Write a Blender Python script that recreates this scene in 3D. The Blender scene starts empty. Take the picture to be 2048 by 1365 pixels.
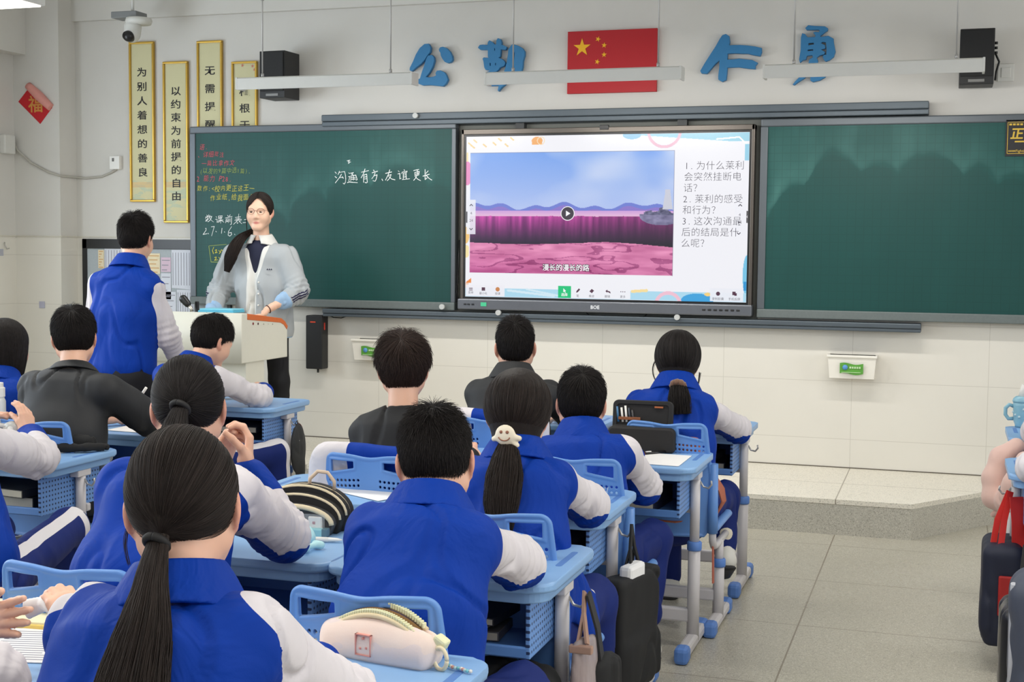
import bpy, bmesh, math, random
import numpy as np
from mathutils import Matrix, Vector

scene = bpy.context.scene
col = scene.collection
random.seed(7)
rng = np.random.default_rng(11)

# ------------------------------------------------------------------ camera
cd = bpy.data.cameras.new('camera')
cam = bpy.data.objects.new('camera', cd)
col.objects.link(cam)
cd.sensor_width = 36.0
cd.lens = 47.04
cd.clip_start = 0.05
yaw, pitch, roll = math.radians(18.0), math.radians(3.95), math.radians(0.58)
fwd = np.array([-math.sin(yaw) * math.cos(pitch), math.cos(yaw) * math.cos(pitch), -math.sin(pitch)])
rgt = np.array([math.cos(yaw), math.sin(yaw), 0.0])
dwn = np.cross(fwd, rgt)
rgt, dwn = math.cos(roll) * rgt - math.sin(roll) * dwn, math.sin(roll) * rgt + math.cos(roll) * dwn
M = Matrix.Identity(4)
for i in range(3):
    M[i][0], M[i][1], M[i][2] = rgt[i], -dwn[i], -fwd[i]
M.translation = (0, 0, 1.545)
cam.matrix_world = M
scene.camera = cam

# ------------------------------------------------------------------ colour management, world
scene.view_settings.view_transform = 'Standard'
scene.view_settings.look = 'None'
scene.view_settings.gamma = 1.0
scene.view_settings.use_curve_mapping = False
scene.view_settings.exposure = -0.28
w = bpy.data.worlds.new('world')
scene.world = w
w.use_nodes = True
bg = w.node_tree.nodes['Background']
bg.inputs[0].default_value = (0.86, 0.92, 1.0, 1)
bg.inputs[1].default_value = 0.75

# ------------------------------------------------------------------ lights the room has
def area(name, loc, rot, sx, sy, power, color):
    l = bpy.data.lights.new(name, 'AREA')
    l.shape = 'RECTANGLE'; l.size = sx; l.size_y = sy
    l.energy = power; l.color = color
    o = bpy.data.objects.new(name, l)
    o.location = loc; o.rotation_euler = rot
    col.objects.link(o)
    return o
# daylight through the three windows of the left wall (x = -6.6)
WINDOWS = [(0.6, 2.2), (3.0, 4.6), (5.4, 7.0)]
for (y0, y1) in WINDOWS:
    area('daylight', (-6.75, (y0 + y1) / 2, 1.95), (0, math.radians(-90), 0), 1.5, y1 - y0, 82, (0.80, 0.90, 1.0))
# corridor windows of the right wall (x = 3.6)
WINDOWS_R = [(1.0, 2.6), (5.2, 6.8)]
for (y0, y1) in WINDOWS_R:
    area('corridor_daylight', (3.75, (y0 + y1) / 2, 1.95), (0, math.radians(90), 0), 1.5, y1 - y0, 62, (0.95, 0.97, 1.0))
# pendant lamps: their tubes' light
PENDANTS = [(-4.47, 4.97), (-2.0, 4.72), (0.4, 4.72), (-4.47, 2.5), (-2.0, 2.3), (0.4, 2.3), (-2.0, 0.2), (0.4, 0.2)]
for (px, py) in PENDANTS:
    area('pendant_light', (px, py, 2.592), (0, 0, 0), 1.1, 0.24, 20, (1.0, 0.965, 0.90))

# blackboard lamps hanging in front of the wall, their tubes shining down and a little towards the boards
BOARD_LAMPS = [(-4.127, -2.987, 2.487), (-2.535, -1.414, 2.471), (-.965, .140, 2.463)]
for (xa, xb, zb) in BOARD_LAMPS:
    area('board_lamp_light', ((xa + xb) / 2, 7.33, zb - .012), (math.radians(22), 0, 0), xb - xa - .06, .06, 17, (1.0, 0.97, 0.92))

# ------------------------------------------------------------------ object helpers
def prop(o, label=None, cat=None, group=None, kind=None):
    if label: o['label'] = label
    if cat: o['category'] = cat
    if group: o['group'] = group
    if kind: o['kind'] = kind
    return o

def empty(name, loc=(0, 0, 0), rz=0.0, label=None, cat=None, group=None):
    o = bpy.data.objects.new(name, None)
    o.empty_display_size = 0.1
    o.location = loc; o.rotation_euler = (0, 0, rz)
    col.objects.link(o)
    return prop(o, label, cat, group)

def link(name, me, mat=None, parent=None, label=None, cat=None, group=None, kind=None):
    o = bpy.data.objects.new(name, me)
    col.objects.link(o)
    if mat is not None and hasattr(me, 'materials') and len(me.materials) == 0:
        for m in (mat if isinstance(mat, (list, tuple)) else [mat]):
            me.materials.append(m)
    if parent: o.parent = parent
    return prop(o, label, cat, group, kind)

def copy_tree(o, parent=None):
    c = o.copy(); col.objects.link(c)
    if parent: c.parent = parent
    for ch in list(o.children):
        copy_tree(ch, c)
    return c

# ------------------------------------------------------------------ mesh builder
class MB:
    def __init__(self):
        self.bm = bmesh.new()
    def _add(self, verts, faces, mi=0, smooth=False):
        vs = [self.bm.verts.new(v) for v in verts]
        for f in faces:
            try:
                fc = self.bm.faces.new([vs[i] for i in f])
                fc.material_index = mi; fc.smooth = smooth
            except ValueError:
                pass
        return vs
    def box(self, x0, x1, y0, y1, z0, z1, mi=0, bevel=0.0, seg=2, M=None):
        vs = self._add([(x0, y0, z0), (x1, y0, z0), (x1, y1, z0), (x0, y1, z0), (x0, y0, z1), (x1, y0, z1), (x1, y1, z1), (x0, y1, z1)],
                       [(0, 3, 2, 1), (4, 5, 6, 7), (0, 1, 5, 4), (1, 2, 6, 5), (2, 3, 7, 6), (3, 0, 4, 7)], mi)
        if bevel > 0:
            es = list({e for v in vs for e in v.link_edges})
            r = bmesh.ops.bevel(self.bm, geom=es, offset=bevel, segments=seg, profile=0.5, affect='EDGES')
            vs = list({v for f in r['faces'] for v in f.verts} | {v for v in vs if v.is_valid})
            for f in r['faces']:
                f.material_index = mi
        if M is not None:
            for v in vs:
                if v.is_valid: v.co = M @ v.co
        return self
    def tube(self, pts, r, n=10, mi=0, caps=True, smooth=True):
        P = [Vector(p) for p in pts]
        R = r if isinstance(r, (list, tuple)) else [r] * len(P)
        rings = []
        up = None
        for i, p in enumerate(P):
            d = (P[min(i + 1, len(P) - 1)] - P[max(i - 1, 0)]).normalized()
            if up is None:
                up = Vector((0, 0, 1)) if abs(d.z) < 0.9 else Vector((1, 0, 0))
            u = d.cross(up)
            if u.length < 1e-6: u = d.cross(Vector((0, 1, 0)))
            u.normalize(); v = u.cross(d).normalized(); up = v
            rings.append([self.bm.verts.new(p + (u * math.cos(2 * math.pi * k / n) + v * math.sin(2 * math.pi * k / n)) * R[i]) for k in range(n)])
        for a, b in zip(rings, rings[1:]):
            for k in range(n):
                f = self.bm.faces.new([a[k], a[(k + 1) % n], b[(k + 1) % n], b[k]])
                f.smooth = smooth; f.material_index = mi
        if caps:
            for rg, fl in ((rings[0], True), (rings[-1], False)):
                try:
                    f = self.bm.faces.new(list(reversed(rg)) if fl else rg); f.material_index = mi
                except ValueError:
                    pass
        return self
    def lathe(self, prof, c=(0, 0, 0), n=24, mi=0, axis='z', smooth=True):
        rings = []
        for (r, h) in prof:
            rg = []
            for k in range(n):
                a = 2 * math.pi * k / n
                x, y = r * math.cos(a), r * math.sin(a)
                p = {'z': (x, y, h), 'y': (x, h, y), 'x': (h, x, y)}[axis]
                rg.append(self.bm.verts.new((p[0] + c[0], p[1] + c[1], p[2] + c[2])))
            rings.append(rg)
        for a, b in zip(rings, rings[1:]):
            for k in range(n):
                f = self.bm.faces.new([a[k], a[(k + 1) % n], b[(k + 1) % n], b[k]]); f.smooth = smooth; f.material_index = mi
        for rg in (rings[0], rings[-1]):
            try:
                f = self.bm.faces.new(rg); f.material_index = mi
            except ValueError:
                pass
        return self
    def prism(self, outline, z0, z1, mi=0, bevel=0.0, smooth=False):
        n = len(outline)
        vs = [self.bm.verts.new((x, y, z0)) for x, y in outline] + [self.bm.verts.new((x, y, z1)) for x, y in outline]
        fs = [self.bm.faces.new(list(reversed(vs[:n]))), self.bm.faces.new(vs[n:])]
        for k in range(n):
            fs.append(self.bm.faces.new([vs[k], vs[(k + 1) % n], vs[n + (k + 1) % n], vs[n + k]]))
        for f in fs: f.material_index = mi
        if bevel > 0:
            es = list(fs[0].edges) + list(fs[1].edges)
            r = bmesh.ops.bevel(self.bm, geom=es, offset=bevel, segments=3, profile=0.5, affect='EDGES')
            for f in r['faces']: f.smooth = True; f.material_index = mi
        return self
    def quad(self, a, b, c, d, mi=0):
        self._add([a, b, c, d], [(0, 1, 2, 3)], mi)
        return self
    def mesh(self, name):
        bmesh.ops.recalc_face_normals(self.bm, faces=self.bm.faces[:])
        me = bpy.data.meshes.new(name)
        self.bm.to_mesh(me); self.bm.free()
        return me
    def build(self, name, mat, parent=None, **k):
        return link(name, self.mesh(name), mat, parent, **k)

def rounded(w, d, r, n=6):
    """outline of a rounded rectangle centred on the origin"""
    out = []
    rr = r if isinstance(r, (list, tuple)) else [r] * 4
    for (cx, cy, a0, q) in ((w / 2, d / 2, 0, rr[0]), (-w / 2, d / 2, 90, rr[1]), (-w / 2, -d / 2, 180, rr[2]), (w / 2, -d / 2, 270, rr[3])):
        sx, sy = (1 if cx > 0 else -1), (1 if cy > 0 else -1)
        for k in range(n + 1):
            a = math.radians(a0 + 90 * k / n)
            out.append((cx - sx * q + q * math.cos(a), cy - sy * q + q * math.sin(a)))
    return out

def outline_mesh(name, polys, depth, bevel=0.0):
    """2-D outlines (first ring plus holes) turned into a solid plate in the XZ plane, front at -depth/2"""
    cu = bpy.data.curves.new(name, 'CURVE')
    cu.dimensions = '2D'; cu.fill_mode = 'BOTH'; cu.extrude = depth / 2; cu.bevel_depth = bevel; cu.bevel_resolution = 1
    for poly in polys:
        sp = cu.splines.new('POLY'); sp.points.add(len(poly) - 1); sp.use_cyclic_u = True
        for p, (x, y) in zip(sp.points, poly): p.co = (x, y, 0, 1)
    o = bpy.data.objects.new(name, cu); col.objects.link(o)
    dg = bpy.context.evaluated_depsgraph_get()
    me = bpy.data.meshes.new_from_object(o.evaluated_get(dg))
    bpy.data.objects.remove(o); bpy.data.curves.remove(cu)
    me.transform(Matrix.Rotation(math.radians(90), 4, 'X'))
    me.name = name
    return me

def text_mesh(items, extrude=0.0004):
    """items: (string, x, z, size, dict) -> one mesh in the XZ plane facing -Y; dict: align, sx, shear, rot, offset, space"""
    parts = []
    for (s, x, z, size, k) in items:
        cu = bpy.data.curves.new('lettering', 'FONT')
        cu.body = s; cu.size = size; cu.align_x = k.get('align', 'LEFT'); cu.align_y = k.get('aligny', 'CENTER')
        cu.extrude = extrude; cu.offset = k.get('offset', 0.0); cu.shear = k.get('shear', 0.0)
        cu.space_character = k.get('space', 1.0); cu.space_line = k.get('line', 1.0)
        cu.resolution_u = 2
        o = bpy.data.objects.new('lettering', cu); col.objects.link(o)
        dg = bpy.context.evaluated_depsgraph_get()
        me = bpy.data.meshes.new_from_object(o.evaluated_get(dg))
        bpy.data.objects.remove(o); bpy.data.curves.remove(cu)
        me.transform(Matrix.Diagonal((k.get('sx', 1.0), k.get('sy', 1.0), 1, 1)))
        me.transform(Matrix.Rotation(k.get('rot', 0.0), 4, 'Z'))
        me.transform(Matrix.Translation((x, 0, z)) @ Matrix.Rotation(math.radians(90), 4, 'X'))
        parts.append(me)
    return join_meshes('lettering', parts)

def join_meshes(name, meshes, smooth=None):
    bm = bmesh.new()
    for me in meshes:
        bm.from_mesh(me)
    out = bpy.data.meshes.new(name)
    bm.to_mesh(out); bm.free()
    for me in meshes:
        if me.users == 0: bpy.data.meshes.remove(me)
    return out

def np_mesh(name, V, F, smooth=True, attrs=None, cols=None):
    me = bpy.data.meshes.new(name)
    V = np.ascontiguousarray(V, dtype=np.float32); F = np.ascontiguousarray(F, dtype=np.int32)
    n = F.shape[1]
    me.vertices.add(len(V)); me.vertices.foreach_set('co', V.ravel())
    me.loops.add(F.size); me.loops.foreach_set('vertex_index', F.ravel())
    me.polygons.add(len(F)); me.polygons.foreach_set('loop_start', np.arange(0, F.size, n, dtype=np.int32))
    me.polygons.foreach_set('use_smooth', np.full(len(F), smooth))
    me.update(calc_edges=True)
    for k, a in (attrs or {}).items():
        at = me.attributes.new(k, 'FLOAT', 'POINT'); at.data.foreach_set('value', np.ascontiguousarray(a, dtype=np.float32))
    for k, c in (cols or {}).items():
        at = me.color_attributes.new(k, 'FLOAT_COLOR', 'POINT')
        c4 = np.ones((len(V), 4), np.float32); c4[:, :3] = c
        at.data.foreach_set('color', c4.ravel())
    return me

def ribbon_mesh(name, strokes, width, y=0.0):
    """chalk strokes: polylines in XZ drawn as thin flat ribbons"""
    V, F = [], []
    for st in strokes:
        P = np.array(st, float)
        for a, b in zip(P[:-1], P[1:]):
            d = b - a; L = np.hypot(*d)
            if L < 1e-6: continue
            d /= L; n = np.array([-d[1], d[0]]) * width / 2 * rng.uniform(0.75, 1.2)
            a2, b2 = a - d * width * .3, b + d * width * .3
            k = len(V)
            for q in (a2 - n, b2 - n, b2 + n, a2 + n): V.append((q[0], y - 0.0002 * (len(V) % 5), q[1]))
            F.append((k, k + 1, k + 2, k + 3))
    return np_mesh(name, V, F, False)

# ------------------------------------------------------------------ materials
def lin(c):
    return tuple(((v / 255) / 12.92 if v / 255 <= 0.04045 else ((v / 255 + 0.055) / 1.055) ** 2.4) for v in c)

class NT:
    def __init__(self, name):
        self.m = bpy.data.materials.new(name); self.m.use_nodes = True
        self.t = self.m.node_tree; self.b = self.t.nodes['Principled BSDF']
    def n(self, typ, **k):
        nd = self.t.nodes.new(typ)
        for a, v in k.items(): setattr(nd, a, v)
        return nd
    def l(self, a, b): self.t.links.new(a, b)
    def math(self, op, a, b=None, c=None):
        nd = self.n('ShaderNodeMath', operation=op)
        for i, v in enumerate((a, b, c)):
            if v is None: continue
            if isinstance(v, (int, float)): nd.inputs[i].default_value = v
            else: self.l(v, nd.inputs[i])
        return nd.outputs[0]
    def mix(self, f, a, b):
        nd = self.n('ShaderNodeMix', data_type='RGBA')
        for i, v in ((0, f), (6, a), (7, b)):
            if isinstance(v, (int, float)): nd.inputs[i].default_value = v
            elif isinstance(v, tuple): nd.inputs[i].default_value = (*v[:3], 1)
            else: self.l(v, nd.inputs[i])
        return nd.outputs[2]
    def attr(self, name):
        return self.n('ShaderNodeAttribute', attribute_name=name)
    def noise(self, scale, detail=3, vec=None, rough=0.5):
        nd = self.n('ShaderNodeTexNoise'); nd.inputs['Scale'].default_value = scale; nd.inputs['Detail'].default_value = detail
        nd.inputs['Roughness'].default_value = rough
        if vec is not None: self.l(vec, nd.inputs['Vector'])
        return nd.outputs[0]
    def obj(self):
        return self.n('ShaderNodeTexCoord').outputs['Object']
    def scaled(self, v, s):
        nd = self.n('ShaderNodeMapping'); nd.inputs['Scale'].default_value = s; self.l(v, nd.inputs[0]); return nd.outputs[0]
    def ramp(self, f, stops):
        nd = self.n('ShaderNodeValToRGB'); el = nd.color_ramp.elements
        while len(el) < len(stops): el.new(0.5)
        for e, (p, c) in zip(el, stops): e.position = p; e.color = (*c[:3], 1)
        self.l(f, nd.inputs[0]); return nd.outputs[0]
    def bump(self, h, strength=0.2, dist=0.01):
        nd = self.n('ShaderNodeBump'); nd.inputs['Strength'].default_value = strength; nd.inputs['Distance'].default_value = dist
        self.l(h, nd.inputs['Height']); self.l(nd.outputs[0], self.b.inputs['Normal'])
    def base(self, c):
        if isinstance(c, tuple): self.b.inputs['Base Color'].default_value = (*c[:3], 1)
        else: self.l(c, self.b.inputs['Base Color'])
        return self
    def pr(self, rough=0.5, metal=0.0, spec=None, sheen=None, coat=None, sss=None, trans=None, ior=None):
        self.b.inputs['Roughness'].default_value = rough; self.b.inputs['Metallic'].default_value = metal
        if spec is not None: self.b.inputs['Specular IOR Level'].default_value = spec
        if sheen is not None: self.b.inputs['Sheen Weight'].default_value = sheen
        if coat is not None: self.b.inputs['Coat Weight'].default_value = coat
        if sss is not None:
            self.b.inputs['Subsurface Weight'].default_value = sss; self.b.inputs['Subsurface Radius'].default_value = (0.01, 0.004, 0.002)
        if trans is not None: self.b.inputs['Transmission Weight'].default_value = trans
        if ior is not None: self.b.inputs['IOR'].default_value = ior
        return self

def plain(name, rgb, rough=0.5, metal=0.0, var=0.06, scale=30.0, bump=0.0, bscale=200.0, **k):
    t = NT(name); c = lin(rgb)
    v = t.obj()
    nz = t.noise(scale, 3, v)
    t.base(t.mix(t.math('MULTIPLY', nz, 1.0), tuple(x * (1 - var) for x in c), tuple(min(1, x * (1 + var)) for x in c)))
    t.pr(rough, metal, **k)
    if bump > 0: t.bump(t.noise(bscale, 2, v), bump, 0.002)
    return t.m

def glow(name, rgb, strength):
    t = NT(name)
    t.base((0, 0, 0)); t.b.inputs['Emission Color'].default_value = (*lin(rgb), 1); t.b.inputs['Emission Strength'].default_value = strength
    t.b.inputs['Roughness'].default_value = 0.4
    return t.m
# ------------------------------------------------------------------ numpy noise
_LAT = rng.random((64, 64, 64)).astype(np.float32)
def vnoise(P, freq=1.0, seed=0):
    q = np.asarray(P, np.float32) * freq + seed * 17.31
    i = np.floor(q).astype(int); f = q - i
    f = f * f * (3 - 2 * f)
    i &= 63; j = (i + 1) & 63
    x, y, z = f[..., 0], f[..., 1], f[..., 2]
    L = _LAT
    c00 = L[i[..., 0], i[..., 1], i[..., 2]] * (1 - x) + L[j[..., 0], i[..., 1], i[..., 2]] * x
    c10 = L[i[..., 0], j[..., 1], i[..., 2]] * (1 - x) + L[j[..., 0], j[..., 1], i[..., 2]] * x
    c01 = L[i[..., 0], i[..., 1], j[..., 2]] * (1 - x) + L[j[..., 0], i[..., 1], j[..., 2]] * x
    c11 = L[i[..., 0], j[..., 1], j[..., 2]] * (1 - x) + L[j[..., 0], j[..., 1], j[..., 2]] * x
    return (c00 * (1 - y) + c10 * y) * (1 - z) + (c01 * (1 - y) + c11 * y) * z
def fnoise2(x, y, freq, seed=0, oct=3):
    P = np.stack([x, y, np.full_like(x, seed * 3.7)], -1)
    s = 0; a = 1; t = 0
    for o in range(oct):
        s = s + a * vnoise(P, freq * 2 ** o, seed + o); t += a; a *= .5
    return s / t

# ------------------------------------------------------------------ setting
def wall_material():
    t = NT('painted_wall_with_tiled_dado')
    v = t.obj(); s = t.n('ShaderNodeSeparateXYZ'); t.l(v, s.inputs[0])
    X, Y, Z = s.outputs
    paint = t.mix(t.noise(3, 4, v), lin((206, 203, 196)), lin((216, 213, 207)))
    tile = t.mix(t.noise(2.2, 3, v), lin((219, 215, 205)), lin((228, 224, 214)))
    def seam(c, off, step, wd):
        fr = t.math('FRACT', t.math('DIVIDE', t.math('SUBTRACT', c, off), step))
        return t.math('LESS_THAN', t.math('ABSOLUTE', t.math('SUBTRACT', fr, 0.5)), 99) if False else t.math('LESS_THAN', fr, wd / step)
    gx = seam(t.math('ADD', X, 40), 39.45, 0.8, 0.003)
    gz = seam(Z, 0.014, 0.362, 0.003)
    gro = t.math('MAXIMUM', gx, gz)
    tile = t.mix(t.math('MULTIPLY', gro, 0.55), tile, lin((178, 172, 160)))
    low = t.math('LESS_THAN', Z, 1.602)
    t.base(t.mix(low, paint, tile))
    t.pr(0.7)
    r = t.math('SUBTRACT', 0.85, t.math('MULTIPLY', low, 0.55)); t.l(r, t.b.inputs['Roughness'])
    return t.m
M_WALL = wall_material()
M_CEIL = plain('white_ceiling_paint', (226, 225, 220), 0.9, var=0.02)

def terrazzo(name, c0, c1, seams=True, rough=0.28):
    t = NT(name); v = t.obj()
    vo = t.n('ShaderNodeTexVoronoi'); vo.inputs['Scale'].default_value = 260; t.l(v, vo.inputs['Vector'])
    big = t.noise(1.3, 5, v, 0.6)
    cbase = t.mix(big, lin(c0), lin(c1))
    chips = t.n('ShaderNodeSeparateColor'); t.l(vo.outputs['Color'], chips.inputs[0])
    dark = t.math('GREATER_THAN', chips.outputs[0], 0.86); light = t.math('LESS_THAN', chips.outputs[1], 0.14)
    cc = t.mix(t.math('MULTIPLY', dark, 0.42), cbase, lin((95, 90, 80)))
    cc = t.mix(t.math('MULTIPLY', light, 0.35), cc, lin((232, 228, 216)))
    if seams:
        s = t.n('ShaderNodeSeparateXYZ'); t.l(v, s.inputs[0])
        fx = t.math('FRACT', t.math('DIVIDE', t.math('ADD', s.outputs[0], 40.549), 0.8))
        fy = t.math('FRACT', t.math('DIVIDE', t.math('ADD', s.outputs[1], 40.05), 0.8))
        sm = t.math('MAXIMUM', t.math('LESS_THAN', fx, 0.0085), t.math('LESS_THAN', fy, 0.008))
        cc = t.mix(t.math('MULTIPLY', sm, 0.7), cc, lin((110, 96, 78)))
    dirt = t.math('GREATER_THAN', t.noise(7, 6, v, 0.7), 0.64)
    cc = t.mix(t.math('MULTIPLY', dirt, 0.16), cc, lin((120, 110, 92)))
    t.base(cc); t.pr(rough)
    t.l(t.math('ADD', t.math('MULTIPLY', big, 0.25), rough - 0.1), t.b.inputs['Roughness'])
    return t.m
M_FLOOR = terrazzo('terrazzo_floor_slabs', (168, 163, 148), (186, 181, 166))
M_STAGE = terrazzo('terrazzo_platform_top', (224, 218, 203), (234, 228, 214), rough=0.3)
M_RISER = terrazzo('rough_terrazzo_riser', (172, 168, 156), (196, 192, 180), seams=False, rough=0.5)

MB().box(-7.2, 4.0, -1.6, 9.0, -0.1, 0.0).build('floor', M_FLOOR, kind='structure')
MB().box(-6.6, 4.0, 8.541, 8.75, -0.1, 3.6).build('wall_front', M_WALL, kind='structure')
wr_ = MB()
yr = [-1.6] + [v for ab in WINDOWS_R for v in ab] + [8.541]
for a, b in zip(yr[0::2], yr[1::2]): wr_.box(3.6, 3.85, a, b, -0.1, 3.6)
for (y0, y1) in WINDOWS_R:
    wr_.box(3.6, 3.85, y0, y1, -0.1, 1.2); wr_.box(3.6, 3.85, y0, y1, 2.7, 3.6)
wr_.build('wall_right', M_WALL, kind='structure')
# left wall with three window openings
wl = MB()
ys = [-1.6] + [v for ab in WINDOWS for v in ab] + [8.75]
for a, b in zip(ys[0::2], ys[1::2]): wl.box(-6.85, -6.6, a, b, -0.1, 3.6)
for (y0, y1) in WINDOWS:
    wl.box(-6.85, -6.6, y0, y1, -0.1, 1.2); wl.box(-6.85, -6.6, y0, y1, 2.7, 3.6)
wl.build('wall_left', M_WALL, kind='structure')
M_ALU = plain('white_window_aluminium', (225, 226, 226), 0.4, var=0.02)
for i, (y0, y1) in enumerate(WINDOWS):
    f = MB()
    for (a, b, c, d) in ((y0, y0 + .05, 1.2, 2.7), (y1 - .05, y1, 1.2, 2.7), ((y0 + y1) / 2 - .025, (y0 + y1) / 2 + .025, 1.2, 2.7), (y0, y1, 1.2, 1.25), (y0, y1, 2.65, 2.7)):
        f.box(-6.68, -6.63, a, b, c, d)
    f.build('window_%d' % (i + 1), M_ALU, kind='structure')
# corner pillar, ceiling and the beam over the front wall
MB().box(-6.6, -6.204, 8.346, 8.541, -0.1, 3.6).build('pillar', M_WALL, kind='structure')
MB().box(-6.85, 4.0, -1.6, 8.75, 3.42, 3.6).build('ceiling', M_CEIL, kind='structure')
MB().box(-6.204, 4.0, 8.50, 8.541, 3.185, 3.42).build('beam_front', M_WALL, kind='structure')
MB().box(-6.6, -6.49, 7.5, 8.346, 2.93, 3.42).build('beam_left', M_WALL, kind='structure')
# raised platform along the front wall with one cut-off corner
st = MB()
out = [(-6.6, 7.427), (-0.145, 7.427), (0.63, 8.541), (-6.6, 8.541)]
st.prism(out, 0.0, 0.17, mi=1)
st.prism([(x, y) for x, y in [(-6.6, 7.423), (-0.148, 7.423), (0.634, 8.541), (-6.6, 8.541)]], 0.17, 0.196, mi=0)
st.build('floor_platform', [M_STAGE, M_RISER], kind='structure')
# thin ledge between paint and tiles
tr = MB(); tr.box(-6.204, -5.19, 8.535, 8.541, 1.597, 1.606); tr.box(-6.6, -6.204, 8.339, 8.346, 1.597, 1.606); tr.box(-6.204, -6.197, 8.346, 8.541, 1.597, 1.606); tr.box(-6.6, -6.593, 7.0, 8.346, 1.597, 1.606)
tr.build('trim_1', plain('tile_edge_strip', (205, 200, 186), 0.5), kind='structure')

MB().box(-6.2, .63, 8.5365, 8.541, .195, .2015).build('trim_2', plain('dark_floor_joint', (92, 84, 72), .7), kind='structure')

# ------------------------------------------------------------------ blackboards on their sliding tracks
M_FRAME = plain('grey_aluminium_board_frame', (92, 98, 103), 0.42, 0.35, var=0.05, scale=8)
M_RAIL = plain('grey_painted_track', (84, 93, 100), 0.45, 0.3, var=0.07, scale=10)
M_DUSTY = plain('chalky_aluminium_ledge', (106, 114, 113), 0.6, 0.2, var=0.12, scale=60)
M_DARKG = plain('dark_grey_backing', (62, 66, 68), 0.6)
def board_material():
    t = NT('green_chalkboard_enamel'); v = t.obj()
    d = t.attr('dust').outputs['Fac']
    c = t.ramp(d, [(0.0, lin((10, 54, 51))), (0.5, lin((19, 74, 70))), (1.0, lin((70, 120, 114)))])
    s = t.n('ShaderNodeSeparateXYZ'); t.l(v, s.inputs[0])
    gx = t.math('LESS_THAN', t.math('FRACT', t.math('MULTIPLY', t.math('ADD', s.outputs[0], 20), 20.0)), 0.09)
    gz = t.math('LESS_THAN', t.math('FRACT', t.math('MULTIPLY', s.outputs[2], 20.0)), 0.09)
    c = t.mix(t.math('MULTIPLY', t.math('MAXIMUM', gx, gz), 0.22), c, lin((8, 46, 43)))
    t.base(c); t.pr(0.5, spec=0.35)
    return t.m
M_BOARD = board_material()
def board_surface(name, x0, x1, z0, z1, y, seed, bumps, parent):
    nx, nz = 260, 150
    xs, zs = np.linspace(x0, x1, nx), np.linspace(z0, z1, nz)
    X, Z = np.meshgrid(xs, zs, indexing='ij')
    u, v = (X - x0) / (x1 - x0), (Z - z0) / (z1 - z0)
    wx = (fnoise2(X, Z, 6, seed, 3) - .5) * .06
    edge = np.zeros_like(u)
    for (c, h, wd) in bumps: edge = np.maximum(edge, h * np.sqrt(np.clip(1 - ((u + wx - c) / wd) ** 2, 0, 1)))
    inside = 1 / (1 + np.exp(-(edge - v + wx) * 90))
    sw = fnoise2(X * 1.0, Z * .25, 7, seed + 4, 3)
    d = .46 + .10 * fnoise2(X, Z, 3, seed + 9, 4) - inside * (.20 + .10 * (sw - .5)) + .16 * np.clip(sw - .58, 0, 1) * 3
    near = np.exp(-((v - edge) / .10) ** 2) * (v > edge - .02)
    d += .22 * near * fnoise2(X, Z, 9, seed + 2, 3)
    d *= np.clip((1 - u) * 14, .72, 1) * np.clip(.62 + u * 9, 0, 1) if seed == 3 else 1
    Vt = np.stack([X, np.full_like(X, y), Z], -1).reshape(-1, 3)
    idx = np.arange(nx * nz).reshape(nx, nz)
    F = np.stack([idx[:-1, :-1], idx[1:, :-1], idx[1:, 1:], idx[:-1, 1:]], -1).reshape(-1, 4)
    return link(name, np_mesh(name, Vt, F, False, {'dust': d.ravel()}), M_BOARD, parent)
def chalkboard(label, x0, x1, z0, z1, seed, bumps):
    r = empty('chalkboard', ((x0 + x1) / 2, 8.5, z0), 0, label, 'blackboard', 'sliding green blackboards')
    r.location = (0, 0, 0)
    fr = MB()
    fr.box(x0, x0 + .045, 8.452, 8.515, z0 + .054, z1 - .049, bevel=.004); fr.box(x1 - .03, x1, 8.452, 8.515, z0 + .054, z1 - .049, bevel=.004)
    fr.box(x0, x1, 8.452, 8.515, z1 - .05, z1, bevel=.008)
    fr.build('frame', M_FRAME, r)
    MB().box(x0, x1, 8.445, 8.515, z0, z0 + .055, bevel=.006).build('chalk_ledge', M_DUSTY, r)
    MB().box(x0 + .02, x1 - .02, 8.462, 8.512, z0 + .02, z1 - .02).build('back_panel', M_DARKG, r)
    board_surface('writing_surface', x0 + .045, x1 - .03, z0 + .055, z1 - .05, 8.460, seed, bumps, r)
    return r
LB = chalkboard('green blackboard left of the screen with white and coloured chalk writing', -5.186, -3.155, 1.124, 2.392, 3,  # board, rail and display extents scaled about the camera from the wall plane
                [(.30, .55, .12), (.47, .66, .13), (.62, .76, .16), (.80, .80, .22), (.95, .70, .12)])
RB = chalkboard('wiped green blackboard right of the screen, without any writing', -1.134, 0.92, 1.129, 2.366, 6,
                [(.02, .50, .14), (.10, .70, .15), (.20, .865, .17), (.33, .80, .20), (.48, .85, .20), (.62, .78, .16), (.74, .73, .16), (.88, .60, .16)])
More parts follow.
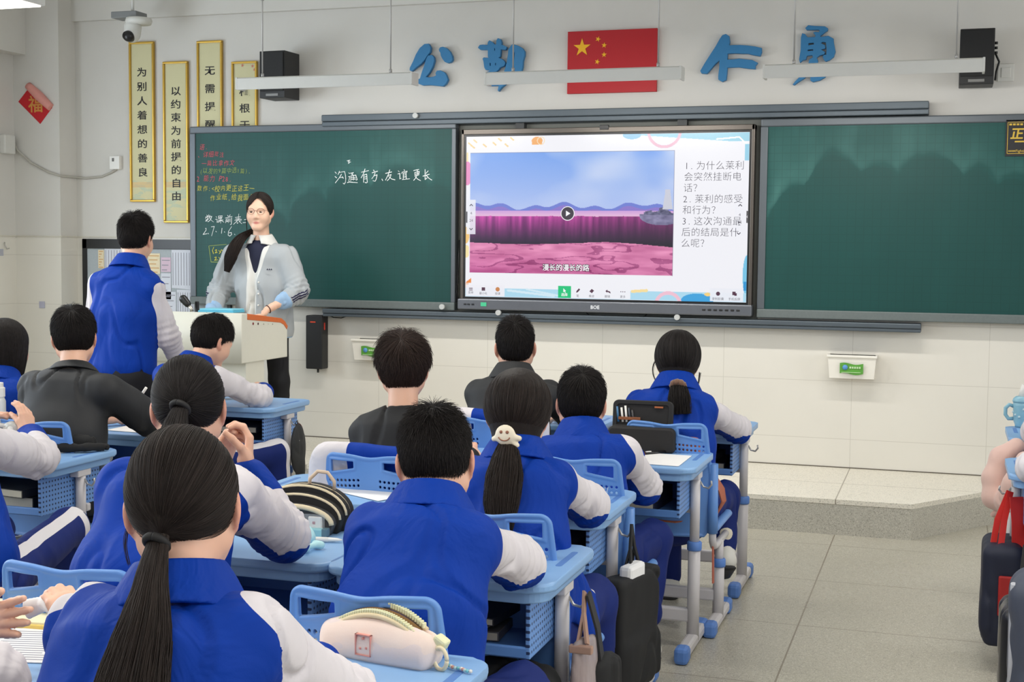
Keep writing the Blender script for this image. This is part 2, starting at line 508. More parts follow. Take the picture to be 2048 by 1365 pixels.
GONG=[[(-3.5087,2.7603),(-3.4849,2.8037),(-3.4659,2.847),(-3.4374,2.89),(-3.4041,2.9151),(-3.3755,2.9163),(-3.361,2.8916),(-3.3633,2.8654),(-3.3845,2.8398),(-3.4035,2.8119),(-3.432,2.7843),(-3.4655,2.7634),(-3.4966,2.7388),(-3.5096,2.7449)],[(-3.3774,2.8374),(-3.3512,2.8409),(-3.3368,2.825),(-3.3343,2.803),(-3.3459,2.7639),(-3.3695,2.7252),(-3.398,2.6952),(-3.3693,2.6909),(-3.336,2.6956),(-3.317,2.7038),(-3.3219,2.7193),(-3.3124,2.7344),(-3.2887,2.7358),(-3.2602,2.7218),(-3.2482,2.7039),(-3.2362,2.6729),(-3.2502,2.647),(-3.269,2.6322),(-3.3118,2.6378),(-3.3642,2.6437),(-3.4168,2.6429),(-3.4457,2.6547),(-3.4601,2.6684),(-3.4506,2.6791),(-3.4339,2.6875),(-3.4197,2.7311),(-3.4033,2.7746),(-3.3915,2.8137)],[(-3.2982,2.8784),(-3.2898,2.889),(-3.2708,2.8919),(-3.2471,2.8831),(-3.2234,2.8605),(-3.2066,2.8293),(-3.2041,2.8052),(-3.2158,2.7904),(-3.237,2.7858),(-3.256,2.7939),(-3.2727,2.8141),(-3.2847,2.8364),(-3.2872,2.8562),(-3.2958,2.8652)]]  # character outlines and chalk strokes below traced from image pixels, projected to wall planes
QIN=[[(-3.0197,2.8792),(-3.0082,2.894),(-2.9897,2.8955),(-2.9525,2.8919),(-2.9504,2.9113),(-2.9413,2.9217),(-2.9203,2.9102),(-2.9063,2.8945),(-2.8925,2.894),(-2.8905,2.922),(-2.8814,2.9337),(-2.8652,2.9275),(-2.8581,2.9078),(-2.8602,2.8907),(-2.8418,2.8857),(-2.821,2.8742),(-2.8277,2.8594),(-2.8415,2.859),(-2.8623,2.8649),(-2.8644,2.8434),(-2.8664,2.8155),(-2.8824,2.8074),(-2.8732,2.8049),(-2.8547,2.7978),(-2.8361,2.7821),(-2.8305,2.769),(-2.8382,2.7542),(-2.868,2.7443),(-2.8748,2.7316),(-2.8908,2.7191),(-2.9185,2.7157),(-2.8767,2.6971),(-2.881,2.6626),(-2.8715,2.6342),(-2.83,2.6309),(-2.8528,2.6143),(-2.8733,2.5889),(-2.878,2.5933),(-2.8714,2.6256),(-2.95,2.6247),(-2.965,2.6325),(-2.9664,2.6412),(-2.9503,2.6473),(-2.9086,2.6548),(-2.9089,2.6764),(-2.9459,2.6775),(-2.9484,2.6949),(-2.9184,2.7027),(-2.9508,2.7037),(-2.9647,2.7084),(-2.9555,2.7146),(-2.9324,2.7226),(-2.9464,2.7304),(-2.965,2.7323),(-2.9744,2.7477),(-2.9803,2.7869),(-2.9865,2.8044),(-2.9796,2.8107),(-2.9448,2.8065),(-2.9496,2.8205),(-2.95,2.8637),(-3.0057,2.8666)],[(-2.8071,2.8608),(-2.7822,2.89),(-2.7731,2.8896),(-2.741,2.8799),(-2.7135,2.8638),(-2.6973,2.8418),(-2.697,2.8161),(-2.708,2.7822),(-2.7099,2.7436),(-2.7186,2.7095),(-2.7343,2.6842),(-2.7664,2.6938),(-2.7712,2.7111),(-2.7683,2.7799),(-2.7611,2.8398),(-2.7658,2.8486),(-2.7715,2.823),(-2.7741,2.7715),(-2.7849,2.7116),(-2.8029,2.6733),(-2.8392,2.6355),(-2.8509,2.6445),(-2.8354,2.7131),(-2.8177,2.7729),(-2.8091,2.8286)],[(-2.9084,2.8709),(-2.8992,2.8727),(-2.899,2.8533),(-2.9069,2.8536)],[(-2.9399,2.7769),(-2.9292,2.7766),(-2.9281,2.7527),(-2.9383,2.7552)],[(-2.902,2.7748),(-2.8923,2.7754),(-2.8921,2.7559),(-2.9004,2.7562)]]
REN=[[(-1.5273,2.6791),(-1.5026,2.7218),(-1.4711,2.771),(-1.4307,2.8333),(-1.4085,2.8734),(-1.3928,2.8955),(-1.3723,2.9015),(-1.3536,2.8894),(-1.3484,2.8575),(-1.3524,2.8304),(-1.3203,2.8315),(-1.2791,2.83),(-1.2334,2.8252),(-1.1878,2.8176),(-1.1491,2.8072),(-1.1485,2.7824),(-1.1571,2.7602),(-1.1958,2.7683),(-1.2324,2.7786),(-1.2689,2.7799),(-1.3147,2.7837),(-1.3606,2.7831),(-1.3611,2.7422),(-1.3184,2.743),(-1.2864,2.7465),(-1.2498,2.7407),(-1.2041,2.7347),(-1.172,2.7178),(-1.1852,2.7002),(-1.1848,2.6821),(-1.2212,2.6855),(-1.2624,2.6922),(-1.2854,2.6966),(-1.361,2.6967),(-1.3625,2.6581),(-1.3663,2.6195),(-1.3891,2.6088),(-1.4125,2.6231),(-1.413,2.646),(-1.4072,2.7005),(-1.4081,2.746),(-1.4376,2.7197),(-1.4874,2.6619),(-1.52,2.6652)]]
YONG=[[(-0.8809,2.92),(-0.8658,2.935),(-0.8237,2.9288),(-0.7664,2.9242),(-0.7485,2.9124),(-0.7504,2.9014),(-0.7655,2.8909),(-0.7936,2.8699),(-0.7889,2.8608),(-0.7429,2.8657),(-0.714,2.8491),(-0.7112,2.8246),(-0.7001,2.771),(-0.709,2.7403),(-0.7348,2.7212),(-0.7544,2.7143),(-0.7634,2.7222),(-0.7727,2.7425),(-0.7663,2.7512),(-0.7509,2.7515),(-0.7496,2.7861),(-0.7552,2.8307),(-0.7772,2.8337),(-0.7924,2.8254),(-0.7635,2.811),(-0.7608,2.7932),(-0.7893,2.7875),(-0.7624,2.7688),(-0.7665,2.7578),(-0.7928,2.7521),(-0.8122,2.7372),(-0.8044,2.7235),(-0.8038,2.699),(-0.7516,2.692),(-0.7466,2.634),(-0.7585,2.6175),(-0.7889,2.6005),(-0.8285,2.5918),(-0.842,2.5998),(-0.8451,2.6357),(-0.7942,2.6341),(-0.7904,2.6585),(-0.817,2.6638),(-0.8519,2.6426),(-0.8866,2.6123),(-0.9217,2.5909),(-0.9414,2.5758),(-0.9482,2.5782),(-0.9352,2.5958),(-0.9135,2.6176),(-0.894,2.6385),(-0.8593,2.6741),(-0.8539,2.7252),(-0.83,2.74),(-0.837,2.7558),(-0.8701,2.7525),(-0.8762,2.7304),(-0.8939,2.7265),(-0.9091,2.7136),(-0.914,2.7294),(-0.9064,2.7828),(-0.9061,2.8631),(-0.9001,2.8874),(-0.8844,2.8823),(-0.8684,2.8616),(-0.822,2.8621),(-0.8179,2.873),(-0.8315,2.8891),(-0.8228,2.8932),(-0.8007,2.8901),(-0.7922,2.9031),(-0.8011,2.9088),(-0.8586,2.9102),(-0.8741,2.9108)],[(-0.8654,2.8304),(-0.8301,2.8313),(-0.8253,2.8177),(-0.8628,2.8124)],[(-0.8666,2.7903),(-0.8313,2.7913),(-0.8288,2.78),(-0.8685,2.777)]]
CHALK_TITLE=[[(-4.0454,2.0612),(-4.0348,2.0515)],[(-4.0454,2.0303),(-4.0326,2.0206)],[(-4.0432,1.986),(-4.0198,2.0128),(-4.0092,2.0243)],[(-4.0114,2.0667),(-4.0156,2.0552),(-4.022,2.0437)],[(-4.0135,2.0571),(-3.9816,2.0626),(-3.9732,2.0637),(-3.9663,2.0394),(-3.9638,2.0125),(-3.9667,1.9894),(-3.9752,1.9779),(-3.9836,1.9837)],[(-3.9965,2.0454),(-4.0113,2.0224),(-3.9837,2.0241)],[(-3.9901,2.03),(-3.9816,2.0164)],[(-3.9414,2.0546),(-3.9329,2.0488)],[(-3.9435,2.0277),(-3.9329,2.0296),(-3.9413,1.997)],[(-3.9518,1.9874),(-3.9349,1.9923),(-3.9096,1.9891),(-3.8758,1.987)],[(-3.9287,2.0526),(-3.9055,2.0562),(-3.9181,2.0448)],[(-3.9223,2.0468),(-3.9097,2.0409)],[(-3.9244,2.0353),(-3.9265,2.0007)],[(-3.9244,2.0333),(-3.8886,2.0388),(-3.8779,2.0081),(-3.8864,2.0043)],[(-3.9223,2.0218),(-3.8906,2.0235)],[(-3.9202,2.0103),(-3.8906,2.012)],[(-3.9054,2.0351),(-3.9054,2.0044)],[(-3.8465,2.0577),(-3.792,2.0687)],[(-3.8193,2.0804),(-3.8297,2.0499),(-3.8485,2.0194)],[(-3.8296,2.0384),(-3.8295,1.9886)],[(-3.8296,2.0384),(-3.8066,2.044),(-3.8022,1.9885),(-3.8106,1.9847),(-3.819,1.9886)],[(-3.8254,2.025),(-3.8065,2.0268)],[(-3.8254,2.0116),(-3.8065,2.0134)],[(-3.7564,2.0722),(-3.7501,2.0645)],[(-3.7668,2.0532),(-3.7251,2.0643)],[(-3.7438,2.053),(-3.7542,2.0302),(-3.7688,2.0131)],[(-3.75,2.034),(-3.7292,2.0396),(-3.7353,2.011),(-3.7436,1.9958),(-3.7604,1.9997)],[(-3.6937,2.0107),(-3.6874,1.9993)],[(-3.6668,2.0486),(-3.6212,2.0578)],[(-3.6358,2.0731),(-3.646,2.0409),(-3.6666,2.003)],[(-3.648,2.0333),(-3.6253,2.0407),(-3.6335,2.018),(-3.6541,1.9991)],[(-3.6439,2.0275),(-3.621,2.0103),(-3.5961,2.0044)],[(-3.5737,2.065),(-3.5654,2.0592)],[(-3.5757,2.0441),(-3.5612,2.0478),(-3.5611,2.0099),(-3.5508,2.0155)],[(-3.5304,2.0722),(-3.5263,2.0665)],[(-3.5448,2.0553),(-3.5468,2.0458)],[(-3.5448,2.0553),(-3.5078,2.0625),(-3.5118,2.0531)],[(-3.5365,2.0476),(-3.5363,2.0097)],[(-3.5365,2.0476),(-3.5159,2.0513),(-3.5137,2.0096)],[(-3.5344,2.0362),(-3.5159,2.038)],[(-3.5343,2.023),(-3.5158,2.0248)],[(-3.5445,2.006),(-3.489,2.0113)],[(-3.4606,2.0659),(-3.4218,2.0732)],[(-3.4524,2.0526),(-3.4502,2.03)],[(-3.4524,2.0526),(-3.4197,2.0599),(-3.4236,2.0354)],[(-3.4482,2.0413),(-3.4237,2.0468)],[(-3.4482,2.0318),(-3.4257,2.0355)],[(-3.434,2.0695),(-3.4319,2.0431),(-3.444,2.0167),(-3.4603,1.9998)],[(-3.4502,2.0262),(-3.4317,2.0091),(-3.4091,1.9976)],[(-3.3545,2.0632),(-3.3707,2.0464)],[(-3.393,2.0277),(-3.3462,2.0405)],[(-3.3769,2.0728),(-3.3765,2.0049),(-3.3624,2.0162)],[(-3.3665,2.0313),(-3.3501,2.0142),(-3.3277,2.0009)],[(-3.9542,2.1372),(-3.931,2.142)],[(-3.9415,2.1409),(-3.9394,2.1198)],[(-3.9479,2.1295),(-3.9267,2.1281)],[(-3.9457,2.118),(-3.9373,2.1217)]]
CHALK_WHITE=[[(-5.0654,1.6673),(-5.0586,1.6693),(-5.0587,1.6555),(-5.0835,1.624),(-5.0499,1.6301)],[(-5.0432,1.634),(-5.0379,1.6282)],[(-5.0162,1.6792),(-4.9917,1.6825),(-5.0143,1.6146)],[(-4.9807,1.6481),(-4.975,1.6423)],[(-4.9296,1.6699),(-4.9342,1.6327)],[(-4.912,1.6446),(-4.9076,1.6407)],[(-4.8521,1.6819),(-4.8766,1.6487),(-4.8811,1.6214),(-4.8679,1.6136),(-4.8524,1.6254),(-4.8545,1.6391),(-4.8722,1.637)],[(-4.829,1.6287),(-4.826,1.6237)],[(-5.0536,1.7633),(-5.0403,1.7438)],[(-5.0357,1.7653),(-5.0492,1.7516),(-5.0649,1.7378)],[(-5.0626,1.7476),(-5.0313,1.7555)],[(-5.0605,1.728),(-5.0359,1.7359)],[(-5.047,1.7437),(-5.0516,1.7183)],[(-5.0404,1.734),(-5.0628,1.7182)],[(-5.0268,1.7614),(-5.0336,1.7418)],[(-5.0291,1.7516),(-5.0113,1.7536),(-5.0225,1.7301),(-5.0427,1.7144)],[(-5.0314,1.7477),(-5.0159,1.7262),(-4.9981,1.7138)],[(-4.9779,1.7517),(-4.9713,1.7459)],[(-4.9825,1.7322),(-4.9691,1.7342),(-4.9693,1.7107),(-4.9581,1.7186)],[(-4.9579,1.7557),(-4.9558,1.7342)],[(-4.9579,1.7557),(-4.9269,1.7585),(-4.9314,1.7382)],[(-4.9535,1.7452),(-4.9313,1.7475)],[(-4.9536,1.7362),(-4.9314,1.739)],[(-4.9603,1.7244),(-4.9204,1.7285)],[(-4.9402,1.7557),(-4.9404,1.705)],[(-4.9426,1.7245),(-4.9582,1.7108)],[(-4.9359,1.7245),(-4.9138,1.7129)],[(-4.8848,1.7617),(-4.8782,1.7539)],[(-4.8627,1.7656),(-4.8716,1.7539)],[(-4.9026,1.7422),(-4.8474,1.7532)],[(-4.896,1.7344),(-4.9006,1.7071)],[(-4.896,1.7336),(-4.8761,1.7364),(-4.8785,1.7091)],[(-4.8939,1.7246),(-4.8784,1.7266)],[(-4.8939,1.7168),(-4.8784,1.7188)],[(-4.8651,1.7384),(-4.8661,1.715)],[(-4.8518,1.7442),(-4.8542,1.6995),(-4.8631,1.6955)],[(-4.8232,1.7462),(-4.7792,1.7522)],[(-4.8188,1.7365),(-4.7837,1.7405)],[(-4.8277,1.7268),(-4.7727,1.7328)],[(-4.7945,1.7716),(-4.7991,1.7308),(-4.8366,1.6976)],[(-4.8101,1.7249),(-4.808,1.7035),(-4.7992,1.7094)],[(-4.7969,1.7308),(-4.7882,1.7153),(-4.7707,1.7017)],[(-4.775,1.725),(-4.7925,1.7172)],[(-4.7619,1.7095),(-4.7378,1.7116)],[(-4.7508,1.7309),(-4.7333,1.7329)]]
CHALK_OLIVE=[[(-5.0326,1.5439),(-4.8947,1.5549)],[(-5.0371,1.5419),(-5.0199,1.4282)],[(-5.0199,1.4282),(-4.922,1.4274)],[(-4.971,1.4033),(-4.9689,1.3797),(-4.9489,1.38),(-4.9222,1.3941)]]
CHALK_YELLOW=[[(-4.997,1.5344),(-5.0083,1.5108),(-4.9995,1.4873)],[(-4.986,1.511),(-4.9748,1.517),(-4.9749,1.5052),(-4.9861,1.4933),(-4.9683,1.4974)],[(-4.9571,1.5113),(-4.9394,1.4958)],[(-4.9348,1.5174),(-4.9528,1.4878)],[(-4.9304,1.5154),(-4.9216,1.496)],[(-4.9907,1.4599),(-4.9774,1.464),(-4.9797,1.4522),(-4.9909,1.4403),(-4.9663,1.4445)],[(-4.9573,1.4623),(-4.9397,1.4448)],[(-4.9373,1.4645),(-4.9553,1.4388)],[(-4.9308,1.4508),(-4.9152,1.451)]]
M_CH_W = plain('white_chalk', (232, 236, 234), 0.9, var=0.1)
M_CH_R = plain('red_chalk', (205, 92, 104), 0.9)
M_CH_Y = plain('yellow_chalk', (205, 196, 84), 0.9)
M_CH_G = plain('pale_green_chalk', (150, 168, 92), 0.9)
link('chalk_heading', ribbon_mesh('chalk_heading', CHALK_TITLE, .0042, 8.4585), M_CH_W, LB, label='white chalk heading 沟通有方、友谊更长')
link('chalk_writing', ribbon_mesh('chalk_writing', CHALK_WHITE, .0038, 8.4585), M_CH_W, LB, label='white chalk line of four characters and numbers')
link('chalk_box', ribbon_mesh('chalk_box', CHALK_OLIVE, .0045, 8.4585), M_CH_G, LB)
link('chalk_formula', ribbon_mesh('chalk_formula', CHALK_YELLOW, .005, 8.4585), M_CH_Y, LB)
def chalk_text(name, mat, rows):
    for (s, x, z, h) in rows:
        it = []; cx = x
        for ch in s:
            wd = h * (0.55 if ord(ch) < 256 else 1.0)
            it.append((ch, cx + wd / 2, z + random.uniform(-.1, .1) * h, h * random.uniform(.9, 1.12), dict(align='CENTER', shear=random.uniform(.05, .25), rot=random.uniform(-.1, .1), offset=-.0003, sx=.9)))
            cx += wd * .98
        me = text_mesh(it, 0.0002); me.transform(Matrix.Translation((0, 8.4585, 0)))
        link(name, me, mat, LB)
chalk_text('chalk_note', M_CH_R, [('语.', -5.115, 2.245, .050), ('、详细批注', -5.125, 2.190, .044), ('一篇比拿作文', -5.098, 2.128, .046), ('2 能力 P28.', -5.137, 2.018, .050)])
chalk_text('chalk_note', M_CH_G, [('(以发的9篇中选1篇),', -5.110, 2.074, .043)])
chalk_text('chalk_note', M_CH_Y, [('数作:<校内更正这王一', -5.135, 1.950, .047), ('作业纸,给我面批', -5.03, 1.885, .049)])

trk = empty('board_track', (0, 0, 0), 0, 'grey metal sliding track of the blackboards, two long rails above and below the screen', 'track')
for nm, (x0, x1, z0, z1) in (('upper_rail', (-4.134, -.139, 2.372, 2.451)), ('lower_rail', (-4.127, -.145, 1.062, 1.116))):
    b = MB(); h = z1 - z0
    b.box(x0, x1, 8.425, 8.541, z0 + h * .42, z1, bevel=.006); b.box(x0, x1, 8.432, 8.541, z0, z0 + h * .40, bevel=.005); b.box(x0, x1, 8.45, 8.54, z0 + .01, z1 - .01)
    b.build(nm, M_RAIL, trk)
MB().box(-3.15, -1.14, 8.518, 8.541, 1.116, 2.372).build('backing_panel', plain('grey_backing_sheet', (104, 106, 100), 0.6), trk)
M_ROLL = plain('white_nylon_roller', (188, 190, 188), 0.5)
for (x, z) in ((-3.43, 2.43), (-3.23, 1.15), (-2.83, 1.12), (-1.63, 1.12)):
    MB().lathe([(.018, 8.40), (.018, 8.424)], (x, 0, z), 14, axis='y').build('roller', M_ROLL, trk)
M_BRK = plain('dark_bracket', (52, 54, 54), 0.5)
for x in (-2.71, -1.63): MB().box(x - .03, x + .03, 8.46, 8.52, 2.335, 2.372).build('stop_bracket', M_BRK, trk)

# ------------------------------------------------------------------ interactive display
SX0, SX1, SZ0, SZ1, SY = -3.075, -1.199, 1.222, 2.285, 8.440
def P2(s, t): return SX0 + s * (SX1 - SX0), SZ0 + t * (SZ1 - SZ0)
def PX(x, y):
    """slide position from a position on the slide read in 0..1000 across and 0..570 down"""
    return P2(x / 1000.0, 1 - y / 570.0)
disp = empty('interactive_display', (0, 0, 0), 0, 'large flat touch screen showing a slide between the two blackboards', 'screen')
M_BEZ = plain('bronze_grey_bezel', (96, 90, 84), 0.35, 0.7, var=0.04)
M_BLK = plain('black_plastic', (16, 16, 17), 0.35)
M_SIL = plain('grey_lower_bezel', (108, 111, 117), 0.35, 0.5)
bz = MB()
bz.box(-3.108, SX0 - .012, 8.43, 8.51, 1.15, 2.333, bevel=.004); bz.box(SX1 + .012, -1.166, 8.43, 8.51, 1.15, 2.333, bevel=.004)
bz.box(-3.108, -1.166, 8.43, 8.51, SZ1 + .013, 2.333, bevel=.004)
bz.build('bezel', M_BEZ, disp)
MB().box(-3.06, -1.2, 8.452, 8.515, 1.16, 2.32).build('rear_housing', M_BLK, disp)
bi = MB()
for (a, b, c, d) in ((SX0 - .013, SX0, SZ0 - .014, SZ1 + .014), (SX1, SX1 + .013, SZ0 - .014, SZ1 + .014), (SX0, SX1, SZ1, SZ1 + .014), (SX0, SX1, SZ0 - .014, SZ0)): bi.box(a, b, 8.434, 8.5, c, d)
bi.build('inner_border', M_BLK, disp)
MB().box(-3.122, -1.16, 8.412, 8.51, 1.136, 1.208, bevel=.008).build('lower_bezel', M_SIL, disp)
M_BTN = plain('dark_button', (28, 28, 30), 0.4)
for k in range(7):
    x = -1.46 + k * .036
    (MB().box(x - .012, x + .010, 8.408, 8.413, 1.166, 1.178, bevel=.003)).build('button', M_BTN, disp)
pt_ = MB()
for x in (-3.075, -3.05, -3.02): pt_.box(x, x + .018, 8.409, 8.413, 1.166, 1.176)
pt_.build('port', M_BTN, disp)
MB().box(-2.955, -2.915, 8.4095, 8.413, 1.160, 1.186).build('sticker', plain('green_sticker', (70, 190, 140), 0.5), disp)
lg = text_mesh([('BOE', -2.17, 1.170, .032, dict(align='CENTER', offset=.0008))]); lg.transform(Matrix.Translation((0, 8.4105, 0)))
link('logo', lg, plain('silver_logo', (222, 224, 228), 0.3), disp)
MB().box(-2.16, -2.10, 8.425, 8.44, 2.315, 2.345, bevel=.003).build('camera_module', M_BLK, disp)
for xa, xb in ((-2.26, -2.21), (-1.83, -1.88)):
    MB().tube([(xa, 8.49, 1.15), ((xa + xb) / 2, 8.485, 1.118), (xb, 8.48, 1.105)], .005, 6).build('cable', M_BLK, disp)
MB().tube([(-3.135, 8.48, 1.60), (-3.14, 8.475, 1.4), (-3.15, 8.47, 1.25), (-3.12, 8.47, 1.14)], .005, 6).build('cable', M_BLK, disp)

def paint_slide():
    nx, nz = 620, 354
    S, T = np.meshgrid(np.linspace(0, 1000, nx), np.linspace(570, 0, nz), indexing='ij')   # slide units, y down
    Cc = np.empty((nx, nz, 3), np.float32); Cc[:] = (246, 246, 252)
    def put(mask, c, a=1.0):
        m = (np.clip(mask, 0, 1) * a)[..., None]
        Cc[:] = Cc * (1 - m) + np.array(c, np.float32) * m
    def seg(x0, y0, x1, y1, r):
        dx, dy = x1 - x0, y1 - y0; t = np.clip(((S - x0) * dx + (T - y0) * dy) / (dx * dx + dy * dy + 1e-9), 0, 1)
        return (np.hypot(S - x0 - t * dx, T - y0 - t * dy) < r).astype(np.float32)
    def disc(x, y, rx, ry=None): return ((((S - x) / rx) ** 2 + ((T - y) / (ry or rx)) ** 2) < 1).astype(np.float32)
    def ring(x, y, r, wd): return (np.abs(np.hypot(S - x, T - y) - r) < wd).astype(np.float32)
    def rect(x0, y0, x1, y1): return ((S > x0) & (S < x1) & (T > y0) & (T < y1)).astype(np.float32)
    # slide decoration
    for (x, y) in ((8, 22), (28, 12), (20, 32), (64, 28), (100, 22), (145, 28), (120, 8), (165, 6)): put(seg(x, y, x + 10, y + 8, 3), (240, 205, 130), .8)
    put(disc(262, 18, 20, 14), (246, 176, 104)); put(rect(243, 16, 280, 32), (246, 176, 104)); put(ring(276, 18, 13, 1.5), (250, 225, 190))
    put(rect(570, 0, 1000, 30) * (T < 6 + 24 * np.clip((S - 640) / 300, 0, 1)), (160, 216, 236)); put(disc(600, 4, 32, 14), (150, 205, 235))
    put(ring(712, -10, 55, 5), (240, 190, 210), .9); put(seg(890, 22, 965, 16, 2.5), (255, 255, 255)); put(seg(965, 16, 1000, 50, 2.5), (255, 255, 255))
    put(rect(985, 40, 1000, 95), (150, 210, 235)); put(rect(0, 55, 8, 110), (250, 228, 170)); put(seg(4, 100, 4, 160, 12), (238, 150, 200))
    put(disc(0, 350, 14, 30), (246, 200, 120)); put(seg(2, 395, 2, 420, 10), (250, 230, 170)); put(disc(1000, 480, 14, 70), (120, 200, 235)); put(rect(990, 500, 1000, 530), (40, 150, 215))
    put(((T > 518 - (S - 2) * .75) & (T < 520) & (S > 2) & (S < 22)).astype(np.float32), (240, 140, 60)); put(rect(0, 520, 12, 560), (248, 190, 150), .7)
    put(rect(0, 538, 1000, 570) * (fnoise2(S, T, .02, 5, 2) > .2), (176, 222, 243)); put(seg(610, 540, 660, 536, 5), (252, 226, 160)); put(ring(735, 585, 42, 6), (244, 196, 214))
    put(disc(835, 565, 55, 22), (60, 165, 225)); put(disc(870, 545, 12, 6), (250, 214, 130)); put(seg(160, 545, 330, 562, 4), (214, 238, 250)); put(seg(230, 540, 380, 566, 3), (214, 238, 250))
    # film still in the slide (a wide landscape, the figure left out)
    x0, x1, y0, y1 = 16, 748, 58, 484
    inn = rect(x0, y0, x1, y1)
    u, v = (S - x0) / (x1 - x0), (T - y0) / (y1 - y0)
    cl = fnoise2(u * 1.6, v * 1.2, 2.2, 21, 3)
    k = np.clip((cl - .42) * 2.6, 0, 1)[..., None] * np.clip(1.25 - v / .5, .3, 1)[..., None]
    sky = np.array((120, 165, 240)) * (1 - np.clip(v / .46, 0, 1)[..., None] * .0) + (np.array((176, 196, 244)) - np.array((120, 165, 240))) * np.clip(v / .46, 0, 1)[..., None]
    pic = sky * (1 - k) + np.array((226, 232, 250)) * k
    def lay(mask, c):
        nonlocal pic
        m = np.clip(mask, 0, 1)[..., None]; pic = pic * (1 - m) + np.asarray(c) * m
    hill = .44 - .018 * np.sin(u * 17) - .016 * np.sin(u * 41 + 1) + .01 * (fnoise2(u, v * 0, 22, 4, 2) - .5)
    lay(v > hill, (112, 128, 214)); lay(v > hill + .028, (140, 120, 205))
    lay(v > .478, np.array((206, 160, 222)) + (np.array((236, 190, 222)) - np.array((206, 160, 222))) * np.clip((v - .478) / .05, 0, 1)[..., None])
    top = .525 + .012 * (fnoise2(u, v * 0, 40, 8, 3) - .5) + .02 * np.clip(u - .85, 0, 1)
    st_ = fnoise2(u * 60, v * 2.5, 1, 12, 3)
    dp = np.clip((v - top) / .24, 0, 1)[..., None]
    cliff = (np.array((190, 60, 160)) + (st_[..., None] - .5) * np.array((130, 70, 90))) * (1 - dp) + np.array((22, 8, 40)) * dp
    cliff *= (1 - .35 * np.clip((u - .25), 0, 1))[..., None] * 1.0
    lay(v > top, np.clip(cliff, 6, 255))
    edge = .745 + .012 * np.sin(u * 6) + .10 * np.clip(u - .68, 0, 1) + .006 * (fnoise2(u, v * 0, 30, 3, 2) - .5)
    gnd = fnoise2(u * 9, v * 26, 1, 15, 3)
    vor = np.abs(fnoise2(u * 8, v * 20, 1, 31, 2) - .5)
    g = np.array((222, 130, 176)) + (gnd[..., None] - .5) * np.array((70, 80, 70)) - (vor < .03)[..., None] * np.array((46, 46, 40))
    g = g - np.array((40, 60, 40)) * np.clip((v - .8) / .2, 0, 1)[..., None] * (1 - u)[..., None] * .8
    lay(v > edge, np.clip(g, 0, 255))
    # grey floating rock with buildings at the right edge of the still
    isl = (((u - .945) / .105) ** 2 + (np.clip(v - .52, 0, 1) / .075) ** 2 < 1) & (v > .505)
    lay(isl, np.array((128, 124, 160)) + (fnoise2(u * 40, v * 40, 1, 44, 2)[..., None] - .5) * 90)
    roof = .505 - .035 * (fnoise2(np.floor(u * 90) / 90, v * 0, 60, 9, 1)) - .03 * np.exp(-((u - .95) / .03) ** 2)
    lay((v > roof) & (v < .515) & (u > .86), np.array((100, 100, 132)) + (fnoise2(u * 70, v * 70, 1, 45, 2)[..., None] - .5) * 120)
    tw = (np.abs(u - .972) < .012 + .012 * np.clip((v - .33) / .14, 0, 1)) & (v > .31) & (v < .47)
    lay(tw, (206, 208, 222))
    m = inn[..., None]
    Cc[:] = Cc * (1 - m) + pic * m
    put(rect(x0 - 1, y0 - 1, x1 + 1, y0 + 1) + rect(x1 - 1, y0, x1 + 1, y1 + 1), (90, 90, 120), .6)
    # tool bars
    put(rect(2, 528, 148, 568), (244, 243, 250), .95); put(rect(345, 528, 603, 568), (246, 246, 252), .97); put(rect(878, 524, 990, 568), (240, 242, 250), .95)
    put(rect(345, 526, 392, 568), (20, 200, 125)); put(rect(3, 224, 36, 346), (240, 242, 250), .88); put(rect(955, 226, 992, 346), (244, 245, 252), .78)
    put(rect(0, 266, 5, 306), (50, 50, 58)); put(rect(994, 262, 1000, 302), (50, 46, 50))
    Cl = np.where(Cc / 255 <= .04045, Cc / 255 / 12.92, ((np.clip(Cc, 0, 255) / 255 + .055) / 1.055) ** 2.4)
    px, pz = PX(S, T)
    V = np.stack([px, np.full_like(px, SY), pz], -1).reshape(-1, 3)
    idx = np.arange(nx * nz).reshape(nx, nz)
    F = np.stack([idx[:-1, 1:], idx[1:, 1:], idx[1:, :-1], idx[:-1, :-1]], -1).reshape(-1, 4)
    return np_mesh('screen_picture', V, F, False, cols={'pixels': Cl.reshape(-1, 3)})
t = NT('lit_screen'); t.base((0.01, 0.01, 0.01)); t.pr(0.25)
t.l(t.attr('pixels').outputs['Color'], t.b.inputs['Emission Color']); t.b.inputs['Emission Strength'].default_value = 1.12
link('screen_picture', paint_slide(), t.m, disp)
M_TXT = glow('dark_slide_letters', (74, 70, 84), 1.1); M_WHT = glow('white_slide_letters', (252, 252, 255), 1.15); M_GRY = glow('grey_slide_letters', (120, 118, 128), .9)
rows = ['1. 为什么莱利', '会突然挂断电', '话？', '2. 莱利的感受', '和行为？', '3. 这次沟通最', '后的结局是什', '么呢？']
its = []
for i, s in enumerate(rows):
    cx = 782 - i * 1.0; cy = 112 + i * 37.4
    for ch in s:
        wd = 17 if ord(ch) < 256 and ch != ' ' else (6 if ch == ' ' else 32.6)
        X, Z = PX(cx + wd / 2, cy); its.append((ch, X, Z, .060, dict(align='CENTER', offset=-.0007)))
        cx += wd
me = text_mesh(its, .0001); me.transform(Matrix.Translation((0, SY - .001, 0))); link('slide_text', me, M_TXT, disp)
X, Z = PX(372, 463)
for (nm, mt, off, yy) in (('subtitle_edge', glow('subtitle_outline', (40, 20, 40), .9), .0035, .001), ('subtitle', M_WHT, .0006, .002)):
    me = text_mesh([('漫长的漫长的路', X, Z, .0455, dict(align='CENTER', offset=off))], .0001); me.transform(Matrix.Translation((0, SY - yy, 0))); link(nm, me, mt, disp)
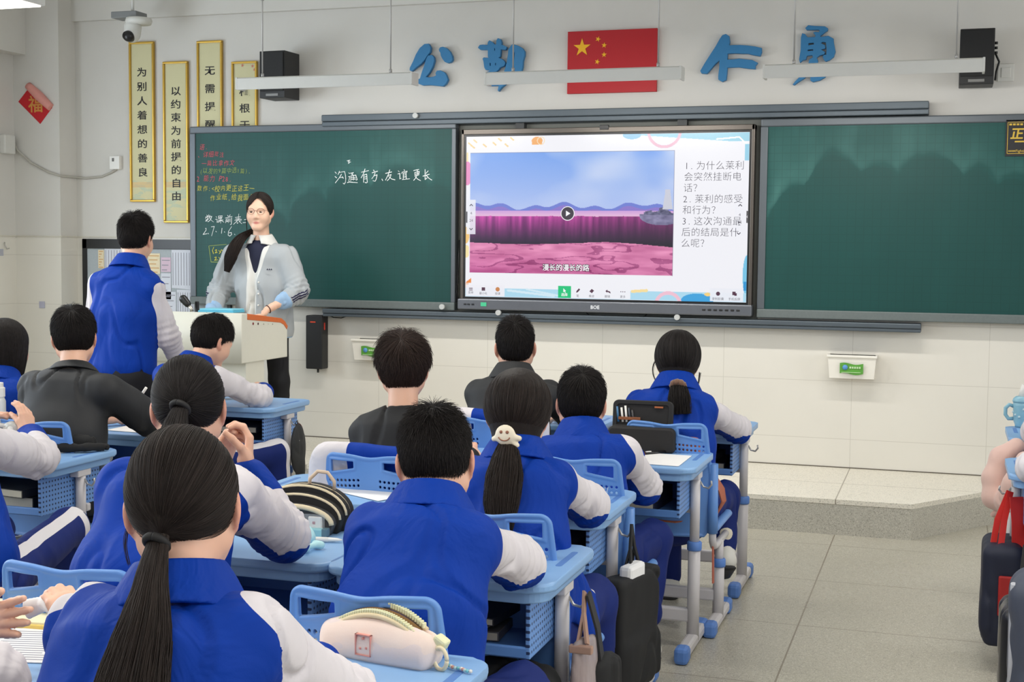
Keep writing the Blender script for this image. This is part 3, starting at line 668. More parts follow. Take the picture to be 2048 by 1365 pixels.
def flat(name, polys, mat, yy):
    b = MB()
    for pl in polys:
        vs = [b.bm.verts.new((PX(x, y)[0], SY - yy, PX(x, y)[1])) for x, y in pl]; b.bm.faces.new(vs)
    return b.build(name, mat, disp)
circ = lambda cx, cy, r, n=28: [(cx + r * math.cos(2 * math.pi * k / n), cy + r * math.sin(2 * math.pi * k / n)) for k in range(n)]
flat('play_button', [circ(376, 272, 25)], M_WHT, .0010)
flat('play_button_disc', [circ(376, 272, 22.5)], glow('dark_play_disc', (66, 58, 72), .9), .0014)
flat('play_arrow', [[(370, 262), (370, 282), (386, 272)]], M_WHT, .0018)
chev = lambda cx, cy, s: [[(cx - 7, cy), (cx - 5, cy + 2 * s), (cx, cy - 3 * s), (cx, cy - 7 * s)], [(cx, cy - 7 * s), (cx, cy - 3 * s), (cx + 5, cy + 2 * s), (cx + 7, cy)]]
flat('page_arrows', chev(20, 245, 1) + chev(20, 326, -1) + chev(973, 246, 1) + chev(970, 336, -1), M_TXT, .0012)
its = [('4', *PX(20, 272), .026, dict(align='CENTER')), ('24', *PX(20, 298), .026, dict(align='CENTER')), ('4', *PX(972, 276), .026, dict(align='CENTER')), ('24', *PX(972, 302), .026, dict(align='CENTER'))]
lab = [('菜单', 21, 556), ('最小化', 68, 558), ('授课', 122, 558), ('笔', 416, 560), ('橡皮', 466, 560), ('撤销', 522, 560), ('更多', 577, 560), ('录制胶囊', 905, 560), ('手机投屏', 960, 560)]
its += [(s, *PX(x, y), .019, dict(align='CENTER')) for s, x, y in lab]
me = text_mesh(its, .0001); me.transform(Matrix.Translation((0, SY - .0012, 0))); link('toolbar_text', me, M_GRY, disp)
me = text_mesh([('选择', *PX(368, 557), .022, dict(align='CENTER', offset=.0004)), ('‹', *PX(997, 281), .03, dict(align='CENTER'))], .0001); me.transform(Matrix.Translation((0, SY - .0012, 0))); link('toolbar_text', me, M_WHT, disp)
R_ = lambda x0, y0, x1, y1: [(x0, y0), (x0, y1), (x1, y1), (x1, y0)]
flat('toolbar_icons', [R_(14, 538, 28, 540), R_(14, 542, 28, 544), R_(14, 546, 28, 548), R_(62, 536, 75, 548), [(410, 548), (412, 542), (420, 533), (425, 537), (416, 547)], [(458, 543), (466, 534), (475, 540), (467, 549)],
                       [(515, 541), (522, 535), (522, 539), (532, 542), (534, 549), (522, 543), (522, 547)], circ(570, 542, 1.8, 8), circ(577, 542, 1.8, 8), circ(584, 542, 1.8, 8), circ(905, 542, 7, 14), R_(953, 534, 964, 546), R_(960, 539, 968, 548)], glow('plum_icons', (98, 62, 84), .9), .0012)
flat('cursor_icon', [[(364, 534), (364, 548), (367, 545), (371, 550), (373, 549), (370, 544), (374, 543)]], M_WHT, .0013)
flat('avatar_icon', [circ(122, 542, 8, 16)], glow('orange_avatar', (226, 150, 90), .9), .0012)

# ------------------------------------------------------------------ raised blue characters and flag
M_BLUE = plain('blue_foam_board', (44, 118, 168), 0.55, var=0.05)
def raised(polys, label):
    simple = [outline_mesh('stroke', [q], .03, .002) for q in polys] if polys is GONG else None
    me = join_meshes('wall_character', simple) if simple else outline_mesh('wall_character', polys, .03, .002)
    me.transform(Matrix.Translation((0, 8.517, 0)))
    o = link('wall_character', me, M_BLUE, None, label, 'wall lettering', 'blue raised calligraphy characters')
    return o
raised(GONG, 'blue raised brush-style character 公 on the wall above the left blackboard')
q_ = [outline_mesh('a', [QIN[0]] + QIN[2:], .03, .002), outline_mesh('b', [QIN[1]], .028, .002)]
me = join_meshes('wall_character', q_); me.transform(Matrix.Translation((0, 8.517, 0)))
link('wall_character', me, M_BLUE, None, 'blue raised brush-style character 勤 on the wall just left of the red flag', 'wall lettering', 'blue raised calligraphy characters')
raised(REN, 'blue raised brush-style character 仁 on the wall just right of the red flag')
raised(YONG, 'blue raised brush-style character 勇 on the wall, nearest the right black loudspeaker')
flag = empty('flag_panel', (0, 0, 0), 0, 'red flag panel with five yellow stars on the wall above the screen', 'flag')
fx0, fx1, fz0, fz1 = -2.405, -1.812, 2.559, 2.960
MB().box(fx0, fx1, 8.512, 8.541, fz0, fz1, bevel=.002).build('red_panel', plain('red_flag_board', (178, 14, 26), 0.45, var=0.03), flag)
M_YEL = plain('yellow_star', (240, 180, 24), 0.5, var=0.02)
def star(cx, cz, R, rot):
    return [(cx + (R if k % 2 == 0 else R * .382) * math.sin(rot + k * math.pi / 5), cz + (R if k % 2 == 0 else R * .382) * math.cos(rot + k * math.pi / 5)) for k in range(10)]
fw, fh = fx1 - fx0, fz1 - fz0
for (a, b, R, rot) in ((.165, .735, .060, 0), (.345, .862, .019, .35), (.415, .76, .019, .1), (.415, .61, .019, 0), (.34, .50, .019, .3)):
    me = outline_mesh('star', [star(fx0 + fw * a, fz0 + fh * b, R, rot)], .003); me.transform(Matrix.Translation((0, 8.511, 0))); link('star', me, M_YEL, flag)

# ------------------------------------------------------------------ calligraphy banners
M_GOLD = plain('gold_moulding', (200, 162, 72), 0.35, 0.7, var=0.12, scale=6)
def scroll_mat():
    t = NT('cream_scroll_paper'); v = t.obj(); s = t.n('ShaderNodeSeparateXYZ'); t.l(v, s.inputs[0])
    c = t.mix(t.noise(4, 3, v), lin((205, 200, 158)), lin((214, 208, 168)))
    low = t.math('MULTIPLY', t.math('LESS_THAN', s.outputs[2], 2.02), t.math('GREATER_THAN', t.noise(9, 3, t.scaled(v, (1, 1, 3))), .52))
    c = t.mix(t.math('MULTIPLY', low, .55), c, lin((176, 196, 178)))
    lo2 = t.math('MULTIPLY', t.math('LESS_THAN', t.math('ABSOLUTE', t.math('SUBTRACT', s.outputs[2], 1.985)), .02), .5)
    t.base(t.mix(lo2, c, lin((220, 178, 120)))); t.pr(0.75)
    return t.m
M_SCROLL = scroll_mat(); M_INK = plain('black_ink', (30, 26, 24), 0.6)
def banner(x0, x1, z0, z1, s, ztop, step, label):
    r = empty('calligraphy_banner', (0, 0, 0), 0, label, 'banner', 'gold framed calligraphy banners')
    b = MB(); e = .015
    for (a, c, d, f) in ((x0, x0 + e, z0 + e, z1 - e), (x1 - e, x1, z0 + e, z1 - e), (x0, x1, z0, z0 + e), (x0, x1, z1 - e, z1)): b.box(a, c, 8.515, 8.541, d, f, bevel=.004)
    b.build('frame', M_GOLD, r)
    MB().box(x0 + .01, x1 - .01, 8.528, 8.54, z0 + .01, z1 - .01).build('scroll', M_SCROLL, r)
    it = [(ch, (x0 + x1) / 2, ztop - i * step, .082, dict(align='CENTER', offset=.0011, sy=.84, sx=1.06)) for i, ch in enumerate(s)]
    me = text_mesh(it, .0005); me.transform(Matrix.Translation((0, 8.527, 0))); link('lettering', me, M_INK, r)
    return r
banner(-5.728, -5.520, 1.860, 3.018, '为别人着想的善良', 2.795, .1035, 'gold-framed cream banner with eight characters, below the white camera')
banner(-5.446, -5.240, 1.708, 2.868, '以约束为前提的自由', 2.652, .0945, 'gold-framed cream banner with nine characters, just left of the blackboard edge')
banner(-5.165, -4.960, 1.860, 3.005, '无需提醒的自觉', 2.790, .128, 'tall gold-framed cream banner partly behind the blackboard, starting 无需提醒')
b4 = banner(-4.885, -4.682, 1.708, 2.850, '植根于内心的修养', 2.634, .118, 'gold-framed cream banner beside the left loudspeaker, partly behind a hanging lamp')
for (x, z) in ((-4.80, 2.822), (-4.72, 2.815), (-4.705, 2.79)):
    me = outline_mesh('blossom', [star(x, z, .014, .2)], .001); me.transform(Matrix.Translation((0, 8.527, 0))); link('blossom', me, plain('pink_blossom', (196, 120, 104), .7), b4)
# ------------------------------------------------------------------ implicit surfaces
def V3(*a): return np.array(a, np.float32)
def nrm(v):
    v = np.asarray(v, np.float32); return v / (np.linalg.norm(v) + 1e-9)
def smin(a, b, k):
    if k <= 0: return np.minimum(a, b)
    h = np.clip(.5 + .5 * (b - a) / k, 0, 1)
    return b * (1 - h) + a * h - k * h * (1 - h)
class Prim:
    """one rounded solid; g = group used to colour the surface, k = blend radius, neg = carve away"""
    def __init__(s, f, lo, hi, g='', k=.02, neg=False):
        s.f, s.lo, s.hi, s.g, s.k, s.neg = f, np.array(lo, float), np.array(hi, float), g, k, neg
def rc(a, b, r1, r2=None, g='', k=.02, neg=False):
    a, b = np.array(a, np.float32), np.array(b, np.float32); r2 = r1 if r2 is None else r2
    ab = b - a; L = float(ab @ ab) + 1e-9
    def f(P):
        q = P - a; t = np.clip((q @ ab) / L, 0, 1)
        return np.linalg.norm(q - t[..., None] * ab, axis=-1) - (r1 + (r2 - r1) * t)
    R = max(r1, r2)
    return Prim(f, np.minimum(a, b) - R, np.maximum(a, b) + R, g, k, neg)
def ell(c, r, R=None, g='', k=.02, neg=False):
    c = np.array(c, np.float32); r = np.array(r, np.float32); R = np.eye(3, dtype=np.float32) if R is None else np.asarray(R, np.float32)
    m = float(r.max())
    def f(P):
        q = ((P - c) @ R) / r
        n = np.linalg.norm(q, axis=-1); n2 = np.linalg.norm(q / r, axis=-1) + 1e-6
        return n * (n - 1) / n2
    return Prim(f, c - m, c + m, g, k, neg)
def eseg(a, b, u, wa, da, wb, db, g='', k=.03, neg=False):
    """tapering limb or trunk segment of elliptical section; u = lateral axis"""
    a, b = np.array(a, np.float32), np.array(b, np.float32)
    ax = nrm(b - a); u = nrm(np.asarray(u) - (np.asarray(u) @ ax) * ax); v = np.cross(ax, u); L = float(np.linalg.norm(b - a))
    def f(P):
        q = P - a; h = q @ ax; t = np.clip(h / L, 0, 1)
        ru = wa + (wb - wa) * t; rv = da + (db - da) * t
        ov = np.where(h < 0, -h, np.where(h > L, h - L, 0))
        qu, qv = (q @ u) / ru, (q @ v) / rv
        qo = ov / rv
        n = np.sqrt(qu * qu + qv * qv + qo * qo)
        n2 = np.sqrt((qu / ru) ** 2 + (qv / rv) ** 2 + (qo / rv) ** 2) + 1e-6
        return n * (n - 1) / n2
    R = max(wa, da, wb, db)
    return Prim(f, np.minimum(a, b) - R, np.maximum(a, b) + R, g, k, neg)
def rbox(c, hs, r=.01, R=None, g='', k=.01, neg=False):
    c = np.array(c, np.float32); hs = np.array(hs, np.float32); R = np.eye(3, dtype=np.float32) if R is None else np.asarray(R, np.float32)
    def f(P):
        q = np.abs((P - c) @ R) - (hs - r)
        return np.linalg.norm(np.maximum(q, 0), axis=-1) + np.minimum(q.max(-1), 0) - r
    m = float(np.linalg.norm(hs))
    return Prim(f, c - m, c + m, g, k, neg)

def field_eval(prims, P, groups=None):
    f = np.full(P.shape[:-1], 1.0, np.float32)
    for p in prims:
        if groups is not None and p.g not in groups: continue
        d = p.f(P)
        f = -smin(-f, d, p.k) if p.neg else smin(f, d, p.k)
    return f
def surface(prims, h, lo=None, hi=None, post=None):
    """naive surface nets of the blended solids -> vertices, quads"""
    pos = [p for p in prims if not p.neg]
    if lo is None: lo = np.min([p.lo for p in pos], 0) - 3 * h
    if hi is None: hi = np.max([p.hi for p in pos], 0) + 3 * h
    lo, hi = np.array(lo, float), np.array(hi, float)
    n = np.ceil((hi - lo) / h).astype(int) + 1
    ax = [(lo[i] + h * np.arange(n[i])).astype(np.float32) for i in range(3)]
    f = np.full(n, 1.0, np.float32)
    for p in prims:
        m = 2.2 * p.k + 3 * h
        a = np.clip(np.floor((p.lo - m - lo) / h).astype(int), 0, n); b = np.clip(np.ceil((p.hi + m - lo) / h).astype(int) + 1, 0, n)
        if (b <= a).any(): continue
        sl = tuple(slice(a[i], b[i]) for i in range(3))
        G = np.stack(np.meshgrid(ax[0][sl[0]], ax[1][sl[1]], ax[2][sl[2]], indexing='ij'), -1)
        d = p.f(G)
        f[sl] = -smin(-f[sl], d, p.k) if p.neg else smin(f[sl], d, p.k)
    if post is not None:
        f = post(f, np.stack(np.meshgrid(*ax, indexing='ij'), -1))
    s = f < 0
    c = [(i, j, k) for i in (0, 1) for j in (0, 1) for k in (0, 1)]
    cnt = sum(s[i:n[0] - 1 + i, j:n[1] - 1 + j, k:n[2] - 1 + k].astype(np.int8) for i, j, k in c)
    idx = np.argwhere((cnt > 0) & (cnt < 8))
    if len(idx) == 0: return np.zeros((0, 3)), np.zeros((0, 4), int)
    vals = np.stack([f[idx[:, 0] + i, idx[:, 1] + j, idx[:, 2] + k] for i, j, k in c], 1)
    acc = np.zeros((len(idx), 3)); num = np.zeros(len(idx))
    for a in range(8):
        for b in range(a + 1, 8):
            if sum(abs(c[a][q] - c[b][q]) for q in range(3)) != 1: continue
            va, vb = vals[:, a], vals[:, b]; mm = (va < 0) != (vb < 0)
            t = np.where(mm, va / np.where(va - vb == 0, 1, va - vb), 0)
            pa, pb = np.array(c[a], float), np.array(c[b], float)
            acc += np.where(mm[:, None], pa + t[:, None] * (pb - pa), 0); num += mm
    V = lo + (idx + acc / num[:, None]) * h
    vid = np.full(n, -1, int); vid[idx[:, 0], idx[:, 1], idx[:, 2]] = np.arange(len(idx))
    F = []
    for a in range(3):
        b, d = (a + 1) % 3, (a + 2) % 3
        s0 = [slice(None)] * 3; s1 = [slice(None)] * 3; s0[a] = slice(0, -1); s1[a] = slice(1, None)
        ch = np.argwhere(s[tuple(s0)] != s[tuple(s1)])
        ch = ch[(ch[:, b] > 0) & (ch[:, d] > 0)]
        def at(db, dd):
            q = ch.copy(); q[:, b] += db; q[:, d] += dd; return vid[q[:, 0], q[:, 1], q[:, 2]]
        q = np.stack([at(-1, -1), at(0, -1), at(0, 0), at(-1, 0)], 1)
        flip = ~s[ch[:, 0], ch[:, 1], ch[:, 2]]
        q[flip] = q[flip][:, ::-1]
        F.append(q[(q >= 0).all(1)])
    return V, np.concatenate(F)
def vnormals(V, F):
    N = np.zeros_like(V)
    fn = np.cross(V[F[:, 2]] - V[F[:, 0]], V[F[:, 3]] - V[F[:, 1]])
    for k in range(4): np.add.at(N, F[:, k], fn)
    return N / (np.linalg.norm(N, axis=1, keepdims=True) + 1e-12)
def relax(V, F, it=1, w=.5):
    for _ in range(it):
        A = np.zeros_like(V); c = np.zeros(len(V))
        for k in range(4):
            np.add.at(A, F[:, k], V[F[:, (k + 1) % 4]] + V[F[:, k - 1]]); np.add.at(c, F[:, k], 2)
        V = V * (1 - w) + w * A / np.maximum(c, 1)[:, None]
    return V
def sdf_obj(name, prims, h, mat, parent=None, off=(0, 0, 0), relax_it=1, **k):
    V, F = surface(prims, h)
    V = relax(V, F, relax_it)
    return link(name, np_mesh(name, V - np.array(off), F), mat, parent, **k)

# ------------------------------------------------------------------ school desk
M_TOP = plain('light_blue_desk_plastic', (134, 175, 220), 0.38, var=0.025, scale=12, bump=.03, bscale=600)
M_PLA = plain('mid_blue_plastic', (96, 142, 206), 0.42, var=0.03, scale=12)
M_CAP = plain('blue_rubber_cap', (88, 130, 200), 0.5, var=0.04)
M_GRV = plain('groove_blue', (86, 128, 192), 0.5)
M_TUB = plain('white_powder_coated_steel', (206, 202, 203), 0.4, var=0.04, scale=20)
M_HOOK = plain('zinc_hook', (190, 188, 186), 0.3, 0.7)
def perforated(axis_a, axis_b):
    t = NT('perforated_blue_plastic'); v = t.obj(); s = t.n('ShaderNodeSeparateXYZ'); t.l(v, s.inputs[0])
    fa = t.math('SUBTRACT', t.math('FRACT', t.math('DIVIDE', t.math('ADD', s.outputs[axis_a], 10), .0175)), .5)
    fb = t.math('SUBTRACT', t.math('FRACT', t.math('DIVIDE', t.math('ADD', s.outputs[axis_b], 10), .0175)), .5)
    d = t.math('ADD', t.math('MULTIPLY', fa, fa), t.math('MULTIPLY', fb, fb))
    t.base(t.mix(t.math('LESS_THAN', d, .05), lin((108, 152, 213)), lin((40, 56, 92)))); t.pr(.45)
    return t.m
M_PERF = perforated(1, 2)
M_PERFB = perforated(0, 2)

def make_desk():
    r = empty('school_desk', (0, 0, 0))
    W, D = .60, .46
    # worktop: thick plate with rounded corners, far corners cut off a little
    b = MB(); b.prism(rounded(W, D, [.045, .045, .055, .055]), .718, .742, bevel=.008)
    b.prism(rounded(W - .035, D - .03, .05), .690, .72, bevel=.005)
    b.build('top', M_TOP, r)
    for sx in (1, -1):
        g = MB(); g.prism([(x + sx * .262, y + .06) for x, y in rounded(.017, .17, .008)], .7405, .7428); g.build('pen_groove', M_GRV, r)
    # open book box
    x, y0, y1, z0, z1 = .235, -.19, .17, .545, .70
    bx = MB(); bx.box(-x, x, y0, y1, z0, z0 + .012, bevel=.004); bx.box(-x, x, y1 - .01, y1, z0, z1); bx.box(-x, x, y0, y0 + .012, z0, z0 + .03, bevel=.004)
    bx.build('book_box', M_PLA, r)
    for sx in (-1, 1):
        sp = MB(); sp.box(sx * x - .006, sx * x + .006, y0, y1, z0, z1, bevel=.003); sp.build('side_panel', M_PERF, r)
    for sx in (-1, 1):
        X = sx * .262
        lg = MB().tube([(X, .02, .03), (X, .02, .40)], .024, 14).tube([(X, .02, .39), (X, .02, .70)], .019, 14); lg = lg.build('leg', M_TUB, r)
        MB().lathe([(.027, .385), (.029, .39), (.029, .415), (.024, .42)], (X, .02, 0), 16).build('collar', M_CAP, lg)
        br = MB().box(X - .02, X + .02, -.02, .06, .665, .695, bevel=.004).build('bracket', M_TUB, lg)
        ft = MB().box(X - .023, X + .023, -.225, .235, .012, .058, bevel=.012).build('foot', M_TUB, r)
        for (ya, yb) in ((-.232, -.155), (.165, .242)):
            MB().box(X - .027, X + .027, ya, yb, .0, .065, bevel=.016).build('foot_cap', M_CAP, ft)
        hk = MB().tube([(X + sx * .018, .02, .655), (X + sx * .03, .02, .635), (X + sx * .05, .02, .63), (X + sx * .062, .02, .645), (X + sx * .06, .02, .66)], .004, 8).build('hook', M_HOOK, r)
    MB().box(-.262, .262, .005, .035, .10, .155, bevel=.008).build('crossbar', M_TUB, r)
    MB().box(-.262, .262, .06, .085, .52, .55, bevel=.006).build('brace', M_TUB, r)
    return r

# ------------------------------------------------------------------ school chair
def backrest_mesh():
    """plastic shell with two hand holes and rows of small round holes, modelled flat and then bent"""
    W2, Z0, Z1 = .205, .40, .865
    def outline(P):
        x, z = np.abs(P[..., 0]), P[..., 2]
        top = Z1 - .010 * np.exp(-(x / .05) ** 2)
        wid = .160 + .032 * np.clip((.87 - z) / .3, 0, 1) - .04 * np.clip((.50 - z) / .1, 0, 1) ** 2
        a, b = x - wid + .03, z - top + .03
        cr = np.minimum(np.maximum(a, b), 0) + np.hypot(np.maximum(a, 0), np.maximum(b, 0)) - .03
        return np.maximum(cr, Z0 - z) * .95
    def tri(P):      # hand hole: rounded wedge, taller towards the outer side
        x, z = np.abs(P[..., 0]), P[..., 2]
        lo = .802 + (.140 - x) * .20
        a = np.maximum.reduce([.055 - x, x - .138, z - .838, lo - z]) + .006
        return a - .006
    def holes(P):
        x, z = P[..., 0], P[..., 2]
        d = np.full(x.shape, 1.0, np.float32)
        for sx in (-1, 1):
            for r_ in range(4):
                for c_ in range(8):
                    hx = sx * (.148 - c_ * .0155); hz = .770 - r_ * .0185 + .008 * (c_ / 8)
                    d = np.minimum(d, np.hypot(x - hx, z - hz) - .0046)
        return d
    h = .0024
    def post(f, P):
        o = outline(P)
        edge = np.clip(1 - np.abs(o + .006) / .008, 0, 1)
        ht = tri(P); edge = np.maximum(edge, np.clip(1 - np.abs(ht - .006) / .008, 0, 1))
        y = np.abs(P[..., 1]) - (.0042 + .0045 * edge)
        return np.maximum.reduce([o, y, -(ht - .002), -holes(P)]).astype(np.float32)
    p = rbox((0, 0, (Z0 + Z1) / 2), (W2, .01, (Z1 - Z0) / 2))
    V, F = surface([p], h, (-W2 - .01, -.0135, Z0 - .01), (W2 + .01, .0135, Z1 + .01), post)
    V = relax(V, F, 1, .4)
    z = V[:, 2]; x = V[:, 0]
    V[:, 1] += -.045 * ((z - .40) / .46) + .035 * (x / .18) ** 2 + .010 * np.exp(-(x / .05) ** 2) * np.clip((z - .5) / .2, 0, 1)
    return np_mesh('backrest', V, F)
def make_chair():
    """chair facing +Y, its backrest near y = 0"""
    r = empty('school_chair', (0, 0, 0))
    link('backrest', backrest_mesh(), M_PLA, r)
    se = [eseg((0, .05, .428), (0, .40, .432), (1, 0, 0), .195, .014, .205, .016, k=.01), rc((-.19, .06, .435), (-.19, .38, .438), .013, k=.02), rc((.19, .06, .435), (.19, .38, .438), .013, k=.02), rc((-.18, .41, .425), (.18, .41, .425), .014, k=.02)]
    sdf_obj('seat', se, .007, M_PLA, r)
    for sx in (-1, 1):
        X = sx * .185
        MB().tube([(X, .015, .70), (X, .02, .50), (X, .022, .42)], [.019, .021, .021], 12).build('back_post', M_PLA, r)
        MB().tube([(X, .022, .43), (X, .03, .385), (X, .06, .36), (X, .12, .352), (X, .36, .352)], .015, 12).build('seat_rail', M_TUB, r)
        lg = MB().tube([(X, .20, .03), (X, .20, .26)], .023, 14).tube([(X, .20, .25), (X, .20, .36)], .018, 12).build('leg', M_TUB, r)
        MB().lathe([(.026, .245), (.028, .25), (.028, .275), (.023, .28)], (X, .20, 0), 14).build('collar', M_CAP, lg)
        ft = MB().box(X - .022, X + .022, -.01, .43, .012, .055, bevel=.012).build('foot', M_TUB, r)
        for (ya, yb) in ((-.02, .055), (.365, .44)):
            MB().box(X - .026, X + .026, ya, yb, .0, .062, bevel=.015).build('foot_cap', M_CAP, ft)
    MB().box(-.185, .185, .185, .215, .10, .15, bevel=.008).build('crossbar', M_TUB, r)
    return r
# ------------------------------------------------------------------ desks and chairs in their rows
desk0 = make_desk(); chair0 = make_chair()
used = {'desk': False, 'chair': False}
def place_desk(x, y, label, rz=0.0):
    o = desk0 if not used['desk'] else copy_tree(desk0); used['desk'] = True
    o.location = (x, y, 0); o.rotation_euler.z = rz
    prop(o, label, 'desk', 'light blue school desks')
    return o
def place_chair(x, y, label, rz=0.0):
    o = chair0 if not used['chair'] else copy_tree(chair0); used['chair'] = True
    o.location = (x, y, 0); o.rotation_euler.z = rz
    prop(o, label, 'chair', 'blue plastic school chairs')
    return o
# right-hand column, front row to back row
place_desk(-1.126, 6.105, 'light blue desk of the girl with a brown scrunchie, in the front row')
place_desk(-1.165, 5.075, 'light blue desk with the open black pencil case standing on it')
place_desk(-1.260, 4.115, 'light blue desk with a black tote bag hanging from its right leg')
place_desk(-1.180, 3.245, 'light blue desk of the crew-cut boy in the centre foreground')
place_desk(-1.120, 2.205, 'light blue desk with the pink zipped pencil case, nearest desk')
# second column
place_desk(-1.780, 6.055, 'light blue desk in front of the man in the black jacket')
place_desk(-1.765, 5.020, 'light blue desk holding the folded spectacles, behind the smiley hair tie')
place_desk(-1.865, 4.020, 'light blue desk with loose white papers and no student')
place_desk(-1.770, 3.250, 'light blue desk with the cream and black pencil case and small stationery')
place_desk(-1.775, 2.205, 'light blue desk with the yellow book and printed sheet, lower left')
# left block
place_desk(-3.460, 6.110, 'light blue desk of the boy writing beside the lectern')
place_desk(-3.455, 5.080, 'light blue desk in front of the boy in the black sports shirt')
place_desk(-3.380, 4.275, 'light blue desk at the left edge with a crumpled black jacket on it')
# right edge
place_desk(.575, 6.40, 'light blue desk at the right edge carrying the blue mug')
place_desk(.535, 5.37, 'light blue desk at the right edge with red-strapped bag on its hook')
place_chair(-1.047, 5.245, 'blue chair of the girl with a scrunchie, orange backpack on it')
scrib = place_chair(-1.156, 4.235, 'blue chair of the collared boy, white scribble on its backrest')
place_chair(-1.112, 3.285, 'blue chair of the girl with the smiley hair tie')
place_chair(-1.085, 2.420, 'large blue chair backrest behind the pink pencil case')
place_chair(-1.745, 5.085, 'blue chair under the jacket of the man in black')
place_chair(-1.790, 4.035, 'blue chair under the jacket of the curly-haired boy')
place_chair(-1.769, 2.400, 'blue chair backrest at lower left, behind the two pairs of hands')
place_chair(-3.354, 4.345, 'blue chair of the boy in the black sports shirt, at the left edge')
place_chair(.58, 4.62, 'blue chair at the right edge, facing the desk with the red-strapped bag')

me = text_mesh([('bou', 0, 0, .034, dict(align='CENTER', shear=.2, offset=-.0006))], .0003)
so = link('scribble', me, plain('white_correction_fluid', (220, 222, 224), .7), scrib); so.location = (.100, -.0400, .768); so.rotation_euler = (.10, 0, .22)
# ------------------------------------------------------------------ materials for people
def skin_mat(name, rgb):
    t = NT(name); v = t.obj()
    c = t.mix(t.noise(18, 4, v), tuple(x * .93 for x in lin(rgb)), tuple(min(1, x * 1.05) for x in lin(rgb)))
    c = t.mix(t.attr('flush').outputs['Fac'], c, lin((206, 118, 98)))
    c = t.mix(t.attr('lips').outputs['Fac'], c, lin((184, 104, 98)))
    t.base(c); t.pr(.48, sss=.12); return t.m
M_SKIN = skin_mat('warm_skin', (226, 178, 152)); M_SKIN_F = skin_mat('fair_skin', (228, 186, 160))
def uniform_mat():
    t = NT('blue_and_white_school_jersey'); v = t.obj()
    blue = t.mix(t.noise(6, 3, v), lin((0, 48, 140)), lin((2, 56, 156)))
    white = t.mix(t.noise(9, 3, v), lin((208, 202, 206)), lin((217, 212, 215)))
    sl, cf = t.attr('sleeve').outputs['Fac'], t.attr('cuff').outputs['Fac']
    isl = t.math('GREATER_THAN', sl, 0.0); icf = t.math('GREATER_THAN', cf, 0.0)
    pip = t.math('LESS_THAN', t.math('ABSOLUTE', sl), .0035)
    w_ = t.math('MULTIPLY', isl, t.math('SUBTRACT', 1.0, icf))
    w_ = t.math('MAXIMUM', w_, pip)
    w_ = t.math('MAXIMUM', w_, t.math('GREATER_THAN', t.attr('piping').outputs['Fac'], 0.0))
    t.base(t.mix(w_, blue, white)); t.pr(.65, spec=.16)
    wv = t.n('ShaderNodeTexNoise'); wv.inputs['Scale'].default_value = 7; wv.inputs['Detail'].default_value = 3; wv.inputs['Distortion'].default_value = 1.6; t.l(t.scaled(v, (1, 1, .6)), wv.inputs['Vector'])
    t.bump(t.math('ADD', wv.outputs[0], t.math('MULTIPLY', t.noise(420, 2, v), .012)), .55, .022)
    return t.m
M_UNI = uniform_mat()
def trousers_mat(name, c0, stripe=True):
    t = NT(name); v = t.obj()
    c = t.mix(t.noise(7, 3, v), lin(c0), tuple(min(1, x * 1.25) for x in lin(c0)))
    if stripe: c = t.mix(t.math('GREATER_THAN', t.attr('stripe').outputs['Fac'], 0.0), c, lin((224, 220, 222)))
    t.base(c); t.pr(.7, spec=.25); t.bump(t.noise(400, 2, v), .1, .001); return t.m
M_TRS = trousers_mat('navy_tracksuit_trousers', (16, 34, 98)); M_TRB = trousers_mat('black_trousers', (24, 24, 27), False)
M_TEE = plain('black_jersey_shirt', (22, 22, 24), .75, var=.15, scale=8, bump=.1, bscale=400); M_TEE2 = plain('charcoal_sports_shirt', (24, 25, 28), .65, var=.12, scale=8, bump=.1, bscale=400)
M_COLW = plain('white_collar_cloth', (214, 213, 208), .7)
M_JKT = plain('black_soft_jacket', (30, 31, 33), .7, var=.12, scale=8)
def hair_mat(name, rgb, strand=False):
    t = NT(name); c = lin(rgb)
    if strand:
        i = t.n('ShaderNodeHairInfo') if hasattr(bpy.types, 'ShaderNodeHairInfo') else None
        t.base(t.mix(i.outputs['Random'], tuple(x * .55 for x in c), tuple(x * 1.7 for x in c)) if i else c)
        t.pr(.58, spec=.20)
    else:
        v = t.obj(); t.base(t.mix(t.noise(60, 3, v), tuple(x * .5 for x in c), tuple(x * 1.1 for x in c))); t.pr(.6, spec=.25)
        t.bump(t.noise(90, 3, t.scaled(v, (1, 1, .25))), .5, .004)
    return t.m
HM = {k: (hair_mat(k + '_hair', c), hair_mat(k + '_hair_strand', c, True)) for k, c in dict(black=(30, 26, 25), soft_black=(38, 31, 28), dark_brown=(50, 38, 33)).items()}
M_SHOE = plain('white_trainer_leather', (222, 220, 212), .5, var=.05); M_SOLE = plain('black_rubber_sole', (36, 35, 35), .6); M_SOCK = plain('cream_sock', (224, 216, 196), .8)
M_EYE = NT('eye_white'); M_EYE.base(M_EYE.mix(M_EYE.attr('iris').outputs['Fac'], lin((196, 186, 178)), lin((24, 18, 15)))); M_EYE.pr(.15); M_EYE = M_EYE.m

def rot(yaw=0, pitch=0, roll=0):
    """head turn: yaw to its left, pitch downwards, roll; degrees -> matrix with columns right, forward, up"""
    m = Matrix.Rotation(math.radians(yaw), 3, 'Z') @ Matrix.Rotation(math.radians(-pitch), 3, 'X') @ Matrix.Rotation(math.radians(roll), 3, 'Y')
    return np.array(m, np.float32)

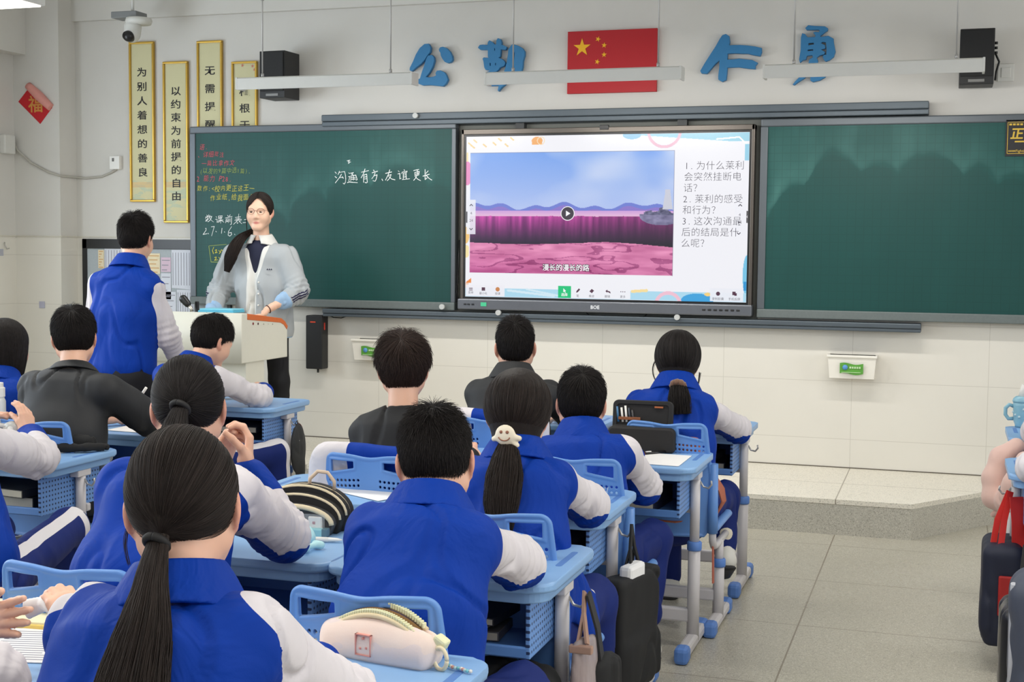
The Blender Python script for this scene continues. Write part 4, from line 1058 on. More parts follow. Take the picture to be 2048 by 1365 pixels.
def hand_prims(W, d, n, side, curl=.5, s=1.0, spread=0.0, thumb=(.6, .7, .35), thumb_curl=.3, tc=None):
    """palm, four fingers and a thumb; d along the fingers, n out of the palm, side +1 puts the thumb on d x n"""
    W = np.array(W, np.float32); d = nrm(d); n = nrm(np.asarray(n) - (np.asarray(n) @ d) * d); l = np.cross(d, n) * side
    out = []
    for j, (off, wl) in enumerate(((.026, .088), (.009, .092), (-.008, .088), (-.024, .080))):
        a = W + l * off * .45 * s; b = W + (d * wl + l * off) * s
        out.append(rc(a, b, .0135 * s, .0105 * s, k=.010))
        ln = (.070, .078, .072, .056)[j] * s; cu = (curl if not isinstance(curl, (list, tuple)) else curl[j])
        p = b; ang = cu * .55; fd = nrm(d + l * (spread * (1.5 - j) * .12))
        for q, (fr, rr) in enumerate(((.45, .0092), (.31, .0084), (.24, .0074))):
            dr = fd * math.cos(ang) + n * math.sin(ang)
            e = p + dr * ln * fr
            out.append(rc(p, e, rr * s, (rr - .0009) * s, k=.004)); p = e; ang += cu * .75
    out.append(ell(W + (d * .03 + l * .018 + n * .008) * s, V3(.02, .02, .02) * s, k=.012))
    a = W + (d * .028 + l * .022) * s; t1 = nrm(d * thumb[0] + l * thumb[1] + n * thumb[2]); b = a + t1 * .042 * s
    t2 = nrm(t1 + (n * .5 - l * .35) * thumb_curl * 2); c = b + t2 * .032 * s; e = c + nrm(t2 + n * thumb_curl * .6) * .022 * s
    out += [rc(a, b, .0135 * s, .0112 * s, k=.010), rc(b, c, .0108 * s, .0098 * s, k=.004), rc(c, e, .0096 * s, .0078 * s, k=.004)]
    return out

def head_prims(H, R, s, neck):
    g = lambda p: np.array(H, np.float32) + R @ (np.array(p, np.float32) * s)
    E = lambda c, r, k=.03, RR=None, neg=False: ell(g(c), V3(*r) * s, R if RR is None else R @ RR, k=k * s, neg=neg)
    C_ = lambda a, b, r1, r2=None, k=.02: rc(g(a), g(b), r1 * s, (r2 or r1) * s, k=k * s)
    o = [E((0, -.015, .03), (.075, .094, .090)), E((0, .035, -.02), (.062, .060, .088), .04)]
    for sx in (-1, 1):
        o.append(C_((sx * .050, .0, -.052), (sx * .014, .064, -.096), .022, .018, .035)); o.append(E((sx * .036, .056, -.032), (.032, .034, .034), .03))
    o += [C_((-.012, .074, -.098), (.012, .074, -.098), .014, k=.025), C_((0, .089, .010), (0, .106, -.031), .0065, .0100, .014), C_((-.04, .081, .024), (.04, .081, .024), .010, k=.025)]
    for sx in (-1, 1): o.append(E((sx * .0105, .097, -.036), (.0078, .009, .0068), .007))
    o += [C_((-.016, .0865, -.063), (.016, .0865, -.063), .0052, k=.009), C_((-.012, .086, -.0735), (.012, .086, -.0735), .0056, k=.009)]
    for sx in (-1, 1): o.append(E((sx * .031, .0985, .001), (.016, .011, .0075), .008, neg=True))
    for sx in (-1, 1):
        RR = np.array(Matrix.Rotation(math.radians(sx * 24), 3, 'Z') @ Matrix.Rotation(math.radians(8), 3, 'X'), np.float32)
        o.append(E((sx * .080, -.010, -.006), (.0085, .020, .033), .008, RR)); o.append(E((sx * .077, .004, -.03), (.007, .009, .012), .008))
        o.append(E((sx * .0885, -.002, -.002), (.006, .009, .017), .005, RR, neg=True))
    nb = np.array(neck, np.float32)
    o.append(rc(g((0, -.022, -.03)), nb - V3(0, 0, .03), .049 * s, .056 * s, k=.03 * s))
    return o, g

# ------------------------------------------------------------------ hair
def hair_curves(name, strands, radius, mat, parent, off, tip=.35):
    sizes = [len(q) for q in strands]
    hc = bpy.data.hair_curves.new(name); hc.add_curves(sizes)
    P = np.concatenate(strands).astype(np.float32) - np.array(off, np.float32)
    hc.attributes['position'].data.foreach_set('vector', P.ravel())
    rd = np.concatenate([np.linspace(1, tip, k) * radius for k in sizes]).astype(np.float32)
    at = hc.attributes.get('radius') or hc.attributes.new('radius', 'FLOAT', 'POINT')
    at.data.foreach_set('value', rd)
    return link(name, hc, mat, parent)
def fib(n):
    i = np.arange(n) + .5; ph = np.arccos(1 - 2 * i / n); th = math.pi * (1 + 5 ** .5) * i
    return np.stack([np.cos(th) * np.sin(ph), np.sin(th) * np.sin(ph), np.cos(ph)], 1)
def hairline(y):
    return np.interp(y, [-.11, -.085, -.05, -.02, .0, .02, .04, .075, .09], [-.075, -.072, -.055, -.03, -.012, .02, .036, .072, .085])
def slerp(a, b, t):
    w_ = np.arccos(np.clip((a * b).sum(-1), -1, 1))[..., None]; sw = np.sin(w_) + 1e-6
    return (np.sin((1 - t) * w_) * a + np.sin(t * w_) * b) / sw
def build_hair(P, body, g, R, off):
    """style parameters in P: kind, inflate, colour, tie (world), tail (world guide), tail_r ..."""
    s = P.get('s', 1.0); kind = P['hair']; near = P.get('near', 1.0)
    mesh_m, str_m = HM[P.get('hair_col', 'black')]
    infl = P.get('infl', (1, 1, 1))
    rad = np.array((.083, .104, .0985)) * np.array(infl); ctr = np.array((0, -.015, .029)) + np.array(P.get('hctr', (0, 0, 0)))
    nap = P.get('nape', 0.0)
    loc2w = lambda L: np.array(off) * 0 + (np.array(H_(P)) + (L * s) @ R.T)
    inv = np.linalg.inv(R)
    # dark mass of hair
    capf = .97 if kind in ('short', 'curly') else .985
    def cap(f, X):
        L = ((X - np.array(H_(P), np.float32)) @ inv.T) / s
        zc = hairline(L[..., 1]) + nap + (.020 * (L[..., 1] < -.03) if kind == 'short' else 0) + P.get('cover', 0.0) * (np.abs(L[..., 0]) > .04) * (L[..., 1] < .05)
        if P.get('part') is not None: zc = np.where(L[..., 1] > .03, .092 - 1.25 * np.clip(np.abs(L[..., 0] - P['part'] * .3) - .012, 0, 1), np.where(L[..., 1] > -.02, np.minimum(zc, .02), zc))
        if kind == 'bob': zc = np.where(L[..., 1] < .035, -.118 - .0 * L[..., 1], .075)
        if P.get('veil'): zc = np.where((L[..., 1] < .055) & (np.abs(L[..., 0]) > .03), -P['veil'] - .03 * (L[..., 1] > -.03), zc)
        return np.maximum(f, (zc - L[..., 2]) * s)
    pr = [ell(g(ctr), rad * s * capf, R)]
    if kind == 'bob': pr.append(eseg(g(ctr), g(ctr + np.array((0, -.006, -.15))), R[:, 0], rad[0] * s * .96, rad[1] * s * .93, rad[0] * s * .80, rad[1] * s * .80, k=.02))
    if P.get('veil'): pr.append(eseg(g(ctr), g(ctr + np.array((0, -.01, -.09))), R[:, 0], rad[0] * s * .95, rad[1] * s * .95, rad[0] * s * .72, rad[1] * s * .75, k=.02))
    if kind == 'curly': pr += [ell(g(ctr + np.array(q)), (.05 * s,) * 3, k=.02) for q in ((.045, -.03, .055), (-.045, -.03, .06), (.058, -.02, .02), (-.058, -.02, .02), (.035, .035, .055), (-.035, .035, .055))]
    V, F = surface(pr, .006, post=cap)
    V = relax(V, F, 2)
    if kind in ('short', 'curly'):
        N = vnormals(V, F); V = V + N * ((vnoise(V, 55, 3) - .5) * (.010 if kind == 'short' else .02))[:, None]
    cap_o = link('hair', np_mesh('hair', V - off, F), mesh_m, body)
    ST = []
    D = fib(int(P.get('n', 5200)))
    D = D + rng.normal(0, .01, D.shape); D /= np.linalg.norm(D, axis=1, keepdims=True)
    L = ctr + D * rad
    if kind in ('short', 'curly'):
        keep = L[:, 2] > hairline(L[:, 1]) + nap + .004
        keep &= rng.random(len(D)) < np.clip((L[:, 2] - hairline(L[:, 1]) - nap) / .03, .12, 1)
        D, L = D[keep], L[keep]
        crown = nrm(np.array(P.get('crown', (.008, -.62, .78))))
        n = 7; ln = P.get('len', .05) * (.65 + .7 * rng.random(len(D)))
        top = np.clip((D[:, 2] - .1) / .8, 0, 1)
        ln = ln * (.55 + .6 * top) * np.clip((L[:, 2] - hairline(L[:, 1]) - nap) / .055, .16, 1)
        cur = D.copy(); pts = []; rl = rng.random(len(D)) ** 1.5
        clump = np.stack([vnoise(L, 34, 5), vnoise(L, 34, 6), vnoise(L, 34, 7)], 1) - .5
        for k in range(n):
            t = k / (n - 1)
            lift = 1 + (P.get('lift', .10) * 1.0 * (.3 + top) * (.45 + .9 * rl) + .01) * t ** 1.15 + (.012 * (k > 0))
            pts.append(ctr + cur * rad * lift[:, None])
            fl = cur - crown * (cur @ crown)[:, None]; fl = fl - cur * (fl * cur).sum(1)[:, None] + 0
            fl = -(crown - cur * (cur @ crown)[:, None]); fl /= np.linalg.norm(fl, axis=1, keepdims=True) + 1e-6
            fl = fl + clump * P.get('mess', 1.1) + np.array((0, 0, -.25))
            if kind == 'curly': fl = fl + .9 * np.stack([np.sin(k * 1.6 + clump[:, 0] * 30), np.cos(k * 1.4 + clump[:, 1] * 30), np.sin(k * 1.5 + clump[:, 2] * 30)], 1)
            fl -= cur * (fl * cur).sum(1)[:, None]
            cur = cur + fl / (np.linalg.norm(fl, axis=1, keepdims=True) + 1e-6) * (ln / n / .095)[:, None]
            cur /= np.linalg.norm(cur, axis=1, keepdims=True)
        A = np.stack(pts, 1)
        ST += [loc2w(a) for a in A]
    else:
        face = P.get('face_open', .07)
        low = hairline(L[:, 1]) + nap + .004
        if P.get('part') is not None: low = np.where(L[:, 1] > .03, .094 - 1.25 * np.clip(np.abs(L[:, 0] - P['part'] * .3) - .012, 0, 1), low)
        keep = L[:, 2] > low
        D0 = D[keep]
        if P.get('tie') is not None:
            tl = ((np.array(P['tie']) - np.array(H_(P))) @ inv.T) / s
            T = nrm((tl - ctr) / rad)
            tied = D0 if not P.get('veil') else D0
            n = 11; pts = []
            part = P.get('part')
            wob = (vnoise(D0, 9, 8) - .5)[:, None]
            loose = rng.random(len(D0))[:, None] ** 2
            for k in range(n):
                t = k / (n - 1)
                q = slerp(D0, np.broadcast_to(T, D0.shape), t)
                if part is not None:      # hair first runs down from the parting, then back to the tie
                    sd = np.sign(D0[:, :1] - part); dn = D0 + np.concatenate([sd * .9, -.35 * np.ones_like(sd), -.75 * np.ones_like(sd)], 1); dn /= np.linalg.norm(dn, axis=1, keepdims=True)
                    m1 = slerp(D0, dn, t); m2 = slerp(dn, np.broadcast_to(T, D0.shape), t); q = m1 * (1 - t) + m2 * t; q /= np.linalg.norm(q, axis=1, keepdims=True)
                elif P.get('veil'):
                    dn = D0 * np.array((1.05, 1, .2)) + np.array((0, -.1, -.5)); dn /= np.linalg.norm(dn, axis=1, keepdims=True)
                    m1 = slerp(D0, dn, t); m2 = slerp(dn, np.broadcast_to(T, D0.shape), t); q = m1 * (1 - t) + m2 * t; q /= np.linalg.norm(q, axis=1, keepdims=True)
                r_ = 1.0 + .035 * math.sin(math.pi * t) * (loose * .9 + .25) + .012 * wob * math.sin(math.pi * t) + .004
                p = ctr + q * rad * r_
                if t > .8: p = p * (1 - (t - .8) / .2 * .9) + (tl + (p - tl) * .22) * ((t - .8) / .2 * .9)
                pts.append(p)
            ST += [loc2w(a) for a in np.stack(pts, 1)]
        if kind == 'bob':
            n = 11; pts = []; cur = D0.copy()
            hem = P.get('bob_hem', -.125) + rng.normal(0, .008, len(D0))
            vert = np.zeros(len(D0)); base = None
            for k in range(n):
                t = k / (n - 1)
                dn = D0.copy(); dn[:, 2] = 0; dn += np.array((0, -.25, 0)) * (dn[:, 1:2] > .2); dn /= np.linalg.norm(dn, axis=1, keepdims=True) + 1e-6
                tt = min(t / .6, 1)
                q = slerp(D0, dn, tt); p = ctr + q * rad * (1.008 + .02 * rng.random((len(D0), 1)))
                if t > .6:
                    u = (t - .6) / .4; z0 = p[:, 2]; p[:, 2] = z0 * (1 - u) + hem * u; p[:, :2] *= (1 - .20 * u ** 2)
                pts.append(p)
            A = np.stack(pts, 1)
            ok = ~((A[:, -1, 1] > .035))
            ST += [loc2w(a) for a in A[ok]]
        for lk in P.get('locks', ()):          # loose locks beside the face: world polylines
            G = np.array(lk, float)
            for _ in range(P.get('lock_n', 14)):
                o = rng.normal(0, .0028, 3); ST.append(resample(G, 9) + o * np.linspace(.9, .5, 9)[:, None])
    hair_curves('hair_strands', ST, P.get('sr', .0008), str_m, cap_o, off)
    if P.get('tail') is not None:
        G = resample(np.array(P['tail'], float), 16); rr = np.interp(np.linspace(0, 1, 16), np.linspace(0, 1, len(P['tail_r'])), P['tail_r']); tfade = np.clip(1.25 - np.arange(16) / 13, .25, 1)
        tp = [rc(G[i], G[i + 1], rr[i] * .5 * tfade[i], rr[i + 1] * .5 * tfade[i + 1], k=.008) for i in range(13)]
        to = sdf_obj('ponytail', tp, .006, mesh_m, body, off)
        d0 = nrm(G[1] - G[0]); TS = []
        for _ in range(int(P.get('tail_n', 2600))):
            a = rng.random() * 2 * math.pi; q = math.sqrt(rng.random()); fl = P.get('tail_flat', .75)
            e = int(rng.integers(11, 17)) if rng.random() < .75 else 16
            up = V3(1, 0, 0); w0 = None; pts = []
            ph = rng.random() * 6.28
            for i in range(e):
                dd = nrm(G[min(i + 1, 15)] - G[max(i - 1, 0)]); u = nrm(up - (up @ dd) * dd); v = np.cross(dd, u)
                wv = 1 + .10 * math.sin(i * .7 + ph)
                pts.append(G[i] + (u * math.cos(a) + v * math.sin(a) * fl) * q * rr[i] * wv)
            TS.append(np.array(pts))
        hair_curves('ponytail_strands', TS, P.get('sr', .0008), str_m, to, off)
def resample(G, n):
    d = np.r_[0, np.cumsum(np.linalg.norm(np.diff(G, axis=0), axis=1))]
    # smooth interpolation of a guide line (Catmull-Rom on a dense chord parameter)
    t = np.linspace(0, d[-1], n)
    out = np.stack([np.interp(t, d, G[:, i]) for i in range(3)], 1)
    for _ in range(2):
        m = out.copy(); m[1:-1] = .25 * out[:-2] + .5 * out[1:-1] + .25 * out[2:]; out = m
    return out
def H_(P): return P['H']

# ------------------------------------------------------------------ a person
def fold(V, F, amp, seed, f1=8.0, stretch=(1, 1, .55)):
    N = vnormals(V, F); q = V * np.array(stretch)
    a = vnoise(q, f1, seed); b = vnoise(q, f1 * 2.3, seed + 2)
    d = amp * (1.3 * (a - .5) + .6 * (b - .5)) - amp * 1.5 * np.clip(1 - np.abs(2 * vnoise(q + .15 * (a - .5)[:, None], f1 * .8, seed + 5) - 1) * 5, 0, 1)
    return V + N * d[:, None], N

def person(P, label):
    H, N, SL, SR, PV = (np.array(P[k], np.float32) for k in ('H', 'N', 'SL', 'SR', 'P'))
    s = P.get('s', 1.0); R = rot(*P.get('turn', (0, 0, 0)))
    off = np.array((PV[0], PV[1], P.get('ground', 0.0)))
    lat = nrm(SR - SL); fw = nrm(np.cross(V3(0, 0, 1), lat)); bw = P.get('bw', 1.0)
    hp, g = head_prims(H, R, s, N)
    arms = [(SL, np.array(P['EL'], np.float32), np.array(P['WL'], np.float32), -1), (SR, np.array(P['ER'], np.float32), np.array(P['WR'], np.float32), 1)]
    sq = P.get('sq', .90)
    arms = [(N + (S - N) * V3(sq, sq, 1), E, W, sd) for S, E, W, sd in arms]
    legs = P.get('legs')
    if legs is None:
        legs = []
        for sx in (-1, 1):
            hip = PV + lat * sx * .085; kn = hip + fw * .40 + lat * sx * .05 + V3(0, 0, 0); kn[2] = .50; an = kn + fw * .02; an[2] = .09; legs.append((hip, kn, an))
    legs = [tuple(np.array(q, np.float32) for q in L) for L in legs]
    # ---- body: one continuous surface (fine head, fine hands, slimmer where clothes cover it)
    parts = []
    V, F = surface(hp, .0045 if P.get('near', 1) >= 1 else .006); V = relax(V, F, 1, .4)
    Lh = ((V - H) @ np.linalg.inv(R).T) / s
    lips = (np.exp(-(((Lh[:, 0]) / .021) ** 4 + ((Lh[:, 2] + .0685) / (.0095 * (1 - .5 * np.clip(np.abs(Lh[:, 0]) / .02, 0, 1)))) ** 4)) * (Lh[:, 1] > .075)).astype(np.float32)
    ear = ((np.abs(Lh[:, 0]) > .0775) & (np.abs(Lh[:, 2]) < .05)).astype(np.float32) * .45
    parts.append((V, F, lips, ear))
    core = [eseg(PV, (PV + N) / 2, lat, .125, .085, .115, .08), eseg((PV + N) / 2, N - V3(0, 0, .04), lat, .125, .085, .06, .05)]
    for S, E, W, sd in arms:
        core += [rc((N + S) / 2 - V3(0, 0, .02), S, .04, .042, k=.03), rc(S, E, .038, .034, k=.02), rc(E, W, .034, .024, k=.015)]
    for hip, kn, an in legs: core += [rc(hip, kn, .07, .048, k=.03), rc(kn, an, .046, .033, k=.02)]
    V, F = surface(core, .011); V = relax(V, F, 1); parts.append((V, F, np.zeros(len(V)), np.zeros(len(V))))
    if P.get('bare'):
        for S, E, W, sd in arms:
            V, F = surface([rc(S, E, .042, .037), rc(E, E * .6 + W * .4, .038, .038, k=.02), rc(E * .6 + W * .4, W, .037, .0245, k=.02)], .006); V = relax(V, F, 1); parts.append((V, F, np.zeros(len(V)), np.zeros(len(V))))
    for (S, E, W, sd), key in zip(arms, ('hl', 'hr')):
        hd = P.get(key)
        fd = nrm(W - E)
        k = dict(d=fd, n=V3(0, 0, -1) if abs(fd[2]) < .8 else -fw, side=1 if sd > 0 else -1, curl=.55)
        if hd: k.update(hd)
        st = k.pop('wrist', W)
        pr = [rc(W - fd * .05, st, .027 * s, .0225 * s, k=.012)] + hand_prims(st, k['d'], k['n'], k['side'], k['curl'], s * .98, k.get('spread', 0), k.get('thumb', (.6, .7, .35)), k.get('tcurl', .3))
        V, F = surface(pr, .0026 if hd else .004); V = relax(V, F, 1, .3); parts.append((V, F, np.zeros(len(V)), np.zeros(len(V))))
    Vs, Fs, ls, fl, n = [], [], [], [], 0
    for V, F, l_, e_ in parts: Vs.append(V); Fs.append(F + n); ls.append(l_); fl.append(e_); n += len(V)
    me = np_mesh('person', np.concatenate(Vs) - off, np.concatenate(Fs), True, {'lips': np.concatenate(ls), 'flush': np.concatenate(fl)})
    body = link('person', me, M_SKIN_F if P.get('fair') else M_SKIN, None, label, 'person', P.get('group'))
    body.location = off
    def child(name, V, F, mat, attrs=None, par=None):
        return link(name, np_mesh(name, V - off, F, True, attrs), mat, par or body)
    # ---- eyes
    for sx in (-1, 1):
        c = g((sx * .031, .0872, .001)); V, F = surface([ell(c, V3(.0128, .0062, .0043) * s, R)], .0012)
        q_ = ((V - c) @ np.linalg.inv(R).T) / s; dd = 1 - ((q_[:, 0] - P.get('gaze', 0) * .01) ** 2 + q_[:, 2] ** 2) / .0084 ** 2 * .14
        child('eye', V, F, M_EYE, {'iris': (dd > .86).astype(np.float32)})
    if P.get('brows'):
        for sx in (-1, 1):
            q = [g((sx * .015, .0925, .0175)), g((sx * .031, .0905, .0205)), g((sx * .046, .0785, .0165))]
            b = MB().tube([tuple(np.array(a) - off) for a in q], [.0019, .0025, .0011], 8); b.build('eyebrow', HM['black'][0], body)
    # ---- hair
    build_hair(P, body, g, R, off)
    # ---- upper garment
    top = P.get('top', 'uniform'); h = P.get('h', .008)
    hem = np.array(P.get('hem', PV + V3(0, 0, .05)), np.float32)
    back = P.get('hunch', .02)
    up = nrm(N - hem); mid = hem * .5 + N * .5 - fw * back; hi = hem * .16 + N * .84 - fw * back * .6
    wx = P.get('wide', 1.0)
    tor = [eseg(hem, mid, lat, .170 * wx, .125 * wx, .166 * wx, .112 * wx, g='t', k=.03), eseg(mid, hi, lat, .166 * wx, .112 * wx, .158 * wx, .096, g='t', k=.03),
           eseg(hi, N - up * .01, lat, .158 * wx, .096, .056, .050, g='t', k=.04)]
    cap_r = P.get('cap', .050)
    for S, E, W, sd in arms: tor.append(rc(N * .75 + S * .25 - up * .048, S + lat * sd * P.get('cap_out', .002), .062, cap_r, g='t', k=.05))
    slv = []
    frac = P.get('short', None)
    for S, E, W, sd in arms:
        if frac:
            e = S + (E - S) * frac; r_s = P.get('short_r', (.060, .060)); slv += [rc(S, e, r_s[0], r_s[1], g='s', k=.03)]
        else:
            ca = P.get('cuff_at', .93); ca = ca if not isinstance(ca, tuple) else ca[0 if sd < 0 else 1]
            wr = E + (W - E) * ca; r0, r1, r2 = P.get('sl', (.058, .057, .044))
            slv += [rc(S, E, r0, r1, g='s', k=.03), rc(E, wr, r1, r2, g='s', k=.025), ell(E + nrm(E - (S + W) / 2) * .006, (.056,) * 3, g='s', k=.02)]
    coll = []
    na = nrm(nrm(H - N) * .6 + V3(0, 0, 1) * .6); cf = P.get('collar', None)
    if cf:
        hgt = P.get('coll_h', .036) + .022; bot = -.022
        cl, cw = lat, nrm(np.cross(na, lat)); cl = nrm(lat - (lat @ na) * na)
        def cfun(Q):
            q = Q - N; ax = q @ na; x_, y_ = q @ cl, q @ cw; rad = np.sqrt(x_ * x_ + (y_ * 1.06) ** 2)
            tt = np.clip((hgt - ax) / (hgt - bot), 0, 1); Rr = .063 + .046 * tt ** .9
            d = np.abs(rad - Rr) - (.0065 + .0035 * tt)
            b_ = bot + (.030 if cf == 'open' else .012) * np.clip(-y_ / .08, -1, 1) * (-1 if cf == 'open' else 1)
            d = np.maximum(d, np.maximum(ax - hgt, b_ - ax))
            gap = y_ - (.052 if cf == 'open' else .075) + .5 * np.abs(x_) * (cf != 'open') - (np.abs(x_) * .75 if cf == 'open' else 0)
            return np.maximum(d, gap).astype(np.float32)
        coll = [Prim(cfun, N - .13, N + .13, 't', .004)]
    else:
        for k in range(14):
            a0, a1 = 2 * math.pi * k / 14, 2 * math.pi * (k + 1) / 14
            pt = lambda a, r_, hh: N + (lat * math.cos(a) + fw * math.sin(a)) * r_ + na * hh
            coll.append(rc(pt(a0, .066, .002), pt(a1, .066, .002), .007, g='t', k=.012))
    extra = P.get('extra', [])
    neg = [rc(N + na * -.03, N + na * .12, .056 * s, .058 * s, k=.004, neg=True)]
    if top == 'open':
        neg += P['cut'](hem, N, lat, fw)
    f0 = tor[0].f; zc_ = float(hem[2]) - P.get('drop', .05)
    tor[0].f = lambda Q: np.maximum(f0(Q), zc_ - Q[..., 2] + .0015 * np.sin(Q[..., 0] * 40))
    pr = tor + extra + ([] if cf else coll) + slv + neg
    V, F = surface(pr, h); V = relax(V, F, 2, .5)
    V, Nn = fold(V, F, P.get('fold', .0075), P.get('seed', 1), 9.0, (1, 1, .42))
    # creases where the arm bends
    at = {}
    dt = field_eval(tor + coll, V, ('t',)); ds = field_eval(slv, V, ('s',))
    side_ = (V - N) @ lat; sm_ = P.get('seam', (.014, .004)); sl = dt - ds - (np.where(side_ < 0, sm_[0], sm_[1]) if isinstance(sm_, tuple) else sm_)
    cf_ = np.full(len(V), -1.0); cr = np.zeros(len(V))
    if not frac:
        for S, E, W, sd in arms:
            d1 = rc(S, E, .0).f(V.astype(np.float32)); d2 = rc(E, W, .0).f(V.astype(np.float32)); L2 = np.linalg.norm(W - E)
            t2 = ((V - E) @ (W - E)) / (L2 ** 2); L1 = np.linalg.norm(E - S); t1 = ((V - S) @ (E - S)) / L1 ** 2
            onf = (d2 < d1 + .012) & (np.minimum(d1, d2) < .1)
            q = (t2 - P.get('cuff', .48)) * L2
            und = np.where(onf, -(V - (E + np.clip(t2, 0, 1)[:, None] * (W - E)))[:, 2] - .022, -1.0)
            la = S + np.clip(t1, 0, 1)[:, None] * (E - S)
            und1 = np.where((t1 > .35) & (d1 < .1), -(V - la)[:, 2] * .8 - ((V - la) @ lat) * sd * .5 - .030, -1)
            if not P.get('under'): und = und1 = np.full(len(V), -1.0)
            cf_ = np.maximum(cf_, np.where(np.minimum(d1, d2) < .1, np.maximum(np.where(onf, q, -1.0), np.maximum(und, und1)), -1.0))
            near = np.minimum(d1, d2) < .09
            cr += near * (np.sin(t1 * L1 * 190 + 3 * vnoise(V, 12, 4)) * np.exp(-((t1 - .92) / .25) ** 2) * (d1 < d2 + .02) + np.sin(t2 * L2 * 210 + 3 * vnoise(V, 12, 6)) * np.exp(-((t2 - .15) / .3) ** 2) * onf)
        V = V + Nn * (cr * .0028)[:, None]
    mats = {'uniform': M_UNI, 'tee': M_TEE, 'tee2': M_TEE2, 'black': M_JKT}
    at = {'sleeve': sl, 'cuff': cf_, 'piping': np.full(len(V), -1.0)}
    nm = {'uniform': 'school_jacket', 'tee': 'shirt', 'tee2': 'shirt', 'black': 'jacket', 'open': 'jacket'}[top]
    if top == 'open':
        jk = P['coat'](V, F, child, at, dict(N=N, hem=hem, lat=lat, fw=fw, arms=arms, na=na, off=off, body=body))
    else:
        jk = child(nm, V, F, mats[top], at)
    if cf:
        Vc, Fc = surface(coll, .0042); Vc = relax(Vc, Fc, 1, .4)
        m1 = np.full(len(Vc), -1.0)
        child('collar', Vc, Fc, M_COLW if top == 'open' else mats[top], {'sleeve': m1, 'cuff': m1, 'piping': m1}, body.children[-1] if False else jk)
    # ---- trousers and shoes
    tr = [eseg(PV - V3(0, 0, .0), PV - V3(0, 0, .05), lat, .150 * wx, .115, .145 * wx, .115, k=.04)]
    st_ = []
    for (hip, kn, an), sx in zip(legs, (-1, 1)):
        tr += [rc(hip, kn, .086, .068, k=.04), rc(kn, an, .068, .052, k=.03)]
    V, F = surface(tr, .011 if P.get('legs') is None else .008); V = relax(V, F, 2)
    V, Nn = fold(V, F, .006, P.get('seed', 1) + 11, 9)
    stv = np.full(len(V), -1.0)
    for (hip, kn, an), sx in zip(legs, (-1, 1)):
        for a, b, r_ in ((hip, kn, .078), (kn, an, .06)):
            L2 = float((b - a) @ (b - a)); t = np.clip(((V - a) @ (b - a)) / L2, 0, 1); q = V - (a + t[:, None] * (b - a)); ax = nrm(b - a)
            o = nrm(lat * sx + V3(0, 0, P.get('stripe_up', .25)) * 1.0); o = nrm(o - (o @ ax) * ax); c_ = np.cross(ax, o)
            near = np.linalg.norm(q, axis=1) < .12
            stv = stv if P.get('stripe_up') is None else np.maximum(stv, np.where(near & (q @ o > .3 * r_), .022 - np.abs(q @ c_), -1.0))
    child('trousers', V, F, M_TRB if P.get('trs') == 'black' else M_TRS, {'stripe': stv})
    for i, ((hip, kn, an), sx) in enumerate(zip(legs, (-1, 1))):
        ft = P.get('feet', (None, None))[i]
        fd = nrm(ft) if ft is not None else nrm(fw + lat * sx * .15)
        shoe(an, fd, body, off)
    return body, g, R, off
def shoe(an, fd, body, off):
    fd = nrm(fd); an = np.array(an, np.float32)
    side = nrm(np.cross(fd, V3(0, 0, 1))); upv = np.cross(side, fd)
    b = an - upv * .055
    up_ = [rc(an + V3(0, 0, .01), b - fd * .02, .040, .042, k=.02), rc(b - fd * .03, b + fd * .06, .040, .036, k=.02), eseg(b + fd * .03 - upv * .008, b + fd * .145 - upv * .012, side, .044, .034, .040, .024, k=.02),
           rc(an + V3(0, 0, .02), an - fd * .012 - upv * .01, .042, .04, k=.01)]
    sh = sdf_obj('shoe', up_, .006, M_SHOE, body, off)
    sl = [eseg(b - fd * .055 - upv * .036, b + fd * .160 - upv * .036, side, .040, .012, .043, .012, k=.008)]
    sdf_obj('sole', sl, .006, M_SOLE, sh, off)
    lc = MB()
    for k in range(3):
        c = b + fd * (.035 + .022 * k) + upv * (.026 - .006 * k) - off
        lc.tube([tuple(c - side * .022), tuple(c + upv * .006), tuple(c + side * .022)], .003, 6)
    lc.build('laces', M_SOCK, sh)
    sdf_obj('sock', [rc(an + V3(0, 0, .07), an - upv * .01, .036, .036)], .008, M_SOCK, body, off)
# ------------------------------------------------------------------ the teacher
def coat_mat():
    t = NT('pale_grey_windbreaker'); v = t.obj()
    c = t.mix(t.noise(6, 3, v), lin((156, 161, 164)), lin((172, 176, 178)))
    def on(name): return t.math('GREATER_THAN', t.attr(name).outputs['Fac'], 0.0)
    c = t.mix(on('white'), c, lin((212, 211, 206)))
    c = t.mix(on('band'), c, lin((148, 178, 208)))
    c = t.mix(on('stripe'), c, lin((44, 42, 72)))
    t.base(c); t.pr(.6, spec=.25); return t.m
M_COAT = coat_mat()
M_NAVY = plain('navy_tee_shirt', (22, 26, 52), .8)
def teacher_cut(hem, N, lat, fw):
    return [eseg(N + fw * .13 - V3(0, 0, .02), N + fw * .19 - V3(0, 0, .30), lat, .062, .085, .024, .075, k=.012, neg=True),
            eseg(N + fw * .19 - V3(0, 0, .30), hem + fw * .21 - V3(0, 0, .12), lat, .020, .085, .016, .085, k=.012, neg=True)]
